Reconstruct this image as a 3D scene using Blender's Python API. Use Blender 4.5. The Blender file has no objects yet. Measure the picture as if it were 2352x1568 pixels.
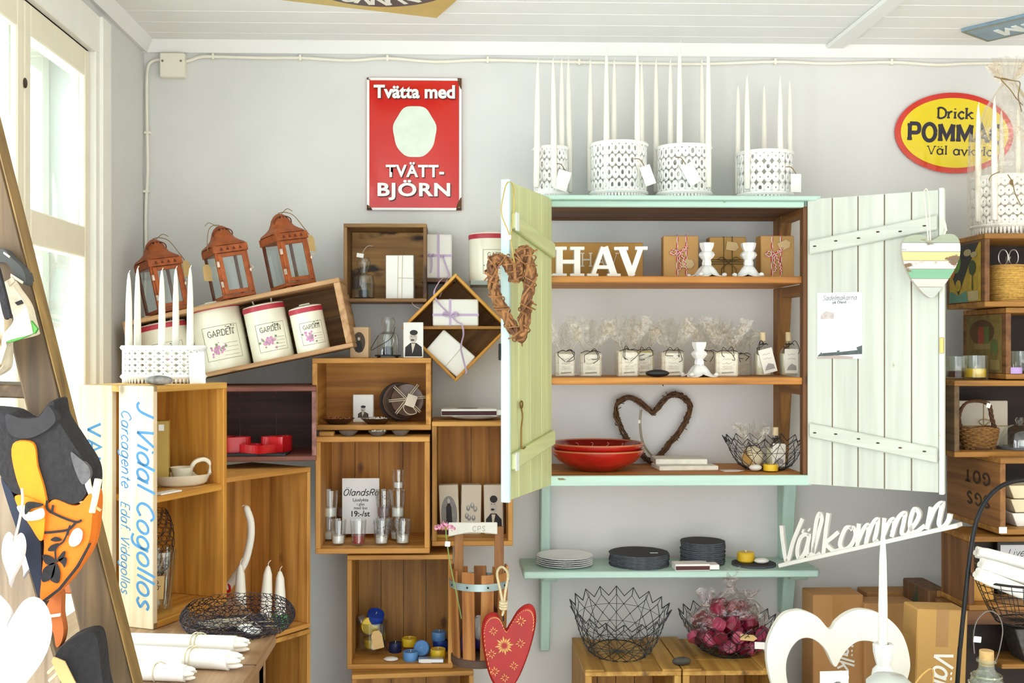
import bpy, math, random
from mathutils import Vector as V, Matrix as M
from math import sin, cos, pi, radians as rad, sqrt
R = random.Random(7)
SC = bpy.context.scene
COL = SC.collection
# ---------------------------------------------------------------- camera model (2352 x 1568)
F, PX, PY, TH = 2500.0, 1110.0, 800.0, rad(1.6)
CAM = V((0, -3.2, 1.5))
cT, sT = cos(TH), sin(TH)
def D(px, py):
    s = (px - PX) / F
    return V((s * cT + sT, cT - s * sT, -(py - PY) / F))
def P(px, py, Y):            # point on the plane y = Y
    d = D(px, py); return CAM + d * ((Y - CAM.y) / d.y)
def PZ(px, py, z):           # point on the plane z
    d = D(px, py); return CAM + d * ((z - CAM.z) / d.z)
def PXW(px, py, x):          # point on the plane x
    d = D(px, py); return CAM + d * ((x - CAM.x) / d.x)
def U(Y): return (Y + 3.2) / F
def RC(x0, y0, x1, y1, Y):   # pixel box on plane Y -> centre x, bottom z, width, height
    a, b = P(x0, y1, Y), P(x1, y0, Y)
    m = P((x0 + x1) / 2, y1, Y)
    return (a.x + b.x) / 2, m.z, b.x - a.x, P((x0 + x1) / 2, y0, Y).z - m.z
# ---------------------------------------------------------------- materials
def lin(h):
    if not isinstance(h, str): return tuple(h)
    c = [int(h[i:i + 2], 16) / 255 for i in (0, 2, 4)]
    return tuple((x / 12.92 if x <= .04045 else ((x + .055) / 1.055) ** 2.4) for x in c)
MC = {}
def newmat(name):
    m = bpy.data.materials.new(name); m.use_nodes = True
    nt = m.node_tree; b = nt.nodes['Principled BSDF']
    return m, nt, b
def noise(nt, scale, mp=None, detail=3, vec='Object'):
    tc = nt.nodes.new('ShaderNodeTexCoord'); n = nt.nodes.new('ShaderNodeTexNoise')
    n.inputs['Scale'].default_value = scale; n.inputs['Detail'].default_value = detail
    if mp:
        k = nt.nodes.new('ShaderNodeMapping'); k.inputs['Scale'].default_value = mp
        nt.links.new(tc.outputs[vec], k.inputs[0]); nt.links.new(k.outputs[0], n.inputs['Vector'])
    else: nt.links.new(tc.outputs[vec], n.inputs['Vector'])
    return n
def ramp(nt, src, stops):
    r = nt.nodes.new('ShaderNodeValToRGB'); el = r.color_ramp.elements
    while len(el) < len(stops): el.new(.5)
    for e, (p, c) in zip(el, stops): e.position = p; e.color = (*lin(c), 1)
    nt.links.new(src, r.inputs[0]); return r
def bump(nt, b, src, s=.2, d=.01):
    n = nt.nodes.new('ShaderNodeBump'); n.inputs['Strength'].default_value = s; n.inputs['Distance'].default_value = d
    nt.links.new(src, n.inputs['Height']); nt.links.new(n.outputs[0], b.inputs['Normal'])
def mat(c, rough=.5, metal=0, var=.12, scale=12, bp=0, spec=None, sss=0, coat=0):
    key = ('m', c, rough, metal, var, scale, bp, sss, coat)
    if key in MC: return MC[key]
    m, nt, b = newmat('mat_%s' % (c if isinstance(c, str) else 'c'))
    l = lin(c)
    b.inputs['Roughness'].default_value = rough; b.inputs['Metallic'].default_value = metal
    if var:
        n = noise(nt, scale)
        r = ramp(nt, n.outputs['Fac'], [(.3, tuple(x * (1 - var) for x in l)), (.7, tuple(min(1, x * (1 + var)) for x in l))])
        nt.links.new(r.outputs[0], b.inputs['Base Color'])
        if bp: bump(nt, b, n.outputs['Fac'], bp)
    else: b.inputs['Base Color'].default_value = (*l, 1)
    if sss:
        b.inputs['Subsurface Weight'].default_value = sss; b.inputs['Subsurface Radius'].default_value = (.02, .015, .01); b.inputs['Subsurface Scale'].default_value = .3
    if coat: b.inputs['Coat Weight'].default_value = coat
    MC[key] = m; return m
def wood(c1, c2, c3=None, worn=None, wt=.62, sc=1.0, rough=.6, stain=None):
    """grain follows the part's longest side: returns axis -> material"""
    def get(ax):
        key = ('w', c1, c2, c3, worn, wt, sc, rough, ax, stain)
        if key in MC: return MC[key]
        m, nt, b = newmat('wood_%s' % c1)
        s = [26, 26, 26]; s[ax] = 1.3
        n = noise(nt, 1.6 * sc, s, 5); n.inputs['Distortion'].default_value = .6
        r = ramp(nt, n.outputs['Fac'], [(.28, c3 or c1), (.5, c1), (.72, c2)])
        big = noise(nt, 5 * sc, None, 2)
        mx = nt.nodes.new('ShaderNodeMix'); mx.data_type = 'RGBA'; mx.blend_type = 'MULTIPLY'; mx.inputs[0].default_value = .55
        rb = ramp(nt, big.outputs['Fac'], [(.3, (.62, .58, .55)), (.65, (1, 1, 1))])
        nt.links.new(r.outputs[0], mx.inputs[6]); nt.links.new(rb.outputs[0], mx.inputs[7])
        # knots
        tc = nt.nodes.new('ShaderNodeTexCoord'); k = nt.nodes.new('ShaderNodeMapping'); kk = [9, 9, 9]; kk[ax] = 5; k.inputs['Scale'].default_value = kk
        vo = nt.nodes.new('ShaderNodeTexVoronoi'); vo.inputs['Scale'].default_value = 1.1
        nt.links.new(tc.outputs['Object'], k.inputs[0]); nt.links.new(k.outputs[0], vo.inputs['Vector'])
        rk = ramp(nt, vo.outputs['Distance'], [(.05, (.25, .16, .1)), (.12, (1, 1, 1))])
        m2 = nt.nodes.new('ShaderNodeMix'); m2.data_type = 'RGBA'; m2.blend_type = 'MULTIPLY'; m2.inputs[0].default_value = .75
        nt.links.new(mx.outputs[2], m2.inputs[6]); nt.links.new(rk.outputs[0], m2.inputs[7])
        out = m2.outputs[2]
        if worn or stain:
            w = noise(nt, 9, [1.5 if i != ax else .5 for i in range(3)], 6)
            rw = ramp(nt, w.outputs['Fac'], [(wt, (0, 0, 0)), (wt + .06, (1, 1, 1))])
            m3 = nt.nodes.new('ShaderNodeMix'); m3.data_type = 'RGBA'
            nt.links.new(rw.outputs[0], m3.inputs[0]); nt.links.new(out, m3.inputs[6]); m3.inputs[7].default_value = (*lin(worn or stain), 1)
            out = m3.outputs[2]
        nt.links.new(out, b.inputs['Base Color']); b.inputs['Roughness'].default_value = rough
        bump(nt, b, n.outputs['Fac'], .25, .002)
        MC[key] = m; return m
    return get
def paint(c, under='8a6a48', wt=.7, rough=.55):
    """painted timber, chipped here and there"""
    def get(ax):
        key = ('p', c, under, wt, ax)
        if key in MC: return MC[key]
        m, nt, b = newmat('paint_%s' % c)
        s = [30, 30, 30]; s[ax] = 1.5; l = lin(c)
        n = noise(nt, 1.5, s, 4)
        r = ramp(nt, n.outputs['Fac'], [(.3, tuple(x * .86 for x in l)), (.6, l), (.8, tuple(min(1, x * 1.06) for x in l))])
        w = noise(nt, 16, [1.6 if i != ax else .7 for i in range(3)], 7)
        rw = ramp(nt, w.outputs['Fac'], [(wt, (0, 0, 0)), (wt + .03, (1, 1, 1))])
        m3 = nt.nodes.new('ShaderNodeMix'); m3.data_type = 'RGBA'
        nt.links.new(rw.outputs[0], m3.inputs[0]); nt.links.new(r.outputs[0], m3.inputs[6]); m3.inputs[7].default_value = (*lin(under), 1)
        nt.links.new(m3.outputs[2], b.inputs['Base Color']); b.inputs['Roughness'].default_value = rough
        bump(nt, b, n.outputs['Fac'], .2, .002)
        MC[key] = m; return m
    return get
def film(tint='ffffff', gl=.12, rough=.08, edge=.5, nb=0, ns=30):
    """thin clear glass or foil: see-through, mirror-like towards grazing angles"""
    key = ('f', tint, gl, rough, edge, nb)
    if key in MC: return MC[key]
    m = bpy.data.materials.new('clear_%s' % tint); m.use_nodes = True; nt = m.node_tree; nt.nodes.clear()
    o = nt.nodes.new('ShaderNodeOutputMaterial'); mx = nt.nodes.new('ShaderNodeMixShader')
    t = nt.nodes.new('ShaderNodeBsdfTransparent'); t.inputs[0].default_value = (*lin(tint), 1)
    g = nt.nodes.new('ShaderNodeBsdfGlossy'); g.inputs['Roughness'].default_value = rough; g.inputs[0].default_value = (.95, .95, .95, 1)
    lw = nt.nodes.new('ShaderNodeLayerWeight'); lw.inputs[0].default_value = .35
    mr = nt.nodes.new('ShaderNodeMapRange'); mr.inputs[3].default_value = gl; mr.inputs[4].default_value = edge
    nt.links.new(lw.outputs['Facing'], mr.inputs[0]); nt.links.new(mr.outputs[0], mx.inputs[0])
    nt.links.new(t.outputs[0], mx.inputs[1]); nt.links.new(g.outputs[0], mx.inputs[2]); nt.links.new(mx.outputs[0], o.inputs[0])
    if nb:
        n = noise(nt, ns, None, 3); bb = nt.nodes.new('ShaderNodeBump'); bb.inputs['Strength'].default_value = nb; bb.inputs['Distance'].default_value = .02
        nt.links.new(n.outputs['Fac'], bb.inputs['Height']); nt.links.new(bb.outputs[0], g.inputs['Normal']); nt.links.new(bb.outputs[0], lw.inputs['Normal'])
    MC[key] = m; return m
# ---------------------------------------------------------------- mesh builder
def crom(pts, n=6, closed=False):
    pts = [V(p) for p in pts]
    if len(pts) < 3: return pts
    out = []; m = len(pts); rng = range(m) if closed else range(m - 1)
    for i in rng:
        a = pts[(i - 1) % m] if closed or i > 0 else pts[0] * 2 - pts[1]
        b, c = pts[i], pts[(i + 1) % m]
        d = pts[(i + 2) % m] if closed or i + 2 < m else pts[-1] * 2 - pts[-2]
        for k in range(n):
            t = k / n
            out.append(.5 * ((2 * b) + (c - a) * t + (2 * a - 5 * b + 4 * c - d) * t * t + (3 * b - 3 * c + d - a) * t ** 3))
    if not closed: out.append(pts[-1])
    return out
class MB:
    def __init__(s): s.v = []; s.f = []; s.m = []; s.s = []; s.T = None; s.k = 0
    def add(s, vs, fs, mi=0, sm=False):
        o = len(s.v)
        for p in vs:
            p = V(p); s.v.append(s.T @ p if s.T else p)
        for f in fs: s.f.append([i + o for i in f]); s.m.append(mi); s.s.append(sm)
        return s
    def box(s, c, d, mi=0, rz=0, ry=0):
        x, y, z = [k / 2 for k in d]; r = M.Rotation(rz, 3, 'Z') @ M.Rotation(ry, 3, 'Y')
        vs = [V(c) + r @ V((a, b, e)) for a in (-x, x) for b in (-y, y) for e in (-z, z)]
        return s.add(vs, [(0, 1, 3, 2), (4, 6, 7, 5), (0, 4, 5, 1), (2, 3, 7, 6), (0, 2, 6, 4), (1, 5, 7, 3)], mi)
    def bx(s, x0, x1, y0, y1, z0, z1, mi=0):
        return s.box(((x0 + x1) / 2, (y0 + y1) / 2, (z0 + z1) / 2), (abs(x1 - x0), abs(y1 - y0), abs(z1 - z0)), mi)
    def hexa(s, f, b, mi=0):     # 4 front points + 4 back points
        return s.add(list(f) + list(b), [(0, 1, 2, 3), (7, 6, 5, 4), (0, 4, 5, 1), (1, 5, 6, 2), (2, 6, 7, 3), (3, 7, 4, 0)], mi)
    def tube(s, pts, r, n=6, closed=False, mi=0, cap=True):
        pts = [V(p) for p in pts]; m = len(pts)
        if m < 2: return s
        vs, fs = [], []; up = None
        for i in range(m):
            a = pts[(i - 1) % m] if closed or i else pts[0]; b = pts[(i + 1) % m] if closed or i < m - 1 else pts[-1]
            t = (b - a)
            t = t.normalized() if t.length > 1e-9 else V((0, 0, 1))
            if up is None:
                up = V((0, 0, 1)) if abs(t.z) < .9 else V((1, 0, 0))
            u = t.cross(up)
            if u.length < 1e-6: u = t.orthogonal()
            u.normalize(); w = u.cross(t); up = w
            ri = r(i / (m - 1)) if callable(r) else r
            for k in range(n):
                an = 2 * pi * k / n; vs.append(pts[i] + (u * cos(an) + w * sin(an)) * ri)
        for i in range(m if closed else m - 1):
            for k in range(n):
                j = (i + 1) % m; k2 = (k + 1) % n
                fs.append((i * n + k, i * n + k2, j * n + k2, j * n + k))
        if cap and not closed: fs += [tuple(range(n))[::-1], tuple(range((m - 1) * n, m * n))]
        return s.add(vs, fs, mi, True)
    def lathe(s, prof, n=28, c=(0, 0, 0), mi=0, sx=1, sy=1, cap=True, flute=0, nf=0):
        vs, fs = [], []; m = len(prof)
        for r, z in prof:
            for k in range(n):
                a = 2 * pi * k / n; q = r * (1 + (flute * cos(nf * a) if flute else 0))
                vs.append((c[0] + q * cos(a) * sx, c[1] + q * sin(a) * sy, c[2] + z))
        for i in range(m - 1):
            for k in range(n): fs.append((i * n + k, i * n + (k + 1) % n, (i + 1) * n + (k + 1) % n, (i + 1) * n + k))
        if cap:
            if prof[0][0] > 1e-6: fs.append(tuple(range(n))[::-1])
            if prof[-1][0] > 1e-6: fs.append(tuple(range((m - 1) * n, m * n)))
        return s.add(vs, fs, mi, True)
    def cyl(s, c, r, h, n=24, mi=0, ch=.06): # base centre
        e = min(r, h) * ch
        return s.lathe([(r - e, 0), (r, e), (r, h - e), (r - e, h)], n, c, mi)
    def ell(s, c, r, n=16, m=10, mi=0, jit=0):
        vs, fs = [], []
        for i in range(m + 1):
            ph = pi * i / m - pi / 2
            for k in range(n):
                a = 2 * pi * k / n; q = 1 + jit * (R.random() - .5)
                vs.append((c[0] + r[0] * cos(ph) * cos(a) * q, c[1] + r[1] * cos(ph) * sin(a) * q, c[2] + r[2] * sin(ph) * q))
        for i in range(m):
            for k in range(n): fs.append((i * n + k, i * n + (k + 1) % n, (i + 1) * n + (k + 1) % n, (i + 1) * n + k))
        return s.add(vs, fs, mi, True)
    def prism(s, o, y0, y1, mi=0, rnd=False):   # XZ outline extruded in y (y0 = front)
        n = len(o)
        vs = [(x, y0, z) for x, z in o] + [(x, y1, z) for x, z in o]
        fs = [tuple(range(n)), tuple(range(2 * n - 1, n - 1, -1))] + [(i, (i + 1) % n + 0, (i + 1) % n + n, i + n)[::-1] for i in range(n)]
        return s.add(vs, fs, mi)
    def ring(s, o, i_, y0, y1, mi=0):
        n = len(o); vs = [(x, y0, z) for x, z in o] + [(x, y0, z) for x, z in i_] + [(x, y1, z) for x, z in o] + [(x, y1, z) for x, z in i_]
        fs = []
        for k in range(n):
            j = (k + 1) % n
            fs += [(k, j, n + j, n + k), (2 * n + k, 3 * n + k, 3 * n + j, 2 * n + j), (k, 2 * n + k, 2 * n + j, j), (n + k, n + j, 3 * n + j, 3 * n + k)]
        return s.add(vs, fs, mi)
    def poly(s, o, y=0, mi=0): return s.add([(x, y, z) for x, z in o], [tuple(range(len(o)))], mi)
    def quad(s, a, b, c, d, mi=0): return s.add([a, b, c, d], [(0, 1, 2, 3)], mi)
    def ribbon(s, pts, w, y0=0, y1=None, mi=0):  # stroke in the XZ plane, width w
        pts = [V((p[0], 0, p[1])) if len(p) == 2 else V(p) for p in pts]; n = len(pts); s.k += 1; y0 -= .00006 * (s.k % 9)
        if y1 is not None: y1 += .00006 * (s.k % 9)
        if n < 2: return s
        L, Rr = [], []
        for i in range(n):
            a = pts[max(0, i - 1)]; b = pts[min(n - 1, i + 1)]; t = b - a
            if t.length < 1e-9: t = V((1, 0, 0))
            t.normalize(); nn = V((-t.z, 0, t.x))
            k = 1.0
            if 0 < i < n - 1:
                t1 = (pts[i] - pts[i - 1]).normalized(); k = 1 / max(.5, abs(t1.dot(t)))
            L.append((pts[i].x + nn.x * w / 2 * k, pts[i].z + nn.z * w / 2 * k)); Rr.append((pts[i].x - nn.x * w / 2 * k, pts[i].z - nn.z * w / 2 * k))
        if y1 is None:
            for i in range(n - 1):
                s.add([(L[i][0], y0, L[i][1]), (Rr[i][0], y0, Rr[i][1]), (Rr[i + 1][0], y0, Rr[i + 1][1]), (L[i + 1][0], y0, L[i + 1][1])], [(0, 1, 2, 3)], mi)
        else:
            vs = []
            for i in range(n): vs += [(L[i][0], y0, L[i][1]), (Rr[i][0], y0, Rr[i][1]), (Rr[i][0], y1, Rr[i][1]), (L[i][0], y1, L[i][1])]
            fs = [(0, 3, 2, 1), (4 * n - 4, 4 * n - 3, 4 * n - 2, 4 * n - 1)]
            for i in range(n - 1):
                for k in range(4): fs.append((4 * i + k, 4 * i + (k + 1) % 4, 4 * i + 4 + (k + 1) % 4, 4 * i + 4 + k))
            s.add(vs, fs, mi)
        return s
    def band(s, pts, w, mi=0):     # 3D ribbon: list of (point, side vector)
        vs = []
        for p, u in pts: vs += [V(p) - V(u) * w / 2, V(p) + V(u) * w / 2]
        return s.add(vs, [(2 * i, 2 * i + 1, 2 * i + 3, 2 * i + 2) for i in range(len(pts) - 1)], mi, True)
    def build(s, name, m, par=None, bev=0, loc=None, rot=None):
        me = bpy.data.meshes.new(name); me.from_pydata([tuple(v) for v in s.v], [], s.f)
        ms = m if isinstance(m, (list, tuple)) else [m]
        if s.v:
            ex = [max(v[i] for v in s.v) - min(v[i] for v in s.v) for i in range(3)]; ax = ex.index(max(ex))
        else: ax = 0
        for q in ms: me.materials.append(q(ax) if callable(q) else q)
        me.polygons.foreach_set('material_index', s.m); me.polygons.foreach_set('use_smooth', s.s)
        me.update(); me.validate()
        if any(s.s): me.set_sharp_from_angle(angle=rad(42))
        o = bpy.data.objects.new(name, me); COL.objects.link(o)
        if par: o.parent = par
        if loc is not None: o.location = loc
        if rot is not None: o.rotation_euler = rot
        if bev:
            b = o.modifiers.new('b', 'BEVEL'); b.width = bev; b.segments = 1; b.limit_method = 'ANGLE'
        return o
# ---------------------------------------------------------------- things
def tag(o, label, cat, group=None):
    o['label'] = label; o['category'] = cat
    if group: o['group'] = group
    return o
def thing(name, label, cat, loc=(0, 0, 0), rot=(0, 0, 0), group=None):
    o = bpy.data.objects.new(name, None); COL.objects.link(o); o.empty_display_size = .02
    o.location = loc; o.rotation_euler = rot
    return tag(o, label, cat, group)
def struct(o): o['kind'] = 'structure'; return o
KIDS = {}
def dup(root, loc=None, rot=None, label=None, group=None, scale=None):
    kids = {}
    for o in bpy.data.objects:
        if o.parent: kids.setdefault(o.parent.name, []).append(o)
    def cp(o, par):
        c = o.copy(); COL.objects.link(c)
        if par: c.parent = par
        for k in kids.get(o.name, []): cp(k, c)
        return c
    c = cp(root, None)
    if loc is not None: c.location = loc
    if rot is not None: c.rotation_euler = rot
    if scale is not None: c.scale = scale
    if label: c['label'] = label
    if group: c['group'] = group
    return c
ORD = ['first', 'second', 'third', 'fourth', 'fifth', 'sixth', 'seventh', 'eighth', 'ninth', 'tenth', 'eleventh', 'twelfth', 'thirteenth']
# ---------------------------------------------------------------- lettering
def textmesh(name, s, m, par, w=None, h=None, loc=(0, 0, 0), rot=(pi / 2, 0, 0), bold=0, shear=0, ext=0, space=1, align='CENTER', lead=1):
    """built-in typeface turned into mesh, fitted to width w / height h"""
    c = bpy.data.curves.new('t', 'FONT'); c.body = s; c.size = 1; c.offset = bold; c.shear = shear; c.space_character = space; c.align_x = align; c.space_line = lead
    c.resolution_u = 4; c.extrude = 0
    o = bpy.data.objects.new('t', c); COL.objects.link(o)
    bpy.context.view_layer.update()
    me = bpy.data.meshes.new_from_object(o.evaluated_get(bpy.context.evaluated_depsgraph_get()))
    bpy.data.objects.remove(o); bpy.data.curves.remove(c)
    xs = [v.co.x for v in me.vertices]; ys = [v.co.y for v in me.vertices]
    cx, y0 = (min(xs) + max(xs)) / 2, min(ys)
    if align == 'LEFT': cx = min(xs)
    kx = w / (max(xs) - min(xs)) if w else None; ky = h / (max(ys) - y0) if h else None
    kx = kx or ky; ky = ky or kx
    for v in me.vertices: v.co = ((v.co.x - cx) * kx, (v.co.y - y0) * ky, 0)
    me.name = name; me.materials.clear(); me.materials.append(m)
    ob = bpy.data.objects.new(name, me); COL.objects.link(ob)
    if par: ob.parent = par
    ob.location = loc; ob.rotation_euler = rot
    if ext:
        md = ob.modifiers.new('s', 'SOLIDIFY'); md.thickness = ext; md.offset = -1
    return ob
GL = {
 'a': (1, 'O.4,.5,.36,.5;.78,1 .78,0'), 'b': (1, '.08,1.6 .08,0;O.46,.5,.38,.5'), 'c': (.85, '~.75,.82 .4,1 .05,.5 .4,0 .75,.18'),
 'd': (1, 'O.42,.5,.38,.5;.82,1.6 .82,0'), 'e': (.9, '~.08,.5 .78,.55 .66,.88 .4,1 .05,.5 .4,0 .76,.2'), 'f': (.6, '~.6,1.5 .4,1.6 .25,1.3 .25,0;.02,1 .5,1'),
 'g': (1, 'O.42,.5,.38,.5;~.82,1 .82,-.2 .5,-.5 .1,-.35'), 'h': (.95, '.08,1.6 .08,0;~.08,.6 .4,1 .75,.7 .75,0'), 'i': (.35, '.12,1 .12,0;.12,1.32 .12,1.46'),
 'j': (.4, '~.2,1 .2,-.2 -.1,-.5;.2,1.32 .2,1.46'), 'k': (.9, '.08,1.6 .08,0;.72,1 .1,.42;.32,.62 .78,0'), 'l': (.35, '.12,1.6 .12,0'),
 'm': (1.35, '.08,1 .08,0;~.08,.6 .35,1 .6,.7 .6,0;~.6,.6 .87,1 1.12,.7 1.12,0'), 'n': (.95, '.08,1 .08,0;~.08,.6 .4,1 .75,.7 .75,0'),
 'o': (.95, 'O.42,.5,.4,.5'), 'p': (1, '.08,1 .08,-.5;O.46,.5,.38,.5'), 'r': (.65, '.08,1 .08,0;~.08,.6 .3,.95 .55,1'),
 's': (.75, '~.65,.85 .35,1 .1,.75 .35,.5 .65,.28 .35,0 .05,.15'), 't': (.65, '~.3,1.4 .3,.8 .3,.2 .55,.02;.02,1 .58,1'),
 'u': (.95, '~.08,1 .08,.3 .4,0 .75,.4;.78,1 .78,0'), 'v': (.85, '.02,1 .38,0 .75,1'), 'y': (.85, '.02,1 .38,0;.75,1 .2,-.5'), 'z': (.8, '.05,1 .7,1 .05,0 .7,0'),
 'A': (1.2, '.05,0 .55,1.5 1.05,0;.25,.48 .85,.48'), 'B': (1.1, '.12,0 .12,1.5;~.12,1.5 .8,1.4 .8,.9 .12,.8;~.12,.8 .95,.65 .95,.1 .12,0'),
 'C': (1.15, '~1,1.2 .6,1.5 .1,1.1 .1,.4 .6,0 1,.3'), 'D': (1.15, '.12,0 .12,1.5;~.12,1.5 .6,1.48 1,1.1 1,.4 .6,.02 .12,0'),
 'E': (1, '.12,0 .12,1.5;.12,1.5 .85,1.5;.12,.78 .7,.78;.12,0 .85,0'), 'G': (1.2, '~1,1.2 .6,1.5 .1,1.1 .1,.4 .6,0 1,.25 1,.65;.65,.65 1.05,.65'),
 'H': (1.25, '.12,0 .12,1.5;1,0 1,1.5;.12,.75 1,.75'), 'I': (.4, '.15,0 .15,1.5'), 'K': (1.15, '.12,0 .12,1.5;.95,1.5 .12,.65;.4,.95 1,0'), 'L': (.95, '.12,0 .12,1.5;.12,0 .85,0'),
 'M': (1.45, '.12,0 .12,1.5;.12,1.5 .66,.3 1.2,1.5;1.2,1.5 1.2,0'), 'N': (1.25, '.12,0 .12,1.5;.12,1.5 1,0;1,0 1,1.5'), 'O': (1.3, 'O.6,.75,.52,.75'),
 'P': (1.1, '.12,0 .12,1.5;~.12,1.5 .85,1.42 .85,.75 .12,.68'), 'R': (1.15, '.12,0 .12,1.5;~.12,1.5 .85,1.42 .85,.82 .12,.75;.5,.75 .98,0'),
 'S': (1, '~.85,1.25 .5,1.5 .12,1.2 .45,.8 .85,.4 .5,0 .1,.25'), 'T': (1.1, '.05,1.5 1,1.5;.52,1.5 .52,0'), 'V': (1.15, '.05,1.5 .52,0;.52,0 1,1.5'),
 'Z': (1.1, '.1,1.5 .95,1.5 .1,0 .95,0'), 'J': (.7, '~.5,1.5 .5,.3 .2,0 -.1,.2'), '.': (.35, '.1,0 .1,.12'), ',': (.35, '.12,.1 .05,-.2'), '-': (.6, '.05,.5 .5,.5'), ' ': (.55, ''),
}
for b_, u_ in (('a', 'ä'), ('o', 'ö'), ('A', 'Ä'), ('O', 'Ö')):
    w_, g_ = GL[b_]; hh_ = 1.3 if b_.islower() else 1.8; c_ = .42 if b_.islower() else .58
    GL[u_] = (w_, g_ + ';%g,%g %g,%g;%g,%g %g,%g' % (c_ - .2, hh_, c_ - .2, hh_ + .13, c_ + .2, hh_, c_ + .2, hh_ + .13))
def strokes(ch):
    out = []
    for st in GL[ch][1].split(';'):
        if not st: continue
        if st[0] == 'O':
            cx, cy, rx, ry = map(float, st[1:].split(',')); out.append(([(cx + rx * cos(2 * pi * k / 20), cy + ry * sin(2 * pi * k / 20)) for k in range(21)], 0)); continue
        sm = st[0] == '~'
        p = [tuple(map(float, q.split(','))) for q in st.lstrip('~').split()]
        if sm: p = [(v.x, v.y) for v in crom([(a, b, 0) for a, b in p], 5)]
        out.append((p, 0 if sm else 1))
    return out
def lettering(mb, s, x, z, size, wt=.14, serif=0, shear=0, y0=0, y1=None, width=None, sp=.12, center=False, rot=0, mi=0, thin=None):
    """stroke lettering in the XZ plane; size = x-height; x = left end (or middle)"""
    tot = sum(GL[c][0] + sp for c in s) - sp
    kx = width / (tot * size) if width else 1
    ox = x - (tot * size * kx / 2 if center else 0); cr, sr = cos(rot), sin(rot)
    cur = 0
    def tr(p):
        a = (cur + p[0] + shear * p[1]) * size * kx; b = p[1] * size
        return (ox + a * cr - b * sr, z + a * sr + b * cr)
    for c in s:
        for p, st in strokes(c):
            q = [tr(k) for k in p]; w = wt * size
            if thin and st and len(p) == 2 and p[1][0] - p[0][0] > .05 and abs(p[1][1] - p[0][1]) > .3: w *= thin
            mb.ribbon(q, w, y0, y1, mi)
            if serif and st:
                for e in (p[0], p[-1]):
                    if c in 'DPRBKELHMNIrnmkilpdhTVA' or c in 'vyäa':
                        if any(abs(e[1] - k) < .01 for k in (0, 1, 1.5, 1.6)) and (len(p) > 1 and abs(p[0][1] - p[-1][1]) > .2 or len(p) > 2):
                            a, b = tr((e[0] - serif, e[1])), tr((e[0] + serif, e[1])); dz = (wt * .38 * size) * (1 if e[1] < .5 else -1)
                            mb.ribbon([(a[0] - sr * dz, a[1] + cr * dz), (b[0] - sr * dz, b[1] + cr * dz)], wt * size * .7, y0, y1, mi)
        cur += GL[c][0] + sp
# ================================================================ room shell
H = 1.5                                   # camera height; zr() = height relative to it
ZC = H + .893
XL = -.90
WALL = mat('dddcd8', .85, var=.03, scale=5); CEIL = mat('f2f1ed', .6, var=.02, scale=4); WHITE = mat('f1efe6', .5, var=.03)
SASH = mat('eee5cc', .45, var=.04)
def S(name, mb, m, bev=0): return struct(mb.build(name, m, None, bev))
S('floor', MB().bx(-1.1, 3.2, -5.5, .1, -.05, 0), paint('cfcdc8', 'a8a49c', .75))
S('wall_back', MB().bx(-1.0, 3.2, 0, .1, 0, ZC + .1), WALL)
S('wall_right', MB().bx(3.1, 3.2, -5.5, 0, 0, ZC + .1), WALL)
w0, w1, wz0, wz1 = -1.30, -.485, .6, H + .735          # window opening in the left wall
mb = MB()
mb.bx(XL - .12, XL, w1, 0, 0, ZC + .1); mb.bx(XL - .12, XL, -5.5, w1, wz1, ZC + .1); mb.bx(XL - .12, XL, w0, w1, 0, wz0)
mb.bx(XL - .12, XL, -1.75, w0, 0, wz1); mb.bx(XL - .12, XL, -5.5, -1.75, 0, .75); mb.bx(XL - .12, XL, -3.3, -3.0, .75, wz1); mb.bx(XL - .12, XL, -5.5, -4.9, .75, wz1)
S('wall_left', mb, WALL)
mb = MB(); y = 0.0
while y > -5.5:
    mb.bx(-1.0, 3.2, y - .0975, y, ZC, ZC + .02); y -= .1
mb.bx(-1.0, 3.2, -5.5, .1, ZC + .004, ZC + .05)
S('ceiling', mb, CEIL, .0015)
pr = [(0, 0), (-.012, -.03), (-.034, 0)]
mb = MB(); mb.hexa([(-.9, 0, ZC - .03), (3.1, 0, ZC - .03), (3.1, -.012, ZC - .033), (-.9, -.012, ZC - .033)], [(-.9, 0, ZC), (3.1, 0, ZC), (3.1, -.034, ZC), (-.9, -.034, ZC)])
S('trim_1', mb, CEIL)
mb = MB(); mb.hexa([(XL, 0, ZC - .03), (XL, -5, ZC - .03), (XL + .012, -5, ZC - .033), (XL + .012, 0, ZC - .033)], [(XL, 0, ZC), (XL, -5, ZC), (XL + .034, -5, ZC), (XL + .034, 0, ZC)])
S('trim_2', mb, CEIL)
S('trim_3', MB().bx(1.095, 1.15, -5.4, -.03, ZC - .012, ZC), CEIL, .004)
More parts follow.
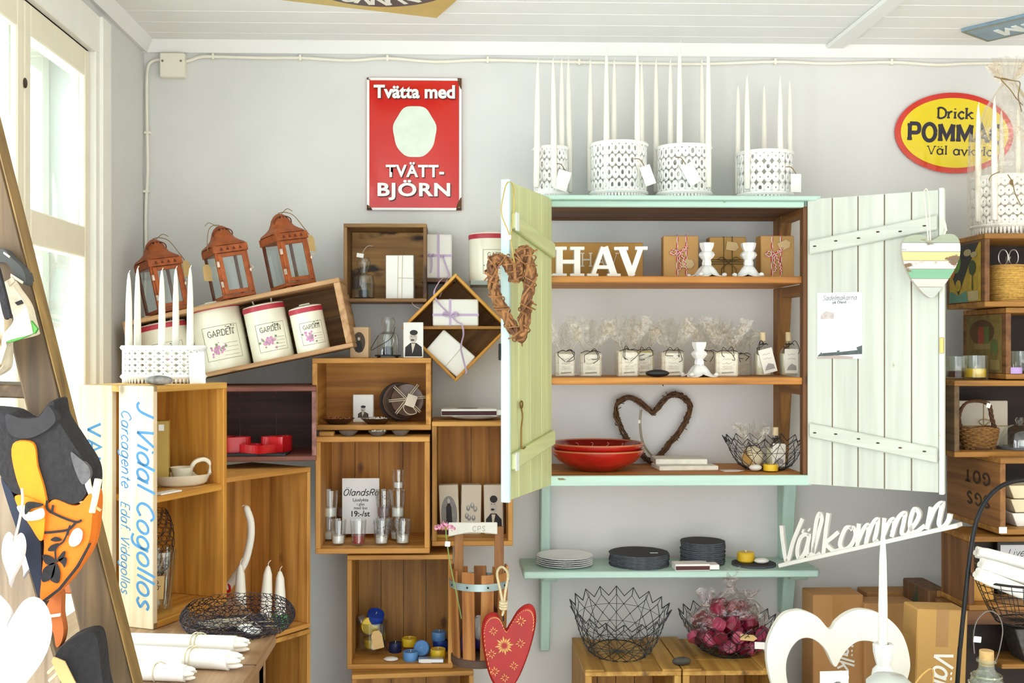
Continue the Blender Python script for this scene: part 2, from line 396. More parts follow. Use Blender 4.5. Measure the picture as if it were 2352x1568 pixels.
# ---- casement window in the left wall
win = thing('window_1', 'x', 'window'); del win['label'], win['category']; struct(win)
mb = MB()
for z0, z1, a, b in ((wz1, wz1 + .095, w0 - .09, w1 + .1), (wz0 - .1, wz0, w0 - .09, w1 + .1)): mb.bx(XL - .01, XL + .018, a, b, z0, z1)
for a, b in ((w1, w1 + .1), (w0 - .09, w0)): mb.bx(XL - .01, XL + .018, a, b, wz0, wz1)
mb.bx(XL - .01, XL + .026, w1 + .03, w1 + .1, wz0 - .1, wz1 + .095)
mb.build('casing', WHITE, win, .003)
def sash(a, b, x, m, fw=.036):
    mb = MB(); top = H + .665; t0, t1 = H + .222, H + .297
    mb.bx(x - .02, x + .016, a + .003, a + fw, wz0, wz1 - .004); mb.bx(x - .02, x + .016, b - fw, b - .003, wz0, wz1 - .004)
    for z0, z1 in ((top, wz1 - .004), (t0, t1), (wz0, wz0 + .07)): mb.bx(x - .02, x + .016, a + fw, b - fw, z0, z1)
    o = mb.build('sash', m, win, .003)
    g = MB()
    for z0, z1 in ((wz0 + .07, t0), (t1, top)): g.bx(x - .002, x + .002, a + fw, b - fw, z0, z1)
    g.build('pane', film('f6fbfb', .04, .02, .35), o)
    return o
mid = (w0 + w1) / 2 - .005
for a, b in ((w0, mid), (mid, w1)):
    sash(a, b, XL - .012, SASH); sash(a, b, XL - .11, WHITE, .05)
MB().ell((XL + .006, mid, H + .555), (.004, .008, .011), 10, 6).build('catch', mat('4a4034', .4, .6), win)
# ---- wiring
jb = thing('junction_box', 'square cream junction box high in the corner under the cornice', 'junction box', P(401, 155, 0))
k = U(0); MB().bx(-28 * k, 28 * k, -.03, 0, -27 * k, 28 * k).build('cover', mat('efe9d6', .4, var=.02), jb, .003)
for x in (-21, 20): MB().ell((x * k, -.031, 9 * k), (.0035, .002, .0035), 8, 5).build('screw', mat('8c8674', .4, .6), jb)
CW = mat('f0ebda', .45, var=.03)
def cable(name, label, pts, clips):
    q = [P(x, y, -.008) for x, y in pts]
    o = MB().tube(crom(q, 5), .0045, 8).build(name, CW); tag(o, label, 'cable')
    for x, y, v in clips:
        p = P(x, y, -.006); MB().box(p, (.018, .014, .007) if v else (.007, .014, .018)).build('clip', CW, o, .001)
cable('wall_cable', 'cream cable running down the room corner to the tilted crate', [(376, 137), (352, 140), (340, 155), (337, 200), (338, 300), (339, 400), (335, 480), (335, 600), (333, 700)], [(339, 305, 1), (337, 440, 1)])
cable('wall_cable', 'long cream cable running along the wall under the cornice', [(428, 141), (440, 138), (460, 131), (490, 130), (600, 133), (690, 133), (800, 139), (890, 134), (1000, 142), (1120, 138), (1330, 143), (1600, 147), (1780, 142), (1900, 146), (2047, 143), (2150, 149), (2230, 146), (2352, 146), (2500, 146)],
      [(490, 130, 0), (690, 133, 0), (890, 134, 0), (1120, 138, 0), (1330, 143, 0), (1780, 142, 0), (2047, 143, 0)])
# ---- signs on the ceiling
def ceil_frame(o, C, a, b): # local x -> a, local z -> b (towards wall), local y -> up
    a = V((*a, 0)).normalized(); up = V((0, 0, 1)); b = V((*b, 0)).normalized()
    m = M(((a.x, up.x, b.x, C[0]), (a.y, up.y, b.y, C[1]), (a.z, up.z, b.z, ZC - .004), (0, 0, 0, 1))); o.matrix_world = m
C = PZ(1003, 38, ZC - .006); r = PZ(1072, 0, ZC - .006); l = PZ(675, 0, ZC - .006)
ax = V((C.x - l.x, C.y - l.y)).normalized(); ay = V((-ax.y, ax.x))
if ay.y < 0: ay = -ay
s = .44
sg = thing('ceiling_sign', 'square yellow sign with a dark lettered disc on the ceiling above the red sign', 'sign')
ceil_frame(sg, (C.x - ax.x * s / 2 - ay.x * s / 2, C.y - ax.y * s / 2 - ay.y * s / 2), ax, ay)
MB().bx(-s / 2, s / 2, -.006, .003, -s / 2, s / 2).build('plate', mat('cfb056', .35, var=.08), sg)
rr = s / 2 - .035
circ = [(rr * cos(2 * pi * k / 64), rr * sin(2 * pi * k / 64)) for k in range(64)]
MB().prism(circ, -.0075, -.005).build('disc', mat('463c36', .4, var=.06), sg)
ci = [(x * .96, z * .96) for x, z in circ]; co = [(x * .985, z * .985) for x, z in circ]
mb = MB(); mb.ring(co, ci, -.0085, -.007)
# the letters stand with their feet on the rim nearest the wall
mb2 = MB()
for i, ch in enumerate('ISKNIN'):
    an = rad(112 - 15 * i) + .13; c0 = V((cos(an), sin(an))) * rr * .9; t = V((sin(an), -cos(an))); nn = -V((cos(an), sin(an)))
    for p, st in strokes(ch):
        q = [c0 + t * (x - .5) * .045 + nn * y * .045 for x, y in p]
        mb2.ribbon([(v.x, v.y) for v in q], .011, -.0085, -.007)
mb2.build('lettering', mat('f4f0e4', .5, var=0), sg)
A = PZ(2208, 70, ZC - .006); Bq = PZ(2268, 92, ZC - .006)
bz = V((Bq.x - A.x, Bq.y - A.y)); L = bz.length; bz.normalize(); axx = V((bz.y, -bz.x))
s2 = thing('ceiling_sign', 'blue-grey strip sign with white letters on the ceiling at far right', 'sign')
ceil_frame(s2, (A.x + axx.x * .3 + bz.x * L / 2, A.y + axx.y * .3 + bz.y * L / 2), axx, bz)
MB().bx(-.3, .3, -.006, .003, -L / 2, L / 2).build('plate', mat('7d97a6', .4, var=.15, scale=20), s2)
MB().ring([(-.3, -L / 2), (.3, -L / 2), (.3, L / 2), (-.3, L / 2)], [(-.294, -L / 2 + .005), (.294, -L / 2 + .005), (.294, L / 2 - .005), (-.294, L / 2 - .005)], -.0075, -.005).build('rim', mat('8a8468', .5), s2)
mb = MB(); lettering(mb, 'MAZ', -.235, -.02, .045, .3, 0, y0=-.0085, y1=-.006, sp=.25); mb.build('lettering', mat('e9ece6', .5, var=0), s2)
# ================================================================ enamel signs on the wall
x, z, w, h = RC(843, 180, 1060, 483, -.006)
es = thing('enamel_sign', 'red enamel wall sign lettered in white above the small dark crate', 'sign', (x, -.006, z))
RED = mat('cf1a08', .16, var=.04, scale=6, coat=.25); ENW = mat('f3f3f0', .2, var=.02); RUST = mat('5a3a1c', .8, var=.3, scale=60)
mb = MB(); nx, nz = 14, 20
def bulge(a, b): return -.006 * (1 - (2 * a - 1) ** 4) * (1 - (2 * b - 1) ** 4) - .001 * sin(9 * a + 3 * b)
vs = [((i / nx - .5) * w, bulge(i / nx, j / nz) - .003, j / nz * h) for j in range(nz + 1) for i in range(nx + 1)]
mb.add(vs, [(j * (nx + 1) + i, j * (nx + 1) + i + 1, (j + 1) * (nx + 1) + i + 1, (j + 1) * (nx + 1) + i) for j in range(nz) for i in range(nx)], 0, True)
mb.bx(-w / 2, w / 2, -.003, .004, 0, h); mb.build('plate', RED, es)
o_ = [(-w / 2, 0), (w / 2, 0), (w / 2, h), (-w / 2, h)]; e = .007
MB().ring(o_, [(-w / 2 + e, e), (w / 2 - e, e), (w / 2 - e, h - e), (-w / 2 + e, h - e)], -.0052, -.003).build('border', ENW, es)
for sx, zz, a, b in ((1, h, .012, .03), (1, 0, .016, .035), (-1, 0, .016, .014), (-1, h, .006, .006)):
    d = -1 if zz else 1; X0 = sx * w / 2
    MB().prism([(X0, zz), (X0 - sx * a, zz), (X0 - sx * a * .8, zz + d * b * .5), (X0 - sx * a * .25, zz + d * b), (X0, zz + d * b * 1.1)][::(1 if sx * d > 0 else -1)], -.0062, -.004).build('rust_patch', RUST, es)
    MB().cyl((X0 - sx * .007, -.0075, zz + d * .007), .003, .002, 10).build('screw', mat('9a8f78', .4, .7), es)
SHD = mat('4a1a10', .5, var=0)
def etext(s, x0, y0, x1, y1, bold, sp=1.0):
    q = RC(x0, y0, x1, y1, -.018)
    for nm, m, dx, yy in (('letter_outline', SHD, .0025, -.0105), ('lettering', ENW, 0, -.012)):
        textmesh(nm, s, m, es, q[2], q[3], (q[0] - x + dx, yy, q[1] - z - dx), bold=bold, space=sp)
etext('Tvätta med', 858, 195, 1045, 226, .035); etext('TVÄTT-', 886, 372, 1020, 407, .03, 1.1); etext('BJÖRN', 867, 413, 1034, 460, .03, 1.1)
q = RC(903, 242, 1002, 362, -.018)
MB().prism([(q[0] - x + q[2] / 2 * cos(t) * (1 + .03 * sin(7 * t)), q[1] - z + q[3] / 2 + q[3] / 2 * sin(t) * (1 + .03 * cos(6 * t))) for t in [2 * pi * i / 48 for i in range(48)]], -.0115, -.009).build('pale_roundel', mat('dfe9da', .25, var=.05, scale=30), es)
# oval
x, z, w, h = RC(2056, 213, 2328, 398, -.01)
ov = thing('enamel_sign', 'oval yellow enamel wall sign with red rim above the right door', 'sign', (x, -.004, z + h / 2), (0, rad(1.5), 0))
def elp(a, b, n=64): return [(a * cos(2 * pi * k / n), b * sin(2 * pi * k / n)) for k in range(n)]
MB().ring(elp(w / 2, h / 2), elp(w / 2 - .017, h / 2 - .017), -.007, 0).build('rim', mat('d42a17', .15, var=.05, coat=.5), ov)
MB().prism(elp(w / 2 - .016, h / 2 - .016), -.0085, 0).build('plate', mat('efd60a', .15, var=.03, coat=.5), ov)
NVY = mat('221d33', .4, var=0)
kk = U(0)
def otext(s, px, py, wpx, xh, wt, sf):
    mb = MB(); lettering(mb, s, (px - 2192) * kk, (305 - py) * kk, xh * kk, wt, sf, y0=-.0095, y1=-.008, width=wpx * kk, center=True, thin=.55); mb.build('lettering', NVY, ov)
otext('Drick', 2192, 272, 84, 16, .26, .17); otext('POMMAC', 2195, 325, 224, 26, .34, .2); otext('Väl avkyld', 2207, 356, 156, 13, .22, .15)
# ================================================================ wall cupboard
YF = -.31
MINT = paint('bcdacb', '8a7a50', .72); PALE = paint('ced2c6', 'a88e62', .74); LIME = paint('cfd49a', '8a8350', .74); SHELF = wood('c07f34', 'd99a4a', '95602a'); DARKW = wood('6d4522', '845529', '4a2d15')
FB = P(1262, 800, YF).x; FR = P(1855, 800, YF).x
zz = lambda py, Y=YF: P(1560, py, Y).z
cab = thing('wall_cupboard', 'mint painted wall cupboard with two plank doors standing open', 'cupboard', ((FB + FR) / 2, 0, zz(1113)))
cx, cz = cab.location.x, cab.location.z
def cp(name, x0, x1, y0, y1, z0, z1, m, bev=.002): return MB().bx(x0 - cx, x1 - cx, y0, y1, z0 - cz, z1 - cz).build(name, m, cab, bev)
ztop = zz(461); 
cp('top_board', FB - .012, FR + .03, YF - .02, 0, ztop, ztop + .012, MINT)
cp('fascia', FB, FR, YF, YF + .02, zz(475), ztop, MINT)
cp('back_rail', FB, FR, -.03, 0, ztop - .018, ztop, DARKW); cp('top_panel', FB, FR, YF + .02, -.03, ztop - .012, ztop, DARKW)
cp('post', FB - .016, FB + .004, YF, YF + .03, cz, ztop, DARKW); cp('post', FR - .012, FR + .01, YF, YF + .03, cz, ztop, DARKW)
zs1, zs2, zs3 = zz(633), zz(867), zz(1092)
cp('shelf', FB, FR - .004, YF + .015, 0, zs1 - .018, zs1, SHELF); cp('shelf', FB, FR - .004, YF + .01, 0, zs2 - .019, zs2, SHELF); cp('shelf', FB - .01, FR + .006, YF + .006, 0, cz, zs3, SHELF)
cp('shelf_edge', FB - .012, FR + .01, YF - .008, YF + .006, cz - .002, zs3 + .001, MINT)
BRW = wood('9a6a34', 'b5813f', '6b4522')
for zt, zb in ((ztop, zs1), (zs1 - .018, zs2), (zs2 - .019, zs3)):    # inner brackets on the right
    bx = P(1778, 600, -.01).x
    MB().hexa([(bx, 0, zt), (bx, 0, zb), (bx, -.035, zb), (bx, -.075, zt)][::-1], [(bx + .034, 0, zt), (bx + .034, 0, zb), (bx + .034, -.035, zb), (bx + .034, -.075, zt)][::-1]).build('bracket', BRW, cab, .002).location = (-cx, 0, -cz)
    cp('bracket_arm', bx + .003, bx + .037, YF + .03, 0, zt - .03, zt - .001, BRW)
MB().tube([(P(1523, 880, -.16).x, -.16, zs2 - .019), (P(1523, 880, -.16).x, -.16, zs2 - .028)], .0016, 6).build('nail', mat('3a3028', .4, .8), cab).location = (-cx, 0, -cz)
def make_door(hx, nx_, ny, m, edge_m, nb, nrm, z_hi, z_lo, name_label):
    """local x runs from hinge to free edge, local -y faces the room"""
    d = V((nx_ - hx, ny - YF, 0)); Lg = d.length; an = math.atan2(d.y, d.x)
    z0, z1 = zz(1112), zz(457)
    mb = MB(); bw = [1] * nb; bw[-1] = .75 if nrm > 0 else 1; tt = sum(bw); xx = 0
    f = nrm
    for b_ in bw:
        wd = Lg * .965 * b_ / tt
        mb.bx(xx + .0012, xx + wd - .0012, -.007, .007, z0 - cz, z1 - cz); xx += wd
    mb.bx(0.002, Lg * .965, -.004, .004, z0 - cz + .002, z1 - cz - .002, 1)
    o = mb.build('door', [m, wood('6a4222', '7a5028')], cab, .0015, (hx - cx, YF, 0), (0, 0, an))
    MB().bx(Lg * .965, Lg, -.011, .011, z0 - cz - .004, z1 - cz + .004).build('edge_strip', edge_m, o, .0015)
    for (za, zb) in (z_hi, z_lo):
        hh = .019; ys = (-.020, -.007) if f < 0 else (.007, .020)
        MB().hexa([(.008, ys[0], za - hh - cz), (Lg * .955, ys[0], zb - hh - cz), (Lg * .955, ys[0], zb + hh - cz), (.008, ys[0], za + hh - cz)],
                  [(.008, ys[1], za - hh - cz), (Lg * .955, ys[1], zb - hh - cz), (Lg * .955, ys[1], zb + hh - cz), (.008, ys[1], za + hh - cz)]).build('batten', m, o, .003)
        for t in (.05, .22, .4, .55, .72, .9):
            if f > 0: continue
            p = (.008 + Lg * .94 * t, ys[0] if f < 0 else ys[1], za + (zb - za) * t - cz + R.uniform(-.006, .006))
            MB().ell(p, (.005, .0012, .0022), 8, 4).build('nail_hole', mat('4a3524', .7), o)
    return o, Lg, an
# left door opens towards the camera: its inner face looks right
ldo, LL, la = make_door(FB, P(1160, 800, -.615).x, -.615, LIME, paint('cfe6e2', '9ab3a8', .8), 4, 1, (P(1275, 577, YF).z, P(1172, 507, -.6).z), (P(1275, 1003, YF).z, P(1172, 1060, -.6).z), '')
rdo, RL, ra = make_door(FR, P(2170, 800, -.50).x, -.50, PALE, paint('e3ead9', 'c0a080', .68), 5, -1, (P(1860, 570, YF).z, P(2150, 511, -.5).z), (P(1865, 986, YF).z, P(2155, 1046, -.5).z), '')
STEEL = mat('8c8272', .4, .7); BRASS = mat('8a6a34', .4, .7)
hk = crom([(LL * .78, .0115, .13), (LL * .8, .02, .10), (LL * .79, .016, .07), (LL * .775, .014, .03), (LL * .77, .016, .018), (LL * .74, .02, .022)], 5)
zh = P(1187, 925, -.55).z - cz
MB().tube([V((p.x, p.y, p.z - .13 + zh)) for p in hk], .0022, 7).tube([(LL * .79 + .009 * cos(t), .016, zh - .004 + .009 * sin(t)) for t in [2 * pi * i / 14 for i in range(14)]], .002, 6, True).build('hook', BRASS, ldo)
for zpy in (507, 1058): MB().bx(LL * .885, LL * .95, .0195, .0225, P(1172, zpy, -.6).z - cz - .024, P(1172, zpy, -.6).z - cz + .02).build('bracket_plate', paint('e6ece4'), ldo, .001)
MB().bx(LL - .02, LL + .004, -.016, -.011, P(1150, 808, -.6).z - cz - .02, P(1150, 808, -.6).z - cz + .02).build('latch', mat('1e1c1a', .4, .5), ldo, .002)
MB().bx(RL * .97, RL * 1.0, -.0145, -.011, P(2170, 793, -.5).z - cz - .02, P(2170, 793, -.5).z - cz + .02).build('catch_plate', mat('b59a5a', .35, .8), rdo, .001)
# ---- mint shelf below
YS = -.20
x0, x1 = P(1203, 1310, YS).x, P(1888, 1310, YS).x; zsh = P(1500, 1312, YS).z
ms = thing('wall_shelf', 'long mint wall shelf on tapered brackets below the cupboard', 'shelf', ((x0 + x1) / 2, 0, zsh))
mx_ = ms.location.x
mb = MB(); hw = (x1 - x0) / 2
mb.add([(-hw, YS, -.019), (hw - .01, YS, -.019), (hw, YS + .02, -.019), (hw, 0, -.019), (-hw + .0, 0, -.019), (-hw, YS, 0), (hw - .01, YS, 0), (hw, YS + .02, 0), (hw, 0, 0), (-hw, 0, 0)],
       [(4, 3, 2, 1, 0), (5, 6, 7, 8, 9), (0, 1, 6, 5), (1, 2, 7, 6), (2, 3, 8, 7), (3, 4, 9, 8), (4, 0, 5, 9)])
mb.build('board', MINT, ms, .003)
for pxl, pxr, pb in ((1240, 1262, 1492), (1790, 1818, 1412)):
    for (zt, zb, nm) in ((zs3 - .022 - .001, zsh, 'upright'), (zsh - .02, P(1250, pb, -.02).z, 'bracket')):
        a, b = P(pxl, 1300, -.02).x - mx_, P(pxr, 1300, -.02).x - mx_
        d0, d1 = (.075, .035) 
        MB().hexa([(a, 0, zt - zsh), (a, 0, zb - zsh), (a, -d1, zb - zsh), (a, -d0, zt - zsh)][::-1], [(b, 0, zt - zsh), (b, 0, zb - zsh), (b, -d1, zb - zsh), (b, -d0, zt - zsh)][::-1]).build(nm, MINT, ms, .003)
        MB().hexa([(a - .002, 0, zt - zsh), (a - .002, 0, zt - zsh - .022), (a - .002, -.13, zt - zsh - .022), (a - .002, -.15, zt - zsh)][::-1], [(b + .012, 0, zt - zsh), (b + .012, 0, zt - zsh - .022), (b + .012, -.13, zt - zsh - .022), (b + .012, -.15, zt - zsh)][::-1]).build('bracket_arm', MINT, ms, .003)
# ================================================================ crates on the left
def crate(label, p0, p1, ytop, ybot, dep, m, t=.012, shelves=(), back=True, name='wooden_crate', planks=3, left='solid', tilt=None, backm=None, sidem=None, ycorr=None, frontlip=0, cat='crate', topm=None, lm=None, group=None, tb=True):
    """open box: p0, p1 = (pixel x, Y) of the front left and front right edges, ytop / ybot = pixels at p0"""
    a = P(p0[0], (ytop + ybot) / 2, p0[1]); b = P(p1[0], (ytop + ybot) / 2, p1[1])
    z1 = P(p0[0], ytop, p0[1]).z; z0 = P(p0[0], ybot, p0[1]).z
    if ycorr: z1, z0 = ycorr
    d = V((b.x - a.x, b.y - a.y, 0)); w = d.length; h = z1 - z0
    o = thing(name, label, cat, ((a.x + b.x) / 2, (a.y + b.y) / 2, z0), (0, 0, math.atan2(d.y, d.x)), group)
    crate_parts(o, w, h, dep, m, t, shelves, back, planks, left, backm, sidem, topm, lm)
    return o, w, h
def crate_parts(o, w, h, dep, m, t, shelves, back, planks, left='solid', backm=None, sidem=None, topm=None, lm=None):
    hw = w / 2; bm = backm or m; sm = sidem or m
    MB().bx(-hw, hw, 0, dep, h - t, h).build('top_panel', topm or m, o, .0015); MB().bx(-hw, hw, 0, dep, 0, t).build('bottom_panel', m, o, .0015)
    if left == 'slats':
        n = 2; g = .018; bw = (dep - g) / 2
        for k in range(2): MB().bx(-hw - .001, -hw + t, k * (bw + g), k * (bw + g) + bw, 0, h).build('slat', lm or sm, o, .0015)
    else: MB().bx(-hw, -hw + t, 0.0004, dep, t, h - t).build('side_panel', lm or sm, o, .0015)
    MB().bx(hw - t, hw, 0.0004, dep, t, h - t).build('side_panel', sm, o, .0015)
    if back:
        mb = MB(); bw = (w - 2 * t) / planks
        for k in range(planks): mb.bx(-hw + t + k * bw + .0008, -hw + t + (k + 1) * bw - .0008, dep - .01, dep - .002, t, h - t)
        mb.build('back_panel', bm, o)
    for zf in shelves: MB().bx(-hw + t, hw - t, .004, dep - .01, zf * h, zf * h + t).build('shelf', m, o, .0015)
GOLD = wood('cf9345', 'e6ae5c', 'a86f2c'); GOLD2 = wood('bd873c', 'd6a152', '946428'); PALEW = wood('ecd6b4', 'f6e6ca', 'dabd90'); AGED = wood('8a6438', 'a8804a', '5c3f22', stain='3e2616', wt=.6)
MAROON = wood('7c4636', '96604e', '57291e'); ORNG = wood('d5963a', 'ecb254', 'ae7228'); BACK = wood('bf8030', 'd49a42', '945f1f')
# tall pale crate with blue writing, opening turned to the right
vc, vw, vh = crate('tall pale crate standing on end with blue script writing down its slats', (352, -.88), (522, -.64), 886, 1446, .2, ORNG, .014, shelves=(.515,), left='slats', planks=2, lm=PALEW, topm=wood('d9a653', 'e6bb70', 'b98438'))
BLUE = mat('3f7fae', .7, var=.1, scale=60)
def down_text(s, y, z, xh, wt, length, shear=.3, serif=0):
    mb = MB(); lettering(mb, s, 0, 0, xh, wt, serif, shear, y0=0, width=length)
    # glyph x runs down the slat, glyph up points to the front edge of the crate
    mb.v = [V((-vw / 2 - .0016, y - v.z, z - v.x)) for v in mb.v]
    mb.f = [f[::-1] for f in mb.f]
    return mb.build('lettering', BLUE, vc)
down_text('J Vidal Cogollos', .041, vh * .93, .029, .2, vh * .84, .35)
down_text('Carcagente', .083, vh * .90, .017, .16, vh * .32, .35); down_text('Edaf. Vidagollos', .084, vh * .52, .015, .16, vh * .38, .35)
down_text('VALENCIA', .175, vh * .84, .024, .24, vh * .5, 0)
# reddish crate behind it, dark inside
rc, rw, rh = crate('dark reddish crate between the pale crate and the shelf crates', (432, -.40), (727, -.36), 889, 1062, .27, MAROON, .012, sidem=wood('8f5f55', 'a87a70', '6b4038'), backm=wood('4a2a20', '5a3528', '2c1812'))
# plank crate below it, turned to the right
pc, pw, ph = crate('plank crate with tall honey-coloured boards under the dark reddish crate', (490, -.60), (714, -.33), 1110, 1478, .22, GOLD, .012, planks=3, backm=GOLD, ycorr=(P(714, 1072, -.33).z, P(714, 1440, -.33).z))
bc, _, _ = crate('plank crate at the bottom left beside the candle table', (572, -.50), (714, -.33), 1478, 1800, .22, GOLD2, .012, planks=3, ycorr=(P(714, 1443, -.33).z, 0.0))
# tilted crate carrying the lanterns
ta = P(322, 845, -.30); tb_ = P(812, 796, -.30)
tl = P(470, 867, -.30); an = math.atan2(tb_.z - tl.z, tb_.x - tl.x)
tw = .585; th = P(780, 634, -.3).z - P(812, 795, -.3).z; th = sqrt(th ** 2 + .03 ** 2)
tc = thing('wooden_crate', 'tilted open crate with three lanterns on top and canisters inside', 'crate', (tb_.x, -.30, tb_.z), (0, -an, 0))
def tloc(x, y, z): return tc.location + M.Rotation(-an, 3, 'Y') @ V((x, y, z))   # x to the left is negative
sub = MB()
TW = wood('c6986a', 'd9b083', '9c7044'); TB = wood('8c6330', 'a4783c', '5e4020')
for nm, bxx, m in (('top_panel', (-tw, 0, 0, .2, th - .012, th), TW), ('bottom_panel', (-tw, 0, 0, .2, 0, .012), TW), ('side_panel', (-.018, 0, .0005, .2, .012, th - .012), TW), ('side_panel', (-tw, -tw + .018, .0005, .2, .012, th - .012), TW)):
    MB().bx(*bxx).build(nm, m, tc, .002)
mb = MB()
for k in range(2): mb.bx(-tw + .018, -.018, .19, .198, .012 + k * (th - .024) / 2 + .0008, .012 + (k + 1) * (th - .024) / 2 - .0008)
mb.build('back_panel', TB, tc)
# small dark crate on the wall
dk, dw, dh = crate('small dark stained crate hung on the wall under the red sign', (789, -.16), (980, -.16), 513, 693, .155, AGED, .010, planks=1, backm=wood('a87c42', 'c79a58', '744c28', stain='33200f', wt=.55), left='solid')
# two stacked crates with glasses and plates
uc, uw, uh = crate('honey-coloured upper crate holding a tied plate stack and portrait box', (717, -.235), (990, -.235), 822, 988, .21, GOLD, .014, planks=1, backm=BACK)
lc, lw, lh = crate('honey-coloured crate holding tealight glasses and a price sign', (724, -.29), (987, -.29), 1003, 1272, .265, GOLD, .014, planks=4, backm=BACK)
rcC, cw_, ch_ = crate('honey-coloured crate with standing portrait boxes beside the lime door', (992, -.24), (1178, -.24), 968, 1254, .215, GOLD, .013, planks=2, backm=BACK, lm=GOLD2)
cd_, dw_, dh_ = crate('honey-coloured crate with blue and yellow tealights low on the wall', (797, -.25), (1040, -.25), 1275, 1537, .225, GOLD, .013, planks=4, backm=wood('a47434', 'bd8a42', '82582a'), lm=GOLD2)
crate('crate at the bottom edge under the tealight crate', (808, -.30), (1088, -.27), 1550, 1800, .24, GOLD2, .013, planks=3, ycorr=(P(950, 1546, -.29).z, 0.0))
# diamond crate
dc = P(1045, 752, -.17); ds = .265 / sqrt(2) * 1.02 * 1.12
di = thing('wooden_crate', 'diamond-set crate with an inner shelf hung on its corner', 'crate', (dc.x + .002, -.17, dc.z - ds / sqrt(2)), (0, rad(-45), 0))
t = .008
for nm, bxx in (('panel', (0, ds, 0, .165, 0, t)), ('panel', (0, ds, 0, .165, ds - t, ds)), ('panel', (0, t, .0004, .165, t, ds - t)), ('panel', (ds - t, ds, .0004, .165, t, ds - t))): MB().bx(*bxx).build(nm, ORNG, di, .0015)
MB().bx(t, ds - t, .155, .163, t, ds - t).build('back_panel', wood('9c6c34', 'b28142', '7a5224'), di)
q = ds / sqrt(2)
MB().bx(-q * .96, q * .96, .004, .155, -.004, .004).build('shelf', GOLD2, di, .001, loc=(ds / 2, 0, ds / 2), rot=(0, rad(45), 0))
# ================================================================ lanterns
COPPER = mat('a5572c', .5, .35, var=.28, scale=45); COPD = mat('6b3217', .6, .3, var=.3, scale=60); GLASS = film('fbfefe', .03, .03, .25)
CARD = mat('d9b679', .8, var=.05); STRING = mat('8a744a', .9, var=.1); PAPER = mat('f4f2ec', .8, var=.02)
lan = thing('lantern', 'copper-brown lantern', 'lantern')
b_ = .092; hb = .118; p_ = .010
mb = MB(); mb.bx(-b_ / 2, b_ / 2, -b_ / 2, b_ / 2, .006, .016); 
for sx in (-1, 1):
    for sy in (-1, 1): mb.box((sx * .036, sy * .036, .003), (.012, .012, .006))
mb.build('base', COPPER, lan, .001)
for sx in (-1, 1):
    for sy in (-1, 1): MB().box((sx * (b_ / 2 - .004), sy * (b_ / 2 - .004), .016 + hb / 2), (.007, .007, hb)).build('post', COPPER if sy < 0 else COPD, lan)
mb = MB(); f = -b_ / 2 - .001
for (x0, x1, z0, z1) in ((-.040, -.028, .017, .128), (.028, .040, .017, .128), (-.028, .028, .017, .028), (-.028, .028, .118, .128)): mb.bx(x0, x1, f - .003, f + .003, z0, z1)
dr = mb.build('door', COPPER, lan, .001)
MB().bx(-.028, .028, f - .001, f + .001, .028, .118).build('pane', GLASS, dr)
MB().tube([(.043, f - .006, .075), (.049, f - .01, .079), (.046, f - .008, .086)], .0018, 6).ell((.043, f - .006, .074), (.004, .003, .006), 8, 5).build('latch', mat('d8c4b4', .4, .5), dr)
for zz_ in (.045, .1): MB().box((-.043, f - .001, zz_), (.006, .005, .015)).build('hinge', mat('d8c4b4', .5, .4, var=.3, scale=80), dr)
for sx in (-1, 1): MB().bx(sx * (b_ / 2 - .003) - .0008, sx * (b_ / 2 - .003) + .0008, -.038, .038, .018, .13).build('pane', GLASS, lan)
MB().bx(-.038, .038, b_ / 2 - .004, b_ / 2 - .0025, .018, .13).build('pane', GLASS, lan)
mb = MB(); mb.bx(-b_ / 2 - .003, b_ / 2 + .003, -b_ / 2 - .003, b_ / 2 + .003, .13, .15)
for i in range(4):
    x = -.027 + i * .018; mb.prism([(x - .005, .136), (x + .005, .136), (x, .145)], f - .0035, f - .0018, 1)
mb.build('band', [COPPER, COPD], lan, .001)
prof = [(.056, .15), (.052, .156), (.042, .164), (.033, .172), (.028, .184), (.024, .194), (.017, .203), (.008, .209), (0, .211)]
mb = MB(); vs, fs = [], []; n = 16
for r, z in prof:
    for k in range(n):
        a = 2 * pi * (k + .5) / n; sq = 1 / max(abs(cos(a)), abs(sin(a))); bl = max(0, min(1, (.178 - z) / .02)); q = r * (1 + (sq - 1) * bl) * (.94 if bl > .5 else 1)
        vs.append((q * cos(a), q * sin(a), z))
for i in range(len(prof) - 1):
    for k in range(n): fs.append((i * n + k, i * n + (k + 1) % n, (i + 1) * n + (k + 1) % n, (i + 1) * n + k))
mb.add(vs, fs, 0, True); mb.build('roof', COPPER, lan)
MB().tube([(.028 * cos(t), -.012 - .02 * abs(sin(t)) * .3, .19 + .014 * sin(t) - .004) for t in [2 * pi * i / 20 for i in range(20)]], .0016, 6, True).build('carrying_ring', COPD, lan)
for sx in (-1, 0, 1): MB().ell((sx * .010, -.0205, .196), (.003, .002, .003), 6, 4).build('vent_hole', mat('2c140a', .8, var=0), lan)
mb = MB(); mb.tube(crom([(0, 0, .212), (.02, .0, .213), (.04, -.01, .2), (.056, -.02, .165), (.064, -.03, .14)], 5), .0012, 5); mb.tube(crom([(.01, 0, .21), (.03, 0, .222), (.045, 0, .214)], 4), .001, 5)
st_ = mb.build('string', STRING, lan)
tgm = MB().prism([(-.014, -.045), (.014, -.045), (.014, -.008), (.006, 0), (-.006, 0), (-.014, -.008)], -.0006, .0006).build('price_tag', CARD, lan, 0, (.066, -.032, .138), (0, .1, .4))
def on_tilt(xl): return tloc(xl, .09, th)
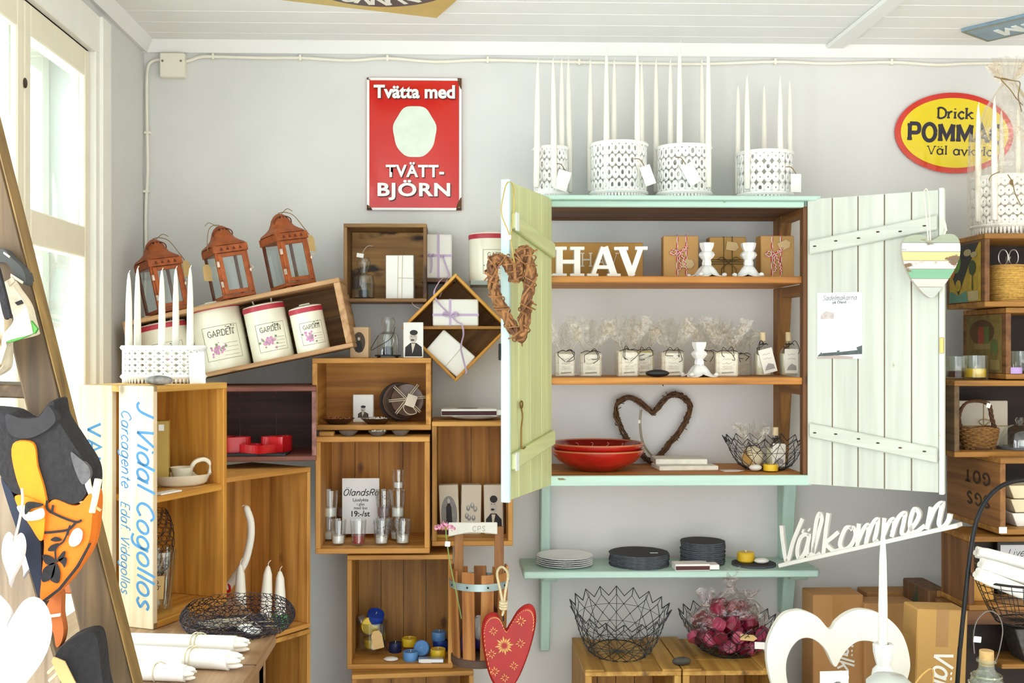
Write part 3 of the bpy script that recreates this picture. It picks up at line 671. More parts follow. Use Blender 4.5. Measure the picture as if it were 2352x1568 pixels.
def put_lantern(o, px, py, rz, label):
    # foot of the lantern on the slanting top of the crate
    best = min((abs((lambda q: q.x)(tloc(-k / 500 * tw, .09, th)) - P(px, py, -.21).x), k) for k in range(501))[1]
    p = tloc(-best / 500 * tw, .09, th + .0002); o.location = p; o.rotation_euler = (M.Rotation(-an, 4, 'Y') @ M.Rotation(rz, 4, 'Z')).to_euler(); o['label'] = label
put_lantern(lan, 388, 690, rad(38), 'leftmost copper-brown lantern on the tilted crate, behind the white candles')
l2 = dup(lan); put_lantern(l2, 540, 675, rad(31), 'middle copper-brown lantern on the tilted crate, its tag hanging left')
l3 = dup(lan); put_lantern(l3, 676, 650, rad(38), 'rightmost copper-brown lantern on the tilted crate, tag hanging right')
for l_ in (lan, l2, l3): l_['group'] = 'copper lanterns on the tilted crate'
for o in bpy.data.objects:
    if o.parent == l2 and o.name.startswith(('price_tag', 'string')):
        if o.name.startswith('price'): o.location = (-.058, -.0, .11)
        else: o.scale = (-.9, 1, 1)
# ================================================================ canisters
CREAM = mat('f1ecd6', .35, var=.03, coat=.3); CRED = mat('b63040', .4, var=.05); PINK = mat('d08fb6', .7, var=.2, scale=200); INK = mat('4a4640', .7, var=0); LEAFG = mat('7d9468', .7, var=.2, scale=120)
def canister(label, r, h, loc, rot, handle, name='canister', group='garden canisters', clip=None):
    o = thing(name, label, 'canister', loc, rot, group)
    MB().lathe([(r * .98, 0), (r, .003), (r, h - .008), (r * .985, h - .006)], 40).build('body', CREAM, o)
    MB().lathe([(r * 1.02, h - .010), (r * 1.03, h - .007), (r * 1.03, h + .0), (r * 1.02, h + .003)], 40).build('rim_band', CRED, o)
    l = MB().lathe([(r * 1.01, h + .002), (r * .98, h + .006), (r * .6, h + .010), (0, h + .012)], 40).build('lid', CREAM, o)
    if handle:
        k = r * .42; MB().tube([(-k, 0, h + .009), (-k * 1.15, -.004, h + .03), (-k * 1.3, -.004, h + .034), (-.5 * k, -.004, h + .029), (.5 * k, -.004, h + .029), (k * 1.3, -.004, h + .034), (k * 1.15, -.004, h + .03), (k, 0, h + .009)], .0022, 7).build('handle', CREAM, l)
    else: MB().tube([(-r * .3, 0, h + .011), (-r * .3, 0, h + .014), (r * .3, 0, h + .014), (r * .3, 0, h + .011)], .002, 6).build('handle', CREAM, l)
    # printed label, wrapped on the body
    a0 = .28
    def wrap(mb, dr=.0006):
        mb.v = [V(((r + dr - v.y) * sin(v.x / r + a0), -(r + dr - v.y) * cos(v.x / r + a0), v.z)) for v in mb.v]; return mb
    lw_, lh_ = r * 1.15, h * .52; zc = h * .36; mb = MB()
    def seg(p, q, w=.0008, mi=0):
        n = 10; mb.ribbon([(p[0] + (q[0] - p[0]) * i / n, p[1] + (q[1] - p[1]) * i / n) for i in range(n + 1)], w, 0, None, mi)
    x0, x1, z0, z1 = -lw_ * .62, lw_ * .62, zc - lh_ * .4, zc + lh_ * .6
    for p, q in (((x0, z0), (x1, z0)), ((x0, z1), (x1, z1)), ((x0, z0), (x0, z1)), ((x1, z0), (x1, z1))): seg(p, q)
    lettering(mb, 'GARDEN', 0, z1 - lh_ * .3, lh_ * .12, .16, .2, width=lw_ * .9, center=True, thin=.5)
    for k in range(4): seg((0, z0 + lh_ * (.1 + .12 * k)), (x1 * .85, z0 + lh_ * (.1 + .12 * k)), .0005)
    for k in range(40):
        x = -lw_ * .2 + R.gauss(0, .14) * lw_; z = z0 + lh_ * (.33 + R.gauss(0, .09)); s = .0022 + R.random() * .002
        mb.poly([(x + s * cos(t), z + s * sin(t)) for t in (0, 1.2, 2.5, 3.8, 5)], 0, 1 if k % 4 else 2)
    for k in range(10):
        x = lw_ * (.3 + R.gauss(0, .09)); z = z1 - lh_ * (.1 + R.gauss(0, .04)); s = .002
        mb.poly([(x + s * cos(t), z + s * sin(t)) for t in (0, 1.2, 2.5, 3.8, 5)], 0, 0 if k % 2 else 2)
    wrap(mb).build('printed_label', [INK, PINK, LEAFG], o)
    return o
def in_tilt(xl, label, r, h, handle):
    p = tloc(xl, r * 1.03 + .012, .0122); return canister(label, r, h, p, (M.Rotation(-an, 4, 'Y')).to_euler(), handle)
tx = lambda px, py: -(sqrt((P(px, py, -.25).x - tb_.x) ** 2 + (P(px, py, -.25).z - tb_.z) ** 2))
in_tilt(-.112, 'smallest cream canister in the tilted crate, nearest its right end', .045, .114, False)
in_tilt(-.223, 'cream canister with a raised wire handle in the tilted crate', .056, .143, True)
in_tilt(-.358, 'largest cream canister with floral label in the tilted crate', .069, .172, False)
in_tilt(-.506, 'cream canister with wire handle behind the white candles', .066, .15, True)
p = P(1128, 648, -.06); canister('cream canister with red rim on the wall behind the diamond crate', .064, .13, (p.x, -.075, p.z), (0, 0, rad(2)), False)
MB().bx(p.x - .06, p.x + .06, -.14, 0, p.z - .012, p.z - .0005).build('wall_ledge', mat('9fa8a2', .6), None).update_tag()
tag(bpy.data.objects['wall_ledge'], 'narrow grey ledge carrying the cream canister behind the diamond crate', 'ledge')
# ================================================================ lace candle holders and candles
LACE = mat('fbfaf5', .6, var=.02); WAX = mat('f6f1e4', .4, var=.02, sss=.15); WICK = mat('efe9dc', .8, var=0)
def lace(mb, r, h, n, m, hole, z0=0, sx=1, sy=1, sq=False, holef=.43, teeth=True):
    """band of pierced cells round an ellipse"""
    cw = 2 * pi / n; chh = h / m
    def pt(a, z): return (r * cos(a) * sx, r * sin(a) * sy, z0 + z)
    for j in range(m):
        for i in range(n):
            a0 = (i + (.5 * (j % 2) if not sq else 0)) * cw; zc = (j + .5) * chh
            k = 8; out, inn = [], []
            for q in range(k):
                t = 2 * pi * (q + .5) / k; s = 1 / max(abs(cos(t)), abs(sin(t)))
                out.append(pt(a0 + cw / 2 * cos(t) * s, zc + chh / 2 * sin(t) * s)); f = holef * (1 if not sq else s * .8) * (hole(i, j) if callable(hole) else hole)
                inn.append(pt(a0 + cw / 2 * cos(t) * f, zc + chh / 2 * sin(t) * f))
            mb.add(out + inn, [(q, (q + 1) % k, k + (q + 1) % k, k + q) for q in range(k)], 0, True)
    if teeth:
        nt_ = n * 2
        for i in range(nt_):
            a = 2 * pi * i / nt_; d_ = pi / nt_
            mb.add([pt(a - d_, 0), pt(a + d_, 0), pt(a + d_ * .35, -h * .22), pt(a - d_ * .35, -h * .22)], [(0, 3, 2, 1)], 0, True)
def holder(name, label, loc, r, h, n, m, hole, sx=1, sy=1, sq=False, tagpos=None, tagrot=.3, group='lace candle holders'):
    o = thing(name, label, 'candle holder', loc, (0, 0, 0), group)
    t = h * .18; mb = MB(); lace(mb, r, h - t, n, m, hole, t, sx, sy, sq)
    mb.tube([(r * cos(2 * pi * q / 48) * sx, r * sin(2 * pi * q / 48) * sy, h) for q in range(48)], .0022, 5, True).tube([(r * cos(2 * pi * q / 48) * sx, r * sin(2 * pi * q / 48) * sy, t) for q in range(48)], .002, 5, True)
    b = mb.build('lace_band', LACE, o); md = b.modifiers.new('s', 'SOLIDIFY'); md.thickness = .003
    MB().lathe([(r * .97, t * 1.05), (r * .97, t * 1.4), (0, t * 1.4)], 32, sx=sx, sy=sy).build('floor_disc', LACE, o)
    if tagpos:
        a, zt, w_, h_ = tagpos; y = -r * sy - .008; x = a
        s = MB().tube(crom([(x - .02, y, zt + .02), (x - .005, y - .004, zt + .018), (x + .008, y - .004, zt)], 5), .0011, 5).build('string', mat('7a5a30', .9), o)
        MB().bx(-w_ / 2, w_ / 2, -.0008, .0008, -h_, 0).build('paper_tag', PAPER, o, 0, (x + .008, y - .004, zt), (0, tagrot, 0))
    return o
def taper(name, label, x, y, z0, z1, r, group, lean=0):
    h = z1 - z0; o = thing(name, label, 'candle', (x, y, z0), (0, lean, 0), group)
    MB().lathe([(r * .8, 0), (r, .004), (r, h * .35), (r * .8, h * .72), (r * .52, h * .9), (r * .22, h * .975), (0, h * .985)], 14).build('wax', WAX, o)
    MB().tube([(0, 0, h * .97), (.001, 0, h * .99), (.003, 0, h * 1.005)], .0009, 5).build('wick', WICK, o)
    return o
zc_ = ztop + .0122
HOLD = [('leftmost', 1265, 343, 447, .048, 20, 4, 1233, [(1232, 132, 0, -.04), (1273, 130, 0, .03), (1290, 131, 1, 0), (1309, 131, 1, .04)], (.028, .085, .036, .055), .3),
        ('second', 1421, 335, 447, .079, 26, 4, 1, [(1356, 131, 1, 0), (1393, 108, 0, 0), (1411, 133, 1, 0), (1464, 113, 0, 0), (1474, 140, 1, 0)], (.05, .095, .03, .055), -.35),
        ('third', 1571, 342, 447, .076, 24, 4, 1, [(1507, 132, 1, 0), (1540, 133, 1, 0), (1561, 95, 0, 0), (1612, 131, 1, 0), (1627, 102, 0, 0)], (-.02, .1, .035, .06), -.5),
        ('rightmost', 1757, 355, 447, .077, 22, 4, 1, [(1695, 192, 1, 0), (1716, 171, 0, 0), (1755, 193, 1, 0), (1792, 174, 0, 0), (1814, 182, 1, 0)], (.055, .075, .028, .05), 0)]
for nm, px, yt, yb, r, n, m, _, cans, tg, tr_ in HOLD:
    Yh = -.14; c = P(px, 400, Yh); hh = P(px, yt, Yh).z - zc_
    R.seed(px); hol = {(i, j): R.choice([.5, .8, 1, 1, 1.15]) for i in range(40) for j in range(8)}
    sqq = nm == 'rightmost'
    hf = (lambda i, j, h_=hol: h_[(i, j)]) if not sqq else (lambda i, j: 1.2 if (i + 2 * j) % 5 == 0 else .5)
    ho = holder('candle_holder', '%s white pierced candle holder on top of the cupboard' % nm, (c.x, Yh, zc_), r, hh, n, m, hf, 1, .9, sqq, tg, tr_)
    names = {4: ['leftmost', 'second', 'third', 'rightmost'], 5: ['leftmost', 'second', 'middle', 'fourth', 'rightmost']}[len(cans)]
    for (cxp, cyt, back, ln), od in zip(cans, names):
        yy = Yh + (.045 if back else -.05); x = P(cxp, 300, yy).x
        taper('taper_candle', '%s tall white taper in the %s pierced holder on the cupboard' % (od, nm), x, yy, zc_ + hh * .26, P(cxp, cyt, yy).z, .0085, 'tapers on top of the cupboard', -ln * .3)
# ================================================================ things in and on the left crates
def proj(p):
    q = V(p) - CAM; f = q.x * sT + q.y * cT; r = q.x * cT - q.y * sT
    return PX + F * r / f, PY - F * q.z / f
def inc(o, px, yl, z):        # point inside a turned crate: local depth yl, height z, seen at pixel column px
    lo, hi = -1.0, 1.0; m = M.Translation(o.location) @ o.rotation_euler.to_matrix().to_4x4()
    for _ in range(40):
        c = (lo + hi) / 2
        if proj(m @ V((c, yl, z)))[0] < px: lo = c
        else: hi = c
    return m @ V((c, yl, z))
SLATE = mat('25272b', .75, var=.25, scale=50, bp=.3); SLATE_L = mat('484c52', .8, var=.3, scale=80, bp=.4)
WHITEP = mat('f3f1ea', .65, var=.03); IVORY = mat('f0e9d2', .3, var=.03, coat=.4); BLK = mat('191716', .5, .3, var=.1); IRON = mat('2d2b2a', .5, .6, var=.2)
TWINE = mat('d8ccae', .9, var=.1); LILAC = mat('cdb5d6', .55, var=.06); REDC = mat('c2141a', .35, var=.08, coat=.3); PHOTO = mat('d9cdb8', .6, var=.03)
SEPIA = mat('55483c', .7, var=.15, scale=80); GREYP = mat('8f8c88', .7, var=.2, scale=60); DARKP = mat('2c2a2b', .7, var=.1); SKIN = mat('c9c0b4', .7, var=.08, scale=90)
def boxthing(name, label, cat, px0, py0, px1, py1, Y, dep, m, rz=0, ry=0, group=None, part='body', zb=None, bev=.0015):
    x, z, w, h = RC(px0, py0, px1, py1, Y)
    if zb is not None: h = h + z - zb; z = zb
    o = thing(name, label, cat, (x, Y + dep / 2, z), (0, ry, rz), group)
    MB().bx(-w / 2, w / 2, -dep / 2, dep / 2, 0, h).build(part, m, o, bev)
    return o, w, h
def portrait(o, w, h, y, kind, x=0, z=0):
    """old printed portrait: oval or bust of a person in dark clothes, kept anonymous"""
    def el(cx, cz, a, b, n=24): return [(x + cx + a * cos(2 * pi * k / n), z + cz + b * sin(2 * pi * k / n)) for k in range(n)]
    mb = MB(); e = .0003; ms = [GREYP, DARKP, SKIN, PHOTO, SEPIA]
    if kind == 'oval': 
        mb.poly(el(0, h * .5, w * .34, h * .34), y - e, 4); mb.poly(el(0, h * .62, w * .07, h * .055), y - 2 * e, 2)
        mb.poly([(x - w * .2, z + h * .2), (x + w * .2, z + h * .2), (x + w * .15, z + h * .5), (x, z + h * .57), (x - w * .15, z + h * .5)], y - 2 * e, 1)
    elif kind == 'full':
        mb.poly(el(0, h * .42, w * .42, h * .36), y - e, 0); mb.poly(el(0, h * .68, w * .07, h * .05), y - 2 * e, 2)
        mb.poly([(x - w * .16, z + h * .1), (x + w * .16, z + h * .1), (x + w * .13, z + h * .55), (x + w * .06, z + h * .63), (x - w * .06, z + h * .63), (x - w * .15, z + h * .55)], y - 2 * e, 1)
        mb.poly([(x - w * .4, z + h * .14), (x + w * .4, z + h * .14), (x + w * .3, z + h * .2), (x - w * .3, z + h * .2)], y - 1.5 * e, 4)
    elif kind == 'group':
        for cx, cz in ((-.15, .5), (.05, .55), (.2, .48), (-.1, .3), (.12, .3), (-.22, .34)): mb.poly(el(w * cx, h * (cz + .03), w * .1, h * .06), y - e, 0); mb.poly(el(w * cx, h * (cz + .05), w * .05, h * .035), y - 2 * e, 2)
    else:
        s = 1 if kind == 'bust' else .62; b = 0 if kind == 'bust' else h * .12; d = 4 if kind != 'bust' else 0
        mb.poly([(x - w * .42 * s, z + b + h * .04), (x + w * .44 * s, z + b + h * .04), (x + w * .42 * s, z + b + h * .3 * s), (x + w * .15 * s, z + b + h * .42 * s), (x - w * .15 * s, z + b + h * .42 * s), (x - w * .4 * s, z + b + h * .3 * s)], y - e, 1 if kind == 'bust' else 4)
        mb.poly([(x - w * .05 * s, z + b + h * .12 * s), (x + w * .1 * s, z + b + h * .4 * s), (x - w * .1 * s, z + b + h * .4 * s)], y - 2 * e, 3)
        mb.poly(el(0, b + h * .58 * s, w * .19 * s, h * .165 * s), y - 2 * e, 2); mb.poly(el(w * .02 * s, b + h * .71 * s, w * .2 * s, h * .075 * s), y - 3 * e, 1)
        mb.poly(el(-w * .04 * s, b + h * .5 * s, w * .1 * s, h * .022 * s), y - 3 * e, 1)
        for sx in (-.09, .06): mb.poly(el(w * sx * s, b + h * .61 * s, w * .03 * s, h * .01 * s), y - 3.5 * e, 4)
    return mb.build('printed_portrait', ms, o)
def card(name, label, px0, py0, px1, py1, Y, dep, kind, rz=0, ry=0, zb=None, group='boxes with old portraits', m=None, cat='box'):
    o, w, h = boxthing(name, label, cat, px0, py0, px1, py1, Y, dep, m or PHOTO, rz, ry, group, zb=zb)
    portrait(o, w, h, -dep / 2, kind); return o
def zof(o, part='bottom_panel', t=.012): return o.location.z + t
# ---- pale crate
sh = vc.location.z + .515 * vh + .0142
p = inc(vc, 360, .12, 0); o = thing('gift_box', 'tall mustard-coloured box standing inside the pale crate', 'box', (p.x, p.y, sh), (0, 0, rad(10)))
MB().bx(-.028, .028, -.022, .022, 0, .150).build('body', mat('b99a4a', .5, var=.05), o, .001); MB().bx(.006, .018, -.0226, -.0222, .128, .142).build('price_sticker', PAPER, o)
p = inc(vc, 418, .075, 0); o = thing('chamberstick', 'cream ceramic chamberstick with loop handle on the pale crate shelf', 'candle holder', (p.x, p.y, sh), (0, 0, rad(35)))
MB().lathe([(0, .001), (.048, 0), (.058, .006), (.066, .024), (.070, .026), (.066, .022), (.052, .008), (0, .006)], 36, sx=1, sy=.72, cap=False).build('dish', IVORY, o)
MB().lathe([(.018, .006), (.026, .040), (.028, .042), (.023, .038), (.015, .012), (0, .012)], 24, (.0, 0, 0), cap=False).build('cup', IVORY, o)
MB().tube(crom([(.02, 0, .035), (.032, 0, .052), (.055, 0, .056), (.07, 0, .042), (.066, 0, .02)], 6), .0052, 8).build('handle', IVORY, o)
p = inc(vc, 384, .02, 0); o = MB().bx(-.035, .035, -.012, .012, 0, .003).build('paper_slip', PAPER, None, 0, (p.x, p.y, sh), (0, 0, vc.rotation_euler.z)); tag(o, 'folded white paper slip at the front edge of the pale crate shelf', 'paper')
fl = vc.location.z + .0142
def wire_dome(name, label, cat, loc, rx, rz, m, n=9, k=16, rot=(0, 0, 0)):
    o = thing(name, label, cat, loc, rot); mb = MB()
    for i in range(n):
        ph = -pi / 2 + pi * (i + .5) / n * .8
        for j in range(k):
            a = 2 * pi * (j + .5 * (i % 2)) / k; c = V((rx * cos(ph) * cos(a), rx * cos(ph) * sin(a), rz * sin(ph)))
            e1 = V((-sin(a), cos(a), 0)); e2 = V((-sin(ph) * cos(a), -sin(ph) * sin(a), rz / rx * cos(ph)))
            s = rx * cos(ph) * pi / k * 1.3; u = rx * 1.3 / n
            mb.tube([c + e1 * s * cos(t) + e2 * u * sin(t) for t in [2 * pi * q / 8 for q in range(8)]], .0007, 4, True)
    mb.build('mesh', m, o); return o
p = inc(vc, 352, .075, 0); wire_dome('wire_dome', 'dark looped-wire dome inside the lower half of the pale crate', 'basket', (p.x, p.y, fl + .155), .044, .085, IRON, 11, 14)
p = inc(vc, 366, .055, 0); o = thing('glass_vase', 'clear glass vase with a price tag at the foot of the pale crate', 'vase', (p.x, p.y, fl))
MB().lathe([(.026, 0), (.03, .006), (.028, .03), (.034, .09), (.037, .135), (.035, .135), (.032, .09), (.026, .03), (.02, .01), (0, .01)], 24, cap=False).build('body', film('f6faf8', .09, .05, .45), o)
t_ = MB().bx(-.016, .016, -.0006, .0006, -.05, 0).build('price_tag', CARD, o, 0, (.004, -.035, .085), (0, .05, .35))
mb = MB(); mb.ribbon([(-.005, -.012), (.002, -.01), (.004, -.014), (-.001, -.019), (.005, -.022), (.004, -.029), (-.005, -.029)], .0016, -.0008); mb.ribbon([(.001, -.036), (.001, -.043)], .0016, -.0008); mb.box((.008, -.0008, -.022), (.002, .0002, .002)); mb.build('lettering', INK, t_)
# ---- reddish crate
fz = rc.location.z + .0122
p = inc(rc, 600, .06, 0); sl = thing('slate_tile', 'thin slate tile under the red dishes', 'tile', (p.x - .02, p.y, fz)); MB().bx(-.1, .09, -.045, .05, 0, .006).build('slab', SLATE, sl, .001)
def heart2(w, h, n=40):
    pts = []
    for k in range(n):
        t = 2 * pi * k / n; pts.append((16 * sin(t) ** 3, 13 * cos(t) - 5 * cos(2 * t) - 2 * cos(3 * t) - cos(4 * t)))
    x0 = min(q[0] for q in pts); x1 = max(q[0] for q in pts); z0 = min(q[1] for q in pts); z1 = max(q[1] for q in pts)
    return [((q[0] - x0) / (x1 - x0) * w - w / 2, (q[1] - z0) / (z1 - z0) * h) for q in pts]
for px, yy, s, rz, lab in ((597, .042, 1.1, .1, 'shiny red heart-shaped candle dish in front on the slate tile'), (640, .075, .85, .5, 'small red heart-shaped dish on the slate, at the right behind'), (535, .075, .85, -.3, 'small red heart-shaped dish at the left in the reddish crate')):
    p = inc(rc, px, yy, 0); o = thing('candle_dish', lab, 'candle holder', (p.x, p.y, fz + .0062), (0, 0, rz), 'red candle dishes')
    hh = .022 if yy < .06 else .04
    mb = MB(); ou = heart2(.1 * s, .08 * s); inn = [(a * .86, .04 * s + (b - .04 * s) * .86) for a, b in ou]
    mb.ring(ou, inn, 0, hh); mb.v = [V((v.x, v.z - .04 * s, v.y)) for v in mb.v]; mb.f = [f[::-1] for f in mb.f]; mb.build('wall', REDC, o, .002)
    mb = MB(); mb.prism(inn, .004, .008); mb.v = [V((v.x, v.z - .04 * s, v.y)) for v in mb.v]; mb.f = [f[::-1] for f in mb.f]; mb.build('floor', REDC, o)
# ---- plank crate with candles
pz = pc.location.z + .0122
p = inc(pc, 558, .06, 0); o = thing('curved_candle', 'tall bent white candle leaning in the plank crate', 'candle', (p.x, p.y, pz)); rel = V((p.x, p.y, pz))
pts = [P(a, b, p.y) - rel for a, b in ((522, 1350), (540, 1325), (562, 1290), (575, 1240), (576, 1200), (568, 1172), (563, 1160))]
MB().tube(crom(pts, 6), lambda t: .0105 * (1 - .15 * t) if t < .8 else .0105 * .85 * max(.12, (1 - ((t - .8) / .2) ** 2) ** .5), 12).build('wax', WAX, o)
MB().tube([P(a, b, p.y) - rel for a, b in ((564, 1162), (560, 1160), (556, 1162))], .0011, 5).build('wick', WICK, o)
MB().tube(crom([pts[0] + V(q) for q in ((-.002, 0, .012), (.006, -.008, .01), (.008, -.01, -.004), (-.004, -.01, -.01), (.004, -.01, -.022))], 4), .0035, 6).build('ribbon', REDC, o)
YEL = mat('e3b721', .4, var=.06, sss=.1); GRN = mat('4b9a3f', .45, var=.1)
for px, top, m, lab in ((552, 1284, YEL, 'short white candle in a yellow petal cup, left of the three in the plank crate'), (608, 1287, YEL, 'short white candle in a yellow petal cup, middle of the three in the plank crate'), (643, 1300, GRN, 'short white candle in a green petal cup in the plank crate')):
    p = inc(pc, px, .035, 0); h = P(px, top + 8, p.y).z - pz
    o = thing('petal_candle', lab, 'candle', (p.x, p.y, pz), (0, rad(3) if px == 608 else 0, 0), 'short candles in petal cups')
    MB().lathe([(.014, 0), (.0155, .01), (.0145, h * .55), (.011, h * .85), (.005, h * .96), (0, h * .985)], 16).build('wax', WAX, o)
    MB().tube(crom([(0, 0, h * .97), (.001, 0, h * 1.02), (.006, 0, h * 1.06)], 4), .001, 5).build('wick', WICK, o)
    mb = MB()
    for k in range(6):
        a = 2 * pi * k / 6; mb.ell((.015 * cos(a), .015 * sin(a), .018), (.008, .008, .019), 8, 6)
    mb.build('petal_cup', m, o)
# ---- candle table
TZ = vc.location.z - .0005
tbl = thing('candle_table', 'wooden table at lower left with white candle bundles on it', 'table', (-.75, -1.35, 0))
def tp(x, d): return (x + .75, d - 3.2 + 1.35)
outl = [tp(-1.25 + .37, 1.15), tp(-.372, 1.15), tp(-.372, 2.3), tp(-.52, 2.62), tp(-.86, 2.66), tp(-.86, 1.15)]
outl = [tp(-.86, 1.82), tp(-.372, 1.82), tp(-.372, 2.3), tp(-.52, 2.62), tp(-.86, 2.66)]
mb = MB(); n = 5; mb.add([(x, y, TZ - .028) for x, y in outl] + [(x, y, TZ) for x, y in outl], [tuple(range(n))[::-1], tuple(range(n, 2 * n))] + [(i, (i + 1) % n, (i + 1) % n + n, i + n) for i in range(n)])
TT = wood('a88460', 'c09c74', '8a6644', rough=.4); mb.build('top', TT, tbl, .002)
for dd in (2.06, 1.94): MB().box((tp(-.62, dd)[0], tp(-.6, dd)[1], TZ - .0006), (.5, .004, .002), 0).build('board_joint', mat('5d4028', .8), tbl)
mb = MB(); mb.bx(tp(-.385, 0)[0] - .01, tp(-.385, 0)[0], tp(0, 1.86)[1], tp(0, 2.25)[1], TZ - .12, TZ - .028); mb.build('apron', TT, tbl)
for x, d in ((-.41, 1.88), (-.41, 2.2), (-.82, 1.88), (-.82, 2.2)): MB().box((*tp(x, d), (TZ - .028) / 2), (.05, .05, TZ - .028)).build('leg', TT, tbl, .002)
def bundle(label, px0, px1, py, r, lean=0, ntw=1):
    a = PZ(px0, py + 10, TZ + r); b = PZ(px1, py + 10 + lean, TZ + r)
    d = b - a; Lg = d.length; c = (a + b) / 2
    o = thing('candle_bundle', label, 'candle bundle', (c.x, c.y, TZ), (0, 0, math.atan2(d.y, d.x)), 'paper-wrapped candle bundles on the table')
    mb = MB(); mb.tube([(-Lg / 2, 0, r), (-Lg / 4, 0, r * 1.01), (Lg * .38, 0, r), (Lg * .44, 0, r * .97)], lambda t: r * (1 + .03 * sin(9 * t)), 14); mb.build('paper_wrap', WHITEP, o)
    for k, (yy, zz_) in enumerate(((0, .5), (.5, 1.1), (-.5, 1.1), (0, 1.5))): MB().tube([(Lg * .42, yy * r, zz_ * r), (Lg * .5, yy * r, zz_ * r), (Lg * .54, yy * r * .9, zz_ * r)], lambda t: r * .42 * (1 if t < .5 else 1.25 - t), 10).build('candle_tip', WAX, o)
    for k in range(ntw):
        x = Lg * (.12 + .03 * k); MB().tube([(x, (r + .001) * cos(t), r + (r + .001) * sin(t)) for t in [2 * pi * i / 16 for i in range(16)]], .0013, 5, True).tube(crom([(x, -.004, 2 * r + .001), (x + .012, -.012, 2 * r + .008), (x + .02, -.004, 2 * r + .002)], 4), .0012, 5).build('string', TWINE, o)
    return o
bundle('rearmost paper-wrapped white candle bundle on the table, touching the pale crate', 255, 560, 1462, .017, 8, 2)
bundle('middle paper-wrapped white candle bundle on the table', 255, 545, 1492, .0185, 14, 2)
bundle('short white candle bundle nearest the ladder on the table', 225, 440, 1530, .015, 6, 1)
a = PZ(345, 1548, TZ); o = thing('paper_packet', 'flat white paper packet with a brown underside on the table', 'packet', (a.x, a.y, TZ), (0, 0, .25))
MB().bx(-.07, .06, -.03, .03, .002, .02).build('packet', WHITEP, o, .006); MB().bx(-.066, .056, -.027, .027, 0, .003).build('underside', CARD, o)
# looped wire basket
c0 = V((-.457, -.87, TZ)); wb = thing('wire_basket', 'low oval basket of dark looped wire at the table corner', 'basket', c0)
BW = mat('35313a', .45, .5, var=.2); mb = MB(); R.seed(3)
def bpt(a, t): # t 0 bottom .. 1 rim
    r = .098 + .022 * sin(pi * min(1, t * .75 + .1)); return V((r * cos(a), r * sin(a), .002 + .047 * t))
for i in range(5):
    for j in range(46):
        a = 2 * pi * (j + R.random() * .6) / 46; t = (i + .5) / 5 + R.uniform(-.05, .05); da = .10; dt = .16
        mb.tube([bpt(a + da * cos(q) + .03 * sin(2 * q), t + dt * sin(q)) for q in [2 * pi * k / 9 for k in range(9)]], .0008, 4, True)
mb.build('looped_side', BW, wb); mb = MB()
for j in range(150):
    r = .1 * sqrt(R.random()); a = R.random() * 6.28; x, y = r * cos(a), r * sin(a); s = .012
    mb.tube([(x + s * cos(q), y + s * sin(q), .003 + .002 * R.random()) for q in [2 * pi * k / 7 for k in range(7)]], .0008, 4, True)
mb.build('looped_floor', BW, wb)
for dx, dy, lab in ((.025, -.045, 'white glazed pebble in the looped wire basket, the rear one'), (.045, -.075, 'white glazed pebble in the looped wire basket, the front one')):
    o = MB().ell((0, 0, .007), (.019, .012, .007), 14, 8).build('white_pebble', mat('f2f2ee', .25, var=.02)); o.location = c0 + V((dx, dy, .006)); tag(o, lab, 'stone', 'white pebbles in the wire basket')
mb = MB(); R.seed(9)
for k in range(26):
    q = [(R.gauss(-.01, .03), R.gauss(-.03, .02), .01 + R.random() * .018) for _ in range(4)]; mb.tube(crom(q, 4), .0008, 4)
o = mb.build('string_tangle', mat('b9ab95', .9, var=.1)); o.location = c0; tag(o, 'tangle of pale string lying in the looped wire basket', 'string')
# lace holder with five candles on the pale crate
zt = vc.location.z + vh + .0002; c = (vc.location.x - .062, vc.location.y + .075, zt)
hl = P(375, 798, c[1]).z - zt
o = holder('candle_holder', 'long white pierced candle holder on the pale crate, beside the stone', (P(376, 840, c[1]).x, c[1], zt), .094, hl, 30, 5, .55, 1, .45, True, None)
xx = P(470, 810, c[1] - .03).x - P(376, 840, c[1]).x; q = MB().bx(-.018, .018, -.0006, .0006, -.05, .03).build('paper_tag', PAPER, o, 0, (xx - .016, -.036, .04), (0, -.05, .5))
for (px, pt_, yy), od in zip(((296, 622, 0), (316, 612, .018), (372, 616, -.02), (404, 612, .012), (437, 610, -.012)), ('leftmost', 'second', 'middle', 'fourth', 'rightmost')):
    y = c[1] + yy; taper('taper_candle', '%s white candle in the long pierced holder on the pale crate' % od, P(px, 700, y).x, y, zt + hl * .26, P(px, pt_, y).z, .0085, 'candles in the long holder')
pp = P(362, 872, vc.location.y - .085); o = MB().ell((0, 0, .0105), (.03, .016, .0105), 18, 10, jit=.05).build('stone', mat('8b8680', .8, var=.5, scale=70)); o.location = (pp.x, pp.y + .01, zt); tag(o, 'grey speckled stone in front of the long white candle holder', 'stone')
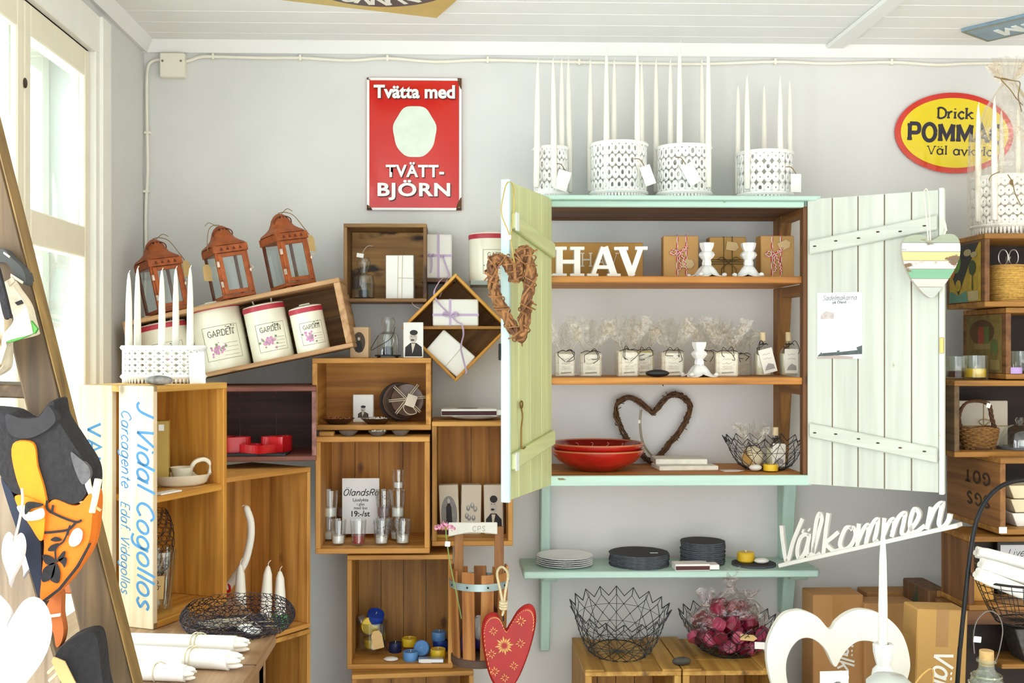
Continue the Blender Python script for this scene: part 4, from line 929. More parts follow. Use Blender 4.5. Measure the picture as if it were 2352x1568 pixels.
# ---- small dark crate
fz = dk.location.z + .0102
def bottle_vase(label, px, py0, py1, Y, zb, stand=False):
    x, z, w, h = RC(px - 24, py0, px + 24, py1, Y); h = P(px, py0, Y).z - zb
    o = thing('glass_bottle_lantern', label, 'bottle', (x, Y, zb), (0, 0, 0), 'clear glass bottle lanterns')
    s = .008 if stand else .004; g = h - s
    MB().lathe([(.029, s), (.03, s + g * .08), (.03, s + g * .42), (.026, s + g * .55), (.012, s + g * .62), (.011, s + g * .68), (.019, s + g * .8), (.02, s + g * .9), (.015, s + g)], 28, cap=False).build('glass', film('f7faf9', .07, .03, .5), o)
    mb = MB().cyl((0, 0, s - .004), .031 if not stand else .036, .004, 24)
    if stand:
        for k in range(4): a = pi / 4 + pi / 2 * k; mb.tube([(.03 * cos(a), .03 * sin(a), .005), (.036 * cos(a), .036 * sin(a), .002), (.038 * cos(a), .038 * sin(a), 0)], .0025, 6)
    mb.build('iron_base', BLK, o)
    MB().cyl((0, 0, s), .014, .022, 18).build('tealight_cup', mat('3c4650', .4, .2), o)
    return o, h
bv, h = bottle_vase('clear glass bottle lantern inside the small dark crate', 836, 592, 682, -.10, fz)
MB().tube(crom([(-.008, -.01, h * .98), (0, -.01, h + .02), (.012, -.008, h + .033), (.025, 0, h + .034)], 5), .0007, 4).build('thread', mat('cfc6b4', .8), bv)
MB().box((-.01, -.011, h + .006), (.02, .0012, .012), 0, 0, .15).build('price_tag', PAPER, bv, .002)
pk, w, h = boxthing('paper_parcel', 'white parcel tied with thin string inside the small dark crate', 'parcel', 887, 586, 951, 685, -.125, .035, WHITEP, rad(-4), 0, None, zb=fz)
mb = MB(); 
for x in (-.006, .006): mb.tube([(x, -.0185, 0), (x + .002, -.0185, h)], .0008, 4)
mb.tube([(-.004, -.0187, h * .48), (w / 2, -.0187, h * .47)], .0008, 4); mb.tube(crom([(w * .4, -.018, .002), (w * .46, -.026, -.012), (w * .58, -.03, -.022), (w * .75, -.032, -.028)], 4), .0009, 4); mb.build('string', TWINE, pk)
# ---- on the two stacked crates
zt = uc.location.z + uh + .0002
card('portrait_box', 'box with a dark oval portrait standing beside the tilted crate', 805, 751, 849, 815, -.19, .028, 'oval', rad(-12), 0, zt, m=mat('d8b990', .6, var=.03))
bv, h = bottle_vase('clear glass bottle lantern on an iron stand between two portrait boxes', 891, 728, 817, -.19, zt, True)
MB().tube(crom([(-.024, -.026, h * .55), (-.045, -.03, h * .2), (-.02, -.034, h * .3), (.012, -.03, h * .5), (.02, -.02, h * .75)], 6), .0008, 4).build('wire_handle', IRON, bv)
card('portrait_box', 'white card box with a bust portrait in a white collar on the upper crate', 926, 740, 972, 816, -.19, .02, 'bust', rad(3), 0, zt, m=PAPER)
fz = uc.location.z + .0142
card('portrait_box', 'white box with a small bearded bust inside the upper crate', 811, 906, 858, 972, -.12, .02, 'small', rad(-4), 0, fz, m=PAPER)
pl = thing('plate_bundle', 'stack of dark wooden plates standing on edge, tied with twine', 'plates', (P(926, 976, -.1).x, -.10, fz), (rad(-12), 0, rad(8)))
BROWN = mat('4f3c32', .4, var=.3, scale=30, coat=.3)
for k, (r, dx) in enumerate(((.056, -.012), (.053, -.006), (.05, .004), (.046, .010))):
    mb = MB(); mb.lathe([(0, 0), (r * .6, 0), (r * .95, .006), (r, .009), (r * .97, .010), (r * .6, .004), (0, .004)], 40, cap=False); mb.v = [V((v.x + dx, -v.z - .010 * k, v.y + .056)) for v in mb.v]; mb.build('plate', mat(['3a2c26', '5a4438', '47362d', '6b5245'][k], .4, var=.25, scale=40, coat=.3), pl)
mb = MB()
for a in (.9, 2.35, .1):
    for o_ in (-.002, .003):
        mb.tube([(.008 + q * cos(a) - o_ * sin(a), -.052, .056 + q * sin(a) + o_ * cos(a)) for q in (-.052, 0, .052)], .0012, 5)
mb.tube(crom([(.01, -.053, .056), (-.004, -.06, .03), (.01, -.062, .012), (.032, -.06, .016), (.02, -.058, .035)], 5), .0012, 5); mb.build('twine', TWINE, pl)
MB().bx(-.014, .014, -.0006, .0006, -.03, .004).build('price_tag', CARD if False else mat('ddd3bd', .7), pl, 0, (.022, -.062, .062), (0, .35, 0))
DISH = mat('3f2418', .35, var=.2, scale=40, coat=.3); STN = mat('6e655c', .5, var=.2, scale=60)
def dish(label, px, Y, r, zb, m, fill=None, h=.016, cat='bowl', group='small bowls of beads'):
    o = thing('bead_bowl', label, cat, (P(px, 980, Y).x, Y, zb), (0, 0, 0), group)
    MB().lathe([(0, 0), (r * .55, 0), (r * .97, h * .95), (r, h), (r * .95, h * .97), (r * .5, h * .2), (0, h * .15)], 32, cap=False).build('bowl', m, o)
    if fill:
        mb = MB(); R.seed(px)
        for k in range(34):
            q = sqrt(R.random()) * r * .75; a = R.random() * 6.3; mb.ell((q * cos(a), q * sin(a), h * .8 + R.random() * .004), (.0028, .0028, .0024), 6, 4)
        b = mb.build('beads', fill, o); b['kind'] = 'stuff'
dish('dark shallow bowl of reddish beads, at left in the upper crate', 777, -.19, .046, fz, DISH, mat('b4704e', .5, var=.3, scale=300))
dish('dark shallow bowl of white beads beside the tied plates', 864, -.19, .044, fz, DISH, mat('ece4d8', .5, var=.1))
zt = lc.location.z + lh + .0002
dish('small grey dish on the crate edge below the reddish beads', 800, -.262, .026, zt, STN, None, .013)
dish('small dish heaped with black and white beads on the crate edge', 867, -.262, .026, zt, STN, mat('d8d4cc', .5, var=.5, scale=400), .013)
dish('small grey dish with a white card on the crate edge, right of the beads', 920, -.262, .024, zt, STN, None, .013)
o = MB().box((0, 0, .006), (.04, .03, .012)).build('wood_block', GOLD2, None, .002, (P(751, 1000, -.262).x, -.262, zt)); tag(o, 'small wooden block at the left end of the crate edge', 'block')
# ---- glasses and price sign
fz = lc.location.z + .0142
sgn, w, h = boxthing('price_sign', 'paper price sign reading 19:-/st among the tealight glasses', 'sign', 786, 1098, 871, 1222, -.13, .002, mat('e9e7e4', .6, var=.02), 0, 0, None, 'sheet', zb=fz + .012, bev=0)
mb = MB(); lettering(mb, 'ÖlandsRö', 0, h * .69, .0118, .2, 0, .3, y0=-.0016, width=w * .96, center=True); mb.build('lettering', DARKP, sgn)
for s_, zz_, ww, bb in (('Ljuslykta', .565, .42, .01), ('i glas', .495, .2, .01), ('med ljus', .425, .36, .01), ('19:-/st', .31, .5, .02)): textmesh('lettering', s_, DARKP, sgn, w * ww, None, (0, -.0017, h * zz_), bold=bb)
GLW = film('fbfdfd', .07, .03, .45); GLP = film('f8fafa', .08, .04, .45); CANR = mat('a02838', .45, var=.06, sss=.1); CANW = mat('f2efe8', .5, var=.02, sss=.1); CANP = mat('9c8086', .5, var=.05)
def glass(label, px, py0, py1, Y, zb=None, patterned=False, cm=CANW, r=.0225):
    z = zb if zb is not None else P(px, py1, Y).z; h = P(px, py0, Y).z - z
    if h > .09: h = .078
    o = thing('tealight_glass', label, 'candle glass', (P(px, py1, Y).x, Y, z), (0, 0, R.random()), 'tealight glasses by the price sign')
    MB().lathe([(r * .78, 0), (r * .8, .003), (r, h), (r * .94, h), (r * .74, .006), (0, .006)], 24, cap=False).build('glass', GLP if patterned else GLW, o)
    MB().cyl((0, 0, .0065), r * .72, h * .3, 20).build('candle', cm, o)
    if patterned:
        mb = MB(); R.seed(px)
        for k in range(70):
            a = R.random() * 6.28; zz_ = h * (.34 + .56 * R.random()); rr = r * (.78 + .22 * zz_ / h) + .0004; s = .0016
            mb.add([(rr * cos(a + s / rr * cos(t)), rr * sin(a + s / rr * cos(t)), zz_ + s * sin(t)) for t in (0, 1.2, 2.4, 3.7, 5)], [(0, 1, 2, 3, 4)])
        mb.build('printed_pattern', mat('6c6a70', .6), o)
    return o, z + h
g_ = [('clear tealight glass with white candle, leftmost of the front row', 777, -.24, 0, CANW), ('tealight glass with a red candle in front of the price sign', 823, -.245, 0, CANR), ('dark-patterned tealight glass right of the red candle', 876, -.24, 1, CANW), ('dark-patterned tealight glass, rightmost of the front row', 925, -.235, 1, CANW)]
for lab, px, Y, pt, cm in g_: glass(lab, px, 1193, 1250, Y, fz, pt, cm, .0225)
_, z1 = glass('clear tealight glass at the bottom of the left back stack', 757, 1190, 1245, -.17, fz); glass('clear tealight glass on top of the left back stack', 758, 1125, 1190, -.17, z1)
_, z1 = glass('clear tealight glass behind the left edge of the price sign', 790, 1190, 1245, -.10, fz, 0, CANP); glass('tealight glass stacked behind the left edge of the price sign', 789, 1125, 1190, -.10, z1, 1, CANP)
_, z1 = glass('tealight glass behind the right edge of the price sign, lower one', 880, 1190, 1245, -.16, fz, 0, CANP); glass('tealight glass with purplish candle stacked right of the price sign', 881, 1125, 1190, -.16, z1, 1, CANP)
_, z1 = glass('patterned tealight glass at the foot of the tallest stack', 912, 1190, 1245, -.17, fz, 1); _, z1 = glass('tealight glass in the middle of the tallest stack', 914, 1125, 1190, -.17, z1, 0); glass('narrow tealight glass on top of the tallest stack', 915, 1080, 1130, -.17, z1, 0, CANW, .018)
# ---- right-hand honey crate
fz = rcC.location.z + .0132
card('portrait_box', 'tall box with a full-figure portrait in the crate by the lime door', 1012, 1113, 1056, 1238, -.14, .03, 'full', rad(-3), rad(-2), fz)
card('portrait_box', 'tall box with a faded group portrait between the two other tall boxes', 1057, 1113, 1103, 1238, -.13, .04, 'group', rad(5), rad(1), fz)
card('portrait_box', 'tall box with a side-on bust portrait at the edge of the lime door', 1114, 1113, 1158, 1238, -.13, .03, 'bust', rad(-8), rad(-1), fz)
mb, w, h = boxthing('matchbox', 'small yellow matchbox in the crate behind the pink flower', 'matchbox', 994, 1208, 1032, 1238, -.19, .02, mat('c9a640', .6, var=.1), rad(-10), 0, None, 'sleeve', zb=fz); MB().bx(-w / 2 - .0005, w / 2 + .0005, -.0108, -.0098, h * .3, h * .7).build('striking_strip', mat('5a2a22', .8), mb)
zt = rcC.location.z + ch_ + .0002
o = thing('plate', 'white plate under the large matchbox on the crate by the lime door', 'plate', (P(1090, 966, -.14).x, -.14, zt)); MB().lathe([(0, 0), (.045, 0), (.075, .008), (.08, .010), (.075, .011), (.045, .003), (0, .003)], 40, cap=False).build('plate', mat('f2f2ee', .2, var=.02, coat=.4), o)
def matchbox(label, px0, px1, py0, py1, Y, dep, zb, rz=0, openx=.2, strip='4a2a2e', pic=True):
    x, z, w, h = RC(px0, py0, px1, py1, Y); h = max(h, .014)
    o = thing('matchbox', label, 'matchbox', (x, Y + dep / 2, zb), (0, 0, rz)); a = w * (1 - openx)
    MB().bx(-w / 2, -w / 2 + a, -dep / 2, dep / 2, 0, h).build('sleeve', WHITEP, o, .001); MB().bx(-w / 2 + a, w / 2, -dep / 2 + .003, dep / 2 - .003, .002, h - .003).build('tray', PAPER, o, .001)
    MB().bx(-w / 2 + .001, -w / 2 + a - .001, -dep / 2 - .0006, -dep / 2, h * .12, h * .72).build('striking_strip', mat(strip, .85, var=.1), o)
    if pic: MB().lathe([(.03, 0), (.03, .0006), (0, .0006)], 24, (-w * .08, 0, h), sy=.6).build('printed_oval', mat('6b6660', .6, var=.3, scale=80), o)
matchbox('large white matchbox with a dark strip lying on the white plate', 1013, 1158, 941, 957, -.185, .085, zt + .0112, .02, .12)
# ---- blue and yellow tealights
fz = cd_.location.z + .0132
jar = thing('glass_jar', 'ribbed glass jar of yellow and blue tealights with a brown tag', 'jar', (P(856, 1515, -.13).x, -.13, fz)); hj = P(856, 1425, -.13).z - fz
MB().lathe([(.046, 0), (.05, .006), (.042, .012), (.041, hj * .6), (.043, hj), (.04, hj), (.038, hj * .6), (.036, .016), (0, .014)], 48, cap=False, flute=.012, nf=24).build('glass', film('f3f7f8', .09, .05, .5), jar)
t_ = MB().prism([(-.015, -.05), (.015, -.05), (.015, -.012), (.008, 0), (-.008, 0), (-.015, -.012)], -.0006, .0006).build('price_tag', CARD, jar, 0, (.012, -.05, hj * .82), (0, -.18, .2))
TB_ = mat('5f95d0', .35, var=.05, sss=.1); TD_ = mat('1d3f9c', .35, var=.06, sss=.1); TN_ = mat('172352', .35, var=.06); TY_ = mat('f0c92c', .35, var=.05, sss=.15); TS_ = mat('b9bcc4', .3, .7, var=.05)
def tealight(label, px, Y, zb, m, r=.02, h=.018, rot=(0, 0, 0), cup=None, group='blue and yellow tealights'):
    o = thing('tealight', label, 'tealight', (P(px, 1490, Y).x, Y, zb), rot, group)
    MB().lathe([(r * .96, 0), (r, .002), (r, h * .94), (r * .97, h), (r * .94, h), (r * .93, h * .8), (0, h * .8)], 24, cap=False).lathe([(0, 0), (r * .96, 0)], 24, cap=False).build('cup', cup or m, o); MB().cyl((0, 0, h * .78), r * .92, h * .14, 20).build('wax', m, o); MB().tube([(0, 0, h * .9), (.001, 0, h * 1.2)], .0008, 5).build('wick', WICK, o)
    return o
zj = fz + .016
tealight('yellow tealight at the bottom of the ribbed glass jar', 858, -.13, zj, TY_, .026, .022); tealight('yellow tealight in the upper part of the ribbed glass jar', 846, -.135, zj + .06, TY_, .024, .022, (rad(80), 0, .3))
tealight('dark blue tealight sticking out of the top of the glass jar', 861, -.13, fz + hj + .002, TD_, .024, .024, (rad(25), .2, 0)); tealight('silver tealight leaning on the rim of the glass jar', 826, -.13, fz + hj - .012, TS_, .024, .018, (0, rad(75), .4))
tealight('navy tealight just right of the ribbed glass jar', 908, -.13, fz, TN_, .018, .026); tealight('yellow tealight between the jar and the tilted pale blue one', 940, -.11, fz + .012, TY_, .021, .022)
MB().cyl((0, 0, 0), .02, .0118, 20).build('tealight', TN_, None, 0, (P(940, 1490, -.11).x, -.11, fz)); tag(bpy.data.objects[[o.name for o in bpy.data.objects if o.name.startswith('tealight')][-1]], 'navy tealight under the yellow one in the low crate', 'tealight', 'blue and yellow tealights') if False else None
tealight('pale blue tealight tipped on its side in the low crate', 972, -.17, fz + .018, TB_, .022, .02, (rad(60), rad(-35), 0)); tealight('dark blue tealight under the pale blue one at the right of the low crate', 1011, -.12, fz + .0, TD_, .021, .03); tealight('pale blue tealight on top of the dark blue one in the low crate', 1008, -.12, fz + .0302, TB_, .02, .024)
tealight('pale blue tealight standing at the front of the low crate', 943, -.21, fz, TB_, .021, .024); tealight('yellow tealight at the front right of the low crate', 1006, -.195, fz + .0, TY_, .021, .026)
o = thing('foil_packet', 'flat silver packet with a white sticker at the front of the low crate', 'packet', (P(990, 1518, -.235).x, -.232, fz)); MB().bx(-.035, .035, -.012, .012, 0, .012).build('packet', TS_, o, .002); MB().bx(-.028, .002, -.0126, -.0122, .001, .011).build('price_sticker', PAPER, o)
o = MB().ell((0, 0, .006), (.02, .013, .006), 16, 8).build('stone', mat('e8e4da', .6, var=.05)); o.location = (P(898, 1515, -.22).x, -.22, fz); tag(o, 'flat white stone at the front of the low crate beside the glass jar', 'stone')
for o in list(bpy.data.objects):
    if o.type == 'MESH' and not o.parent and 'label' not in o and o.get('kind') is None: print('LOOSE', o.name); bpy.data.objects.remove(o)
# ---- parcels round the diamond crate
def ribbon_parcel(label, px0, py0, px1, py1, Y, dep, cross, ry=0, zb=None):
    o, w, h = boxthing('ribbon_parcel', label, 'parcel', px0, py0, px1, py1, Y, dep, WHITEP, 0, ry, 'white parcels with lilac ribbon', zb=zb, bev=.003)
    e = .0007; x, z = cross[0] * w, cross[1] * h; d2 = dep / 2 + e
    MB().ribbon([(x, -e), (x, h + e)], .007, -d2).add([(x - .0035, -d2, h + e), (x + .0035, -d2, h + e), (x + .0035, d2, h + e), (x - .0035, d2, h + e)], [(0, 1, 2, 3)]).ribbon([(-w / 2 - e, z), (w / 2 + e, z)], .007, -d2 - .0002).build('ribbon', LILAC, o)
    return o, w, h, x, z, d2
def bowknot(o, x, y, z, s, tails, m):
    mb = MB()
    for sx in (-1, 1):
        loop = crom([(x, y, z), (x + sx * s * .6, y - s * .3, z + s * .35), (x + sx * s * 1.1, y - s * .25, z + s * .1), (x + sx * s * .5, y - s * .1, z - s * .15), (x, y, z)], 5)
        mb.band([(p, V((.2, .5, .8)).normalized()) for p in loop], .007)
    for tl_ in tails: mb.band([(p, V((.75, .5, .3)).normalized()) for p in crom([(x, y - .001, z)] + tl_, 6)], .006)
    return mb.build('bow', m, o)
zd = di.location.z + ds / sqrt(2) + .0042
o, w, h, x, z, d2 = ribbon_parcel('white parcel with lilac bow lying on the diamond crate shelf', 994, 687, 1099, 747, -.15, .055, (-.12, .42), zb=zd)
k = U(-.15)
bowknot(o, x, -d2 - .002, z, .02, [[(x + .02, -d2 - .012, z - .02), (x + .032, -d2 - .03, z - .028), (x + .037, -d2 - .03, z - .055), (x + .03, -d2 - .03, z - .09), (x + .038, -d2 - .03, z - .13), (x + .045, -d2 - .034, z - .16), (x + .036, -d2 - .036, z - .168)], [(x - .03, -d2 - .02, z + .03), (x - .045, -d2 - .01, z + .06), (x - .032, -d2 - .006, z + .09), (x - .018, -d2, z + .105)]], LILAC)
a = P(1035, 812, -.16); o = thing('paper_parcel', 'tilted white parcel resting in the bottom corner of the diamond crate', 'parcel', (a.x, -.13, a.z), (0, rad(41), 0))
w, h = 100 * k, 92 * k; w, h = .118, .078
MB().bx(-w / 2, w / 2, -.02, .02, -h / 2, h / 2).build('body', WHITEP, o, .003); MB().tube([(.012, -.0212, -h / 2), (.012, -.0212, h / 2)], .0008, 4).tube([(w * .5, -.0212, .004), (w * .5 + .012, -.026, .01), (w * .5 + .03, -.028, .014)], .0009, 4).build('string', TWINE, o)
x_, z_, w_, h_ = RC(976, 540, 1040, 641, -.06)
MB().bx(P(970, 640, -.06).x, P(1046, 640, -.06).x, -.1, 0, z_ - .010, z_ - .0003).build('wall_ledge', mat('6a4a34', .6)); tag(bpy.data.objects['wall_ledge.001'], 'short dark ledge carrying the ribboned parcel beside the small dark crate', 'ledge')
o, w, h, x, z, d2 = ribbon_parcel('upright white parcel with lilac ribbon beside the small dark crate', 978, 538, 1038, 641, -.085, .06, (-.02, .52), zb=z_)
bowknot(o, x - .02, -d2 - .001, z, .008, [[(x - .018, -d2 - .003, z - .03), (x - .022, -d2 - .003, z - .05)]], LILAC); bowknot(o, x + .012, -d2 - .001, z - .002, .006, [[(x + .024, -d2 - .004, z - .035), (x + .03, -d2 - .01, z - .06), (x + .018, -d2 - .02, z - .085), (x + .004, -d2 - .024, z - .12)]], LILAC)
# ================================================================ stave basket, flower, red heart
Yb = -.40; xb = P(1100, 1400, Yb).x; zb0 = P(1100, 1536, Yb - .07).z
sb = thing('stave_basket', 'slatted wooden basket with zinc hoop and white curved handle board', 'basket', (xb, Yb, zb0))
STV = wood('b5763a', 'cc9350', '8a5426'); rb = .072; hs = P(1100, 1308, Yb).z - zb0
for k in range(9):
    a = -pi / 2 + .28 + 2 * pi * k / 9; ca, sa = cos(a), sin(a); tz = hs * R.uniform(.97, 1.05)
    t, n_ = V((-sa, ca, 0)), V((ca, sa, 0)); w2 = .0165
    f = [n_ * (rb * .92) - t * w2 + V((0, 0, .01)), n_ * (rb * .92) + t * w2 + V((0, 0, .01)), n_ * rb * 1.04 + t * w2 + V((0, 0, tz)), n_ * rb * 1.04 - t * w2 + V((0, 0, tz))]
    MB().hexa(f, [q - n_ * .006 for q in f]).build('stave', STV, sb, .001)
MB().lathe([(0, 0), (rb * .98, 0), (rb * 1.0, .004), (rb, .018), (rb * .96, .02), (0, .02)], 36, cap=False).build('base', mat('5d4638', .7, var=.2), sb)
zh_ = hs * .83; ri = rb * 1.045
MB().lathe([(ri - .0005, zh_), (ri + .0012, zh_), (ri + .0018, zh_ + .018), (ri, zh_ + .018)], 40, cap=False).build('hoop', mat('a9bdbd', .4, .5, var=.15), sb)
for k in range(9): a = -pi / 2 + .28 + 2 * pi * k / 9; MB().ell((ri * cos(a) * 1.02, ri * sin(a) * 1.02, zh_ + .009), (.0028, .0028, .0028), 8, 5).build('rivet', IRON, sb)
ztop_ = P(1100, 1198, Yb).z - zb0
for sx in (-1, 1): MB().bx(sx * .052 - .012, sx * .052 + .012, -.004, .006, .02, ztop_ - .012).build('handle_post', wood('94602c', 'b07a3e', '5f3c1c', stain='3a2416', wt=.6), sb, .0015)
x0, x1 = P(1030, 1210, Yb).x - xb, P(1142, 1210, Yb).x - xb
arch = [(x0, ztop_ - .036), (x0 + .02, ztop_ - .026), ((x0 + x1) / 2, ztop_ - .024), (x1 - .006, ztop_ - .034), (x1, ztop_ - .032), (x1, ztop_), (x0 + .012, ztop_), (x0, ztop_ - .008)]
arch = [(x0, ztop_ - .036), (x0 + .025, ztop_ - .031), ((x0 + x1) / 2 - .01, ztop_ - .026), ((x0 + x1) / 2 + .03, ztop_ - .027), (x1, ztop_ - .031), (x1, ztop_), (x0, ztop_)]
hb_ = MB().prism(arch, -.012, -.0045).build('handle_board', mat('d8d4c8', .6, var=.08, scale=30), sb, .002)
mb = MB(); lettering(mb, 'CPS', 0, ztop_ - .022, .0085, .18, 0, y0=-.0125, center=True, sp=.3); mb.build('lettering', mat('9a9282', .7), sb)
for (dx, dy, dz, m, lab, s) in ((-.03, -.03, .05, mat('5a3a9c', .35, var=.2, coat=.4), 'purple wrapped sweet at the left inside the slatted basket', (.016, .016, .034)), (.0, -.015, .09, mat('c9c4bc', .3, var=.2, coat=.4), 'silvery wrapped sweet in the middle of the slatted basket', (.02, .02, .03)), (.03, -.02, .12, mat('6a2a2c', .35, var=.2), 'dark red wrapped sweet at the right inside the slatted basket', (.018, .018, .03)), (.0, .03, .05, mat('5f3b8e', .35, var=.2), 'purple wrapped sweet at the back of the slatted basket', (.025, .02, .03))):
    o = thing('wrapped_sweet', lab, 'sweet', (xb + dx, Yb + dy, zb0 + max(.02, dz - s[2])), (0, 0, 0), 'wrapped sweets in the basket'); MB().ell((0, 0, s[2]), s, 14, 9, jit=.18).build('wrapper', m, o)
fw = thing('cut_flower', 'pink flower on a thin green stem leaning in the slatted basket', 'flower', P(1022, 1215, Yb - .085))
f0 = V(fw.location); pk_ = mat('f0a6c4', .6, var=.12, scale=150)
mb = MB(); R.seed(11)
for k in range(60):
    a = R.random() * 6.28; q = sqrt(R.random()); c = V((.027 * q * cos(a), .016 * q * sin(a), .012 * (1 - q) + R.uniform(-.004, .003) + .003))
    u = V((R.gauss(0, 1), R.gauss(0, 1), R.gauss(0, .6))).normalized(); v = u.cross(V((R.random(), R.random(), R.random()))).normalized(); s = .0075
    mb.add([c - u * s * .2, c + u * s * .6 + v * s * .5, c + u * s * 1.1, c + u * s * .6 - v * s * .5], [(0, 1, 2, 3)])
mb.build('petals', pk_, fw)
MB().tube(crom([V((.002, 0, 0)), P(1026, 1240, Yb - .085) - f0, P(1035, 1300, Yb - .087) - f0, P(1050, 1370, Yb - .082) - f0, P(1060, 1420, Yb - .06) - f0], 6), .0016, 6).build('stem', mat('7f9a55', .6, var=.1), fw)
MB().box(P(1028, 1249, Yb - .09) - f0, (.013, .002, .013), 0, 0, .1).build('price_tag', PAPER, fw, .002)
Yh = -.52; xh, zhh, wh, hh2 = RC(1096, 1385, 1219, 1596, Yh)
rh_ = thing('hanging_heart', 'red wooden heart with painted gold stars hanging on a knotted rope', 'heart', (xh, Yh, zhh), (0, rad(4), 0))
ol = [V((a, 0, b)) for a, b in ((.0, .0), (-.26, .16), (-.42, .42), (-.5, .68), (-.46, .82), (-.34, .88), (-.2, .86), (-.06, .72), (.02, .78), (.16, .93), (.34, 1.0), (.47, .95), (.5, .78), (.42, .5), (.24, .18))]
ol = [(v.x * wh, v.z * hh2) for v in crom(ol, 5, True)]
RW = mat('a3120e', .5, var=.12, scale=25, coat=.08)
mb = MB(); cxm = (0, hh2 * .5)
def inset(o_, f): return [(x * f, cxm[1] + (z - cxm[1]) * f) for x, z in o_]
i1 = inset(ol, .93); n = len(ol)
mb.add([(x, 0, z) for x, z in ol] + [(x, -.009, z) for x, z in i1], [(k, (k + 1) % n, n + (k + 1) % n, n + k) for k in range(n)] + [tuple(range(n, 2 * n))], 0, False)
mb.add([(x, .012, z) for x, z in ol] + [(x, 0, z) for x, z in ol], [(k, (k + 1) % n, n + (k + 1) % n, n + k) for k in range(n)] + [tuple(range(n))[::-1]]); mb.build('heart', RW, rh_, .002)
GLD = mat('d8a85a', .5, var=.1); mb = MB()
def star(px, py, r, n_=8):
    q = P(px, py, Yh) - V(rh_.location); q = M.Rotation(-rad(4), 3, 'Y') @ q; cx_, cz_ = q.x, q.z
    for k in range(n_):
        a = 2 * pi * k / n_ + .2; r0, r1 = r * .25, r * (1 if k % 2 == 0 else .75); w2 = r * .1; u = V((cos(a), sin(a))); v = V((-u.y, u.x))
        mb.poly([(cx_ + u.x * r0, cz_ + u.y * r0), (cx_ + u.x * (r0 + r1) / 2 + v.x * w2, cz_ + u.y * (r0 + r1) / 2 + v.y * w2), (cx_ + u.x * r1, cz_ + u.y * r1), (cx_ + u.x * (r0 + r1) / 2 - v.x * w2, cz_ + u.y * (r0 + r1) / 2 - v.y * w2)][::-1], -.0093)
for q in ((1196, 1424, .014), (1133, 1447, .012), (1195, 1475, .013), (1158, 1480, .024), (1129, 1499, .013), (1180, 1526, .012), (1136, 1539, .013), (1159, 1554, .012)): star(*q, 16 if q[2] > .02 else 8)
for k in range(0, n, 1):
    x, z = i1[k]; x2, z2 = i1[(k + 1) % n]
    if z > hh2 * .2 and x < 0 or z > hh2 * .75: mb.ribbon([(x * .98, cxm[1] + (z - cxm[1]) * .98), ((x + x2) / 2 * .955, cxm[1] + ((z + z2) / 2 - cxm[1]) * .955)], .0015, -.0093)
mb.build('painted_stars', GLD, rh_)
q = lambda a, b, y=-.006: (M.Rotation(-rad(4), 3, 'Y') @ (P(a, b, Yh) - V(rh_.location))) + V((0, y, 0))
MB().tube(crom([q(1154, 1412), q(1156, 1395), q(1150, 1360), q(1143, 1322, .03), q(1155, 1312, .055), q(1168, 1325, .03), q(1160, 1360), q(1156, 1395)], 6), .0032, 7).build('rope', mat('d4c49c', .9, var=.15, scale=200), rh_)
mb = MB()
for k in range(3): z0 = q(1156, 1382 + 6 * k); mb.tube([z0 + V((.008 * cos(t), .006 * sin(t), .002 * sin(t))) for t in [2 * pi * i / 12 for i in range(12)]], .0035, 7, True)
mb.build('rope_knot', mat('d4c49c', .9, var=.15, scale=200), rh_)
MB().tube([q(1156, 1398), q(1156, 1425)], .0022, 6).build('screw_eye', IRON, rh_)
# ================================================================ things in the cupboard
def put(px, Y, z): return V((P(px, proj((.5, Y, z))[1], Y).x, Y, z))
HW = mat('f6f4ea', .5, var=.02)
# big letters
YL = -.24; kL = U(YL)
boxL, w, h = boxthing('gift_box', 'long mustard box printed HAV behind the white letters', 'box', 1270, 557, 1477, 632, -.16, .05, mat('b4832f', .5, var=.1), 0, 0, None, zb=zs1 + .0002)
mb = MB(); lettering(mb, 'HAV', w * .02, h * .34, .026, .16, .2, y0=-.0256, center=True, sp=.2, thin=.4); mb.build('lettering', mat('e8dfc8', .6), boxL)
def letter(ch, px0, px1, py0, py1, label, ry=0):
    x, z, w, h = RC(px0, py0, px1, py1, YL); h = P((px0 + px1) / 2, py0, YL).z - zs1 - .0003
    o = thing('wooden_letter', label, 'letter', (x, YL, zs1 + .0003), (0, 0, ry)); mb = MB(); y0, y1 = -.014, .014; s = h
    def st(a, b, t): mb.ribbon([(a[0] * w / 2, a[1] * h), (b[0] * w / 2, b[1] * h)], t, y0, y1)
    T, t2, sr = .017, .009, .009
    if ch == 'H':
        for sx in (-1, 1):
            st((sx * .55, 0), (sx * .55, 1), T); st((sx * .55 - .45, .055), (sx * .55 + .45, .055), sr); st((sx * .55 - .45, .945), (sx * .55 + .45, .945), sr)
        st((-.55, .5), (.55, .5), .011)
    elif ch == 'A':
        st((.04, .99), (.62, .03), T + .002); st((-.04, .99), (-.66, .03), t2 + .003); st((-.4, .32), (.38, .32), .010); st((-1, .055), (-.32, .055), sr); st((.2, .055), (1, .055), sr)
    else:
        st((-.55, .97), (.08, .02), T + .002); st((.6, .97), (.02, .02), t2 + .005); st((-1, .945), (-.15, .945), sr); st((.25, .945), (1, .945), sr); st((-.02, .03), (.14, .03), .012)
    return mb.build('letter', HW, o, .001)
letter('H', 1268, 1341, 567, 636, 'free-standing white wooden letter H on the top cupboard shelf'); letter('A', 1347, 1424, 567, 636, 'free-standing white wooden letter A between the H and the V'); letter('V', 1411, 1487, 567, 636, 'free-standing white wooden letter V, turned slightly, beside the A', rad(-10))
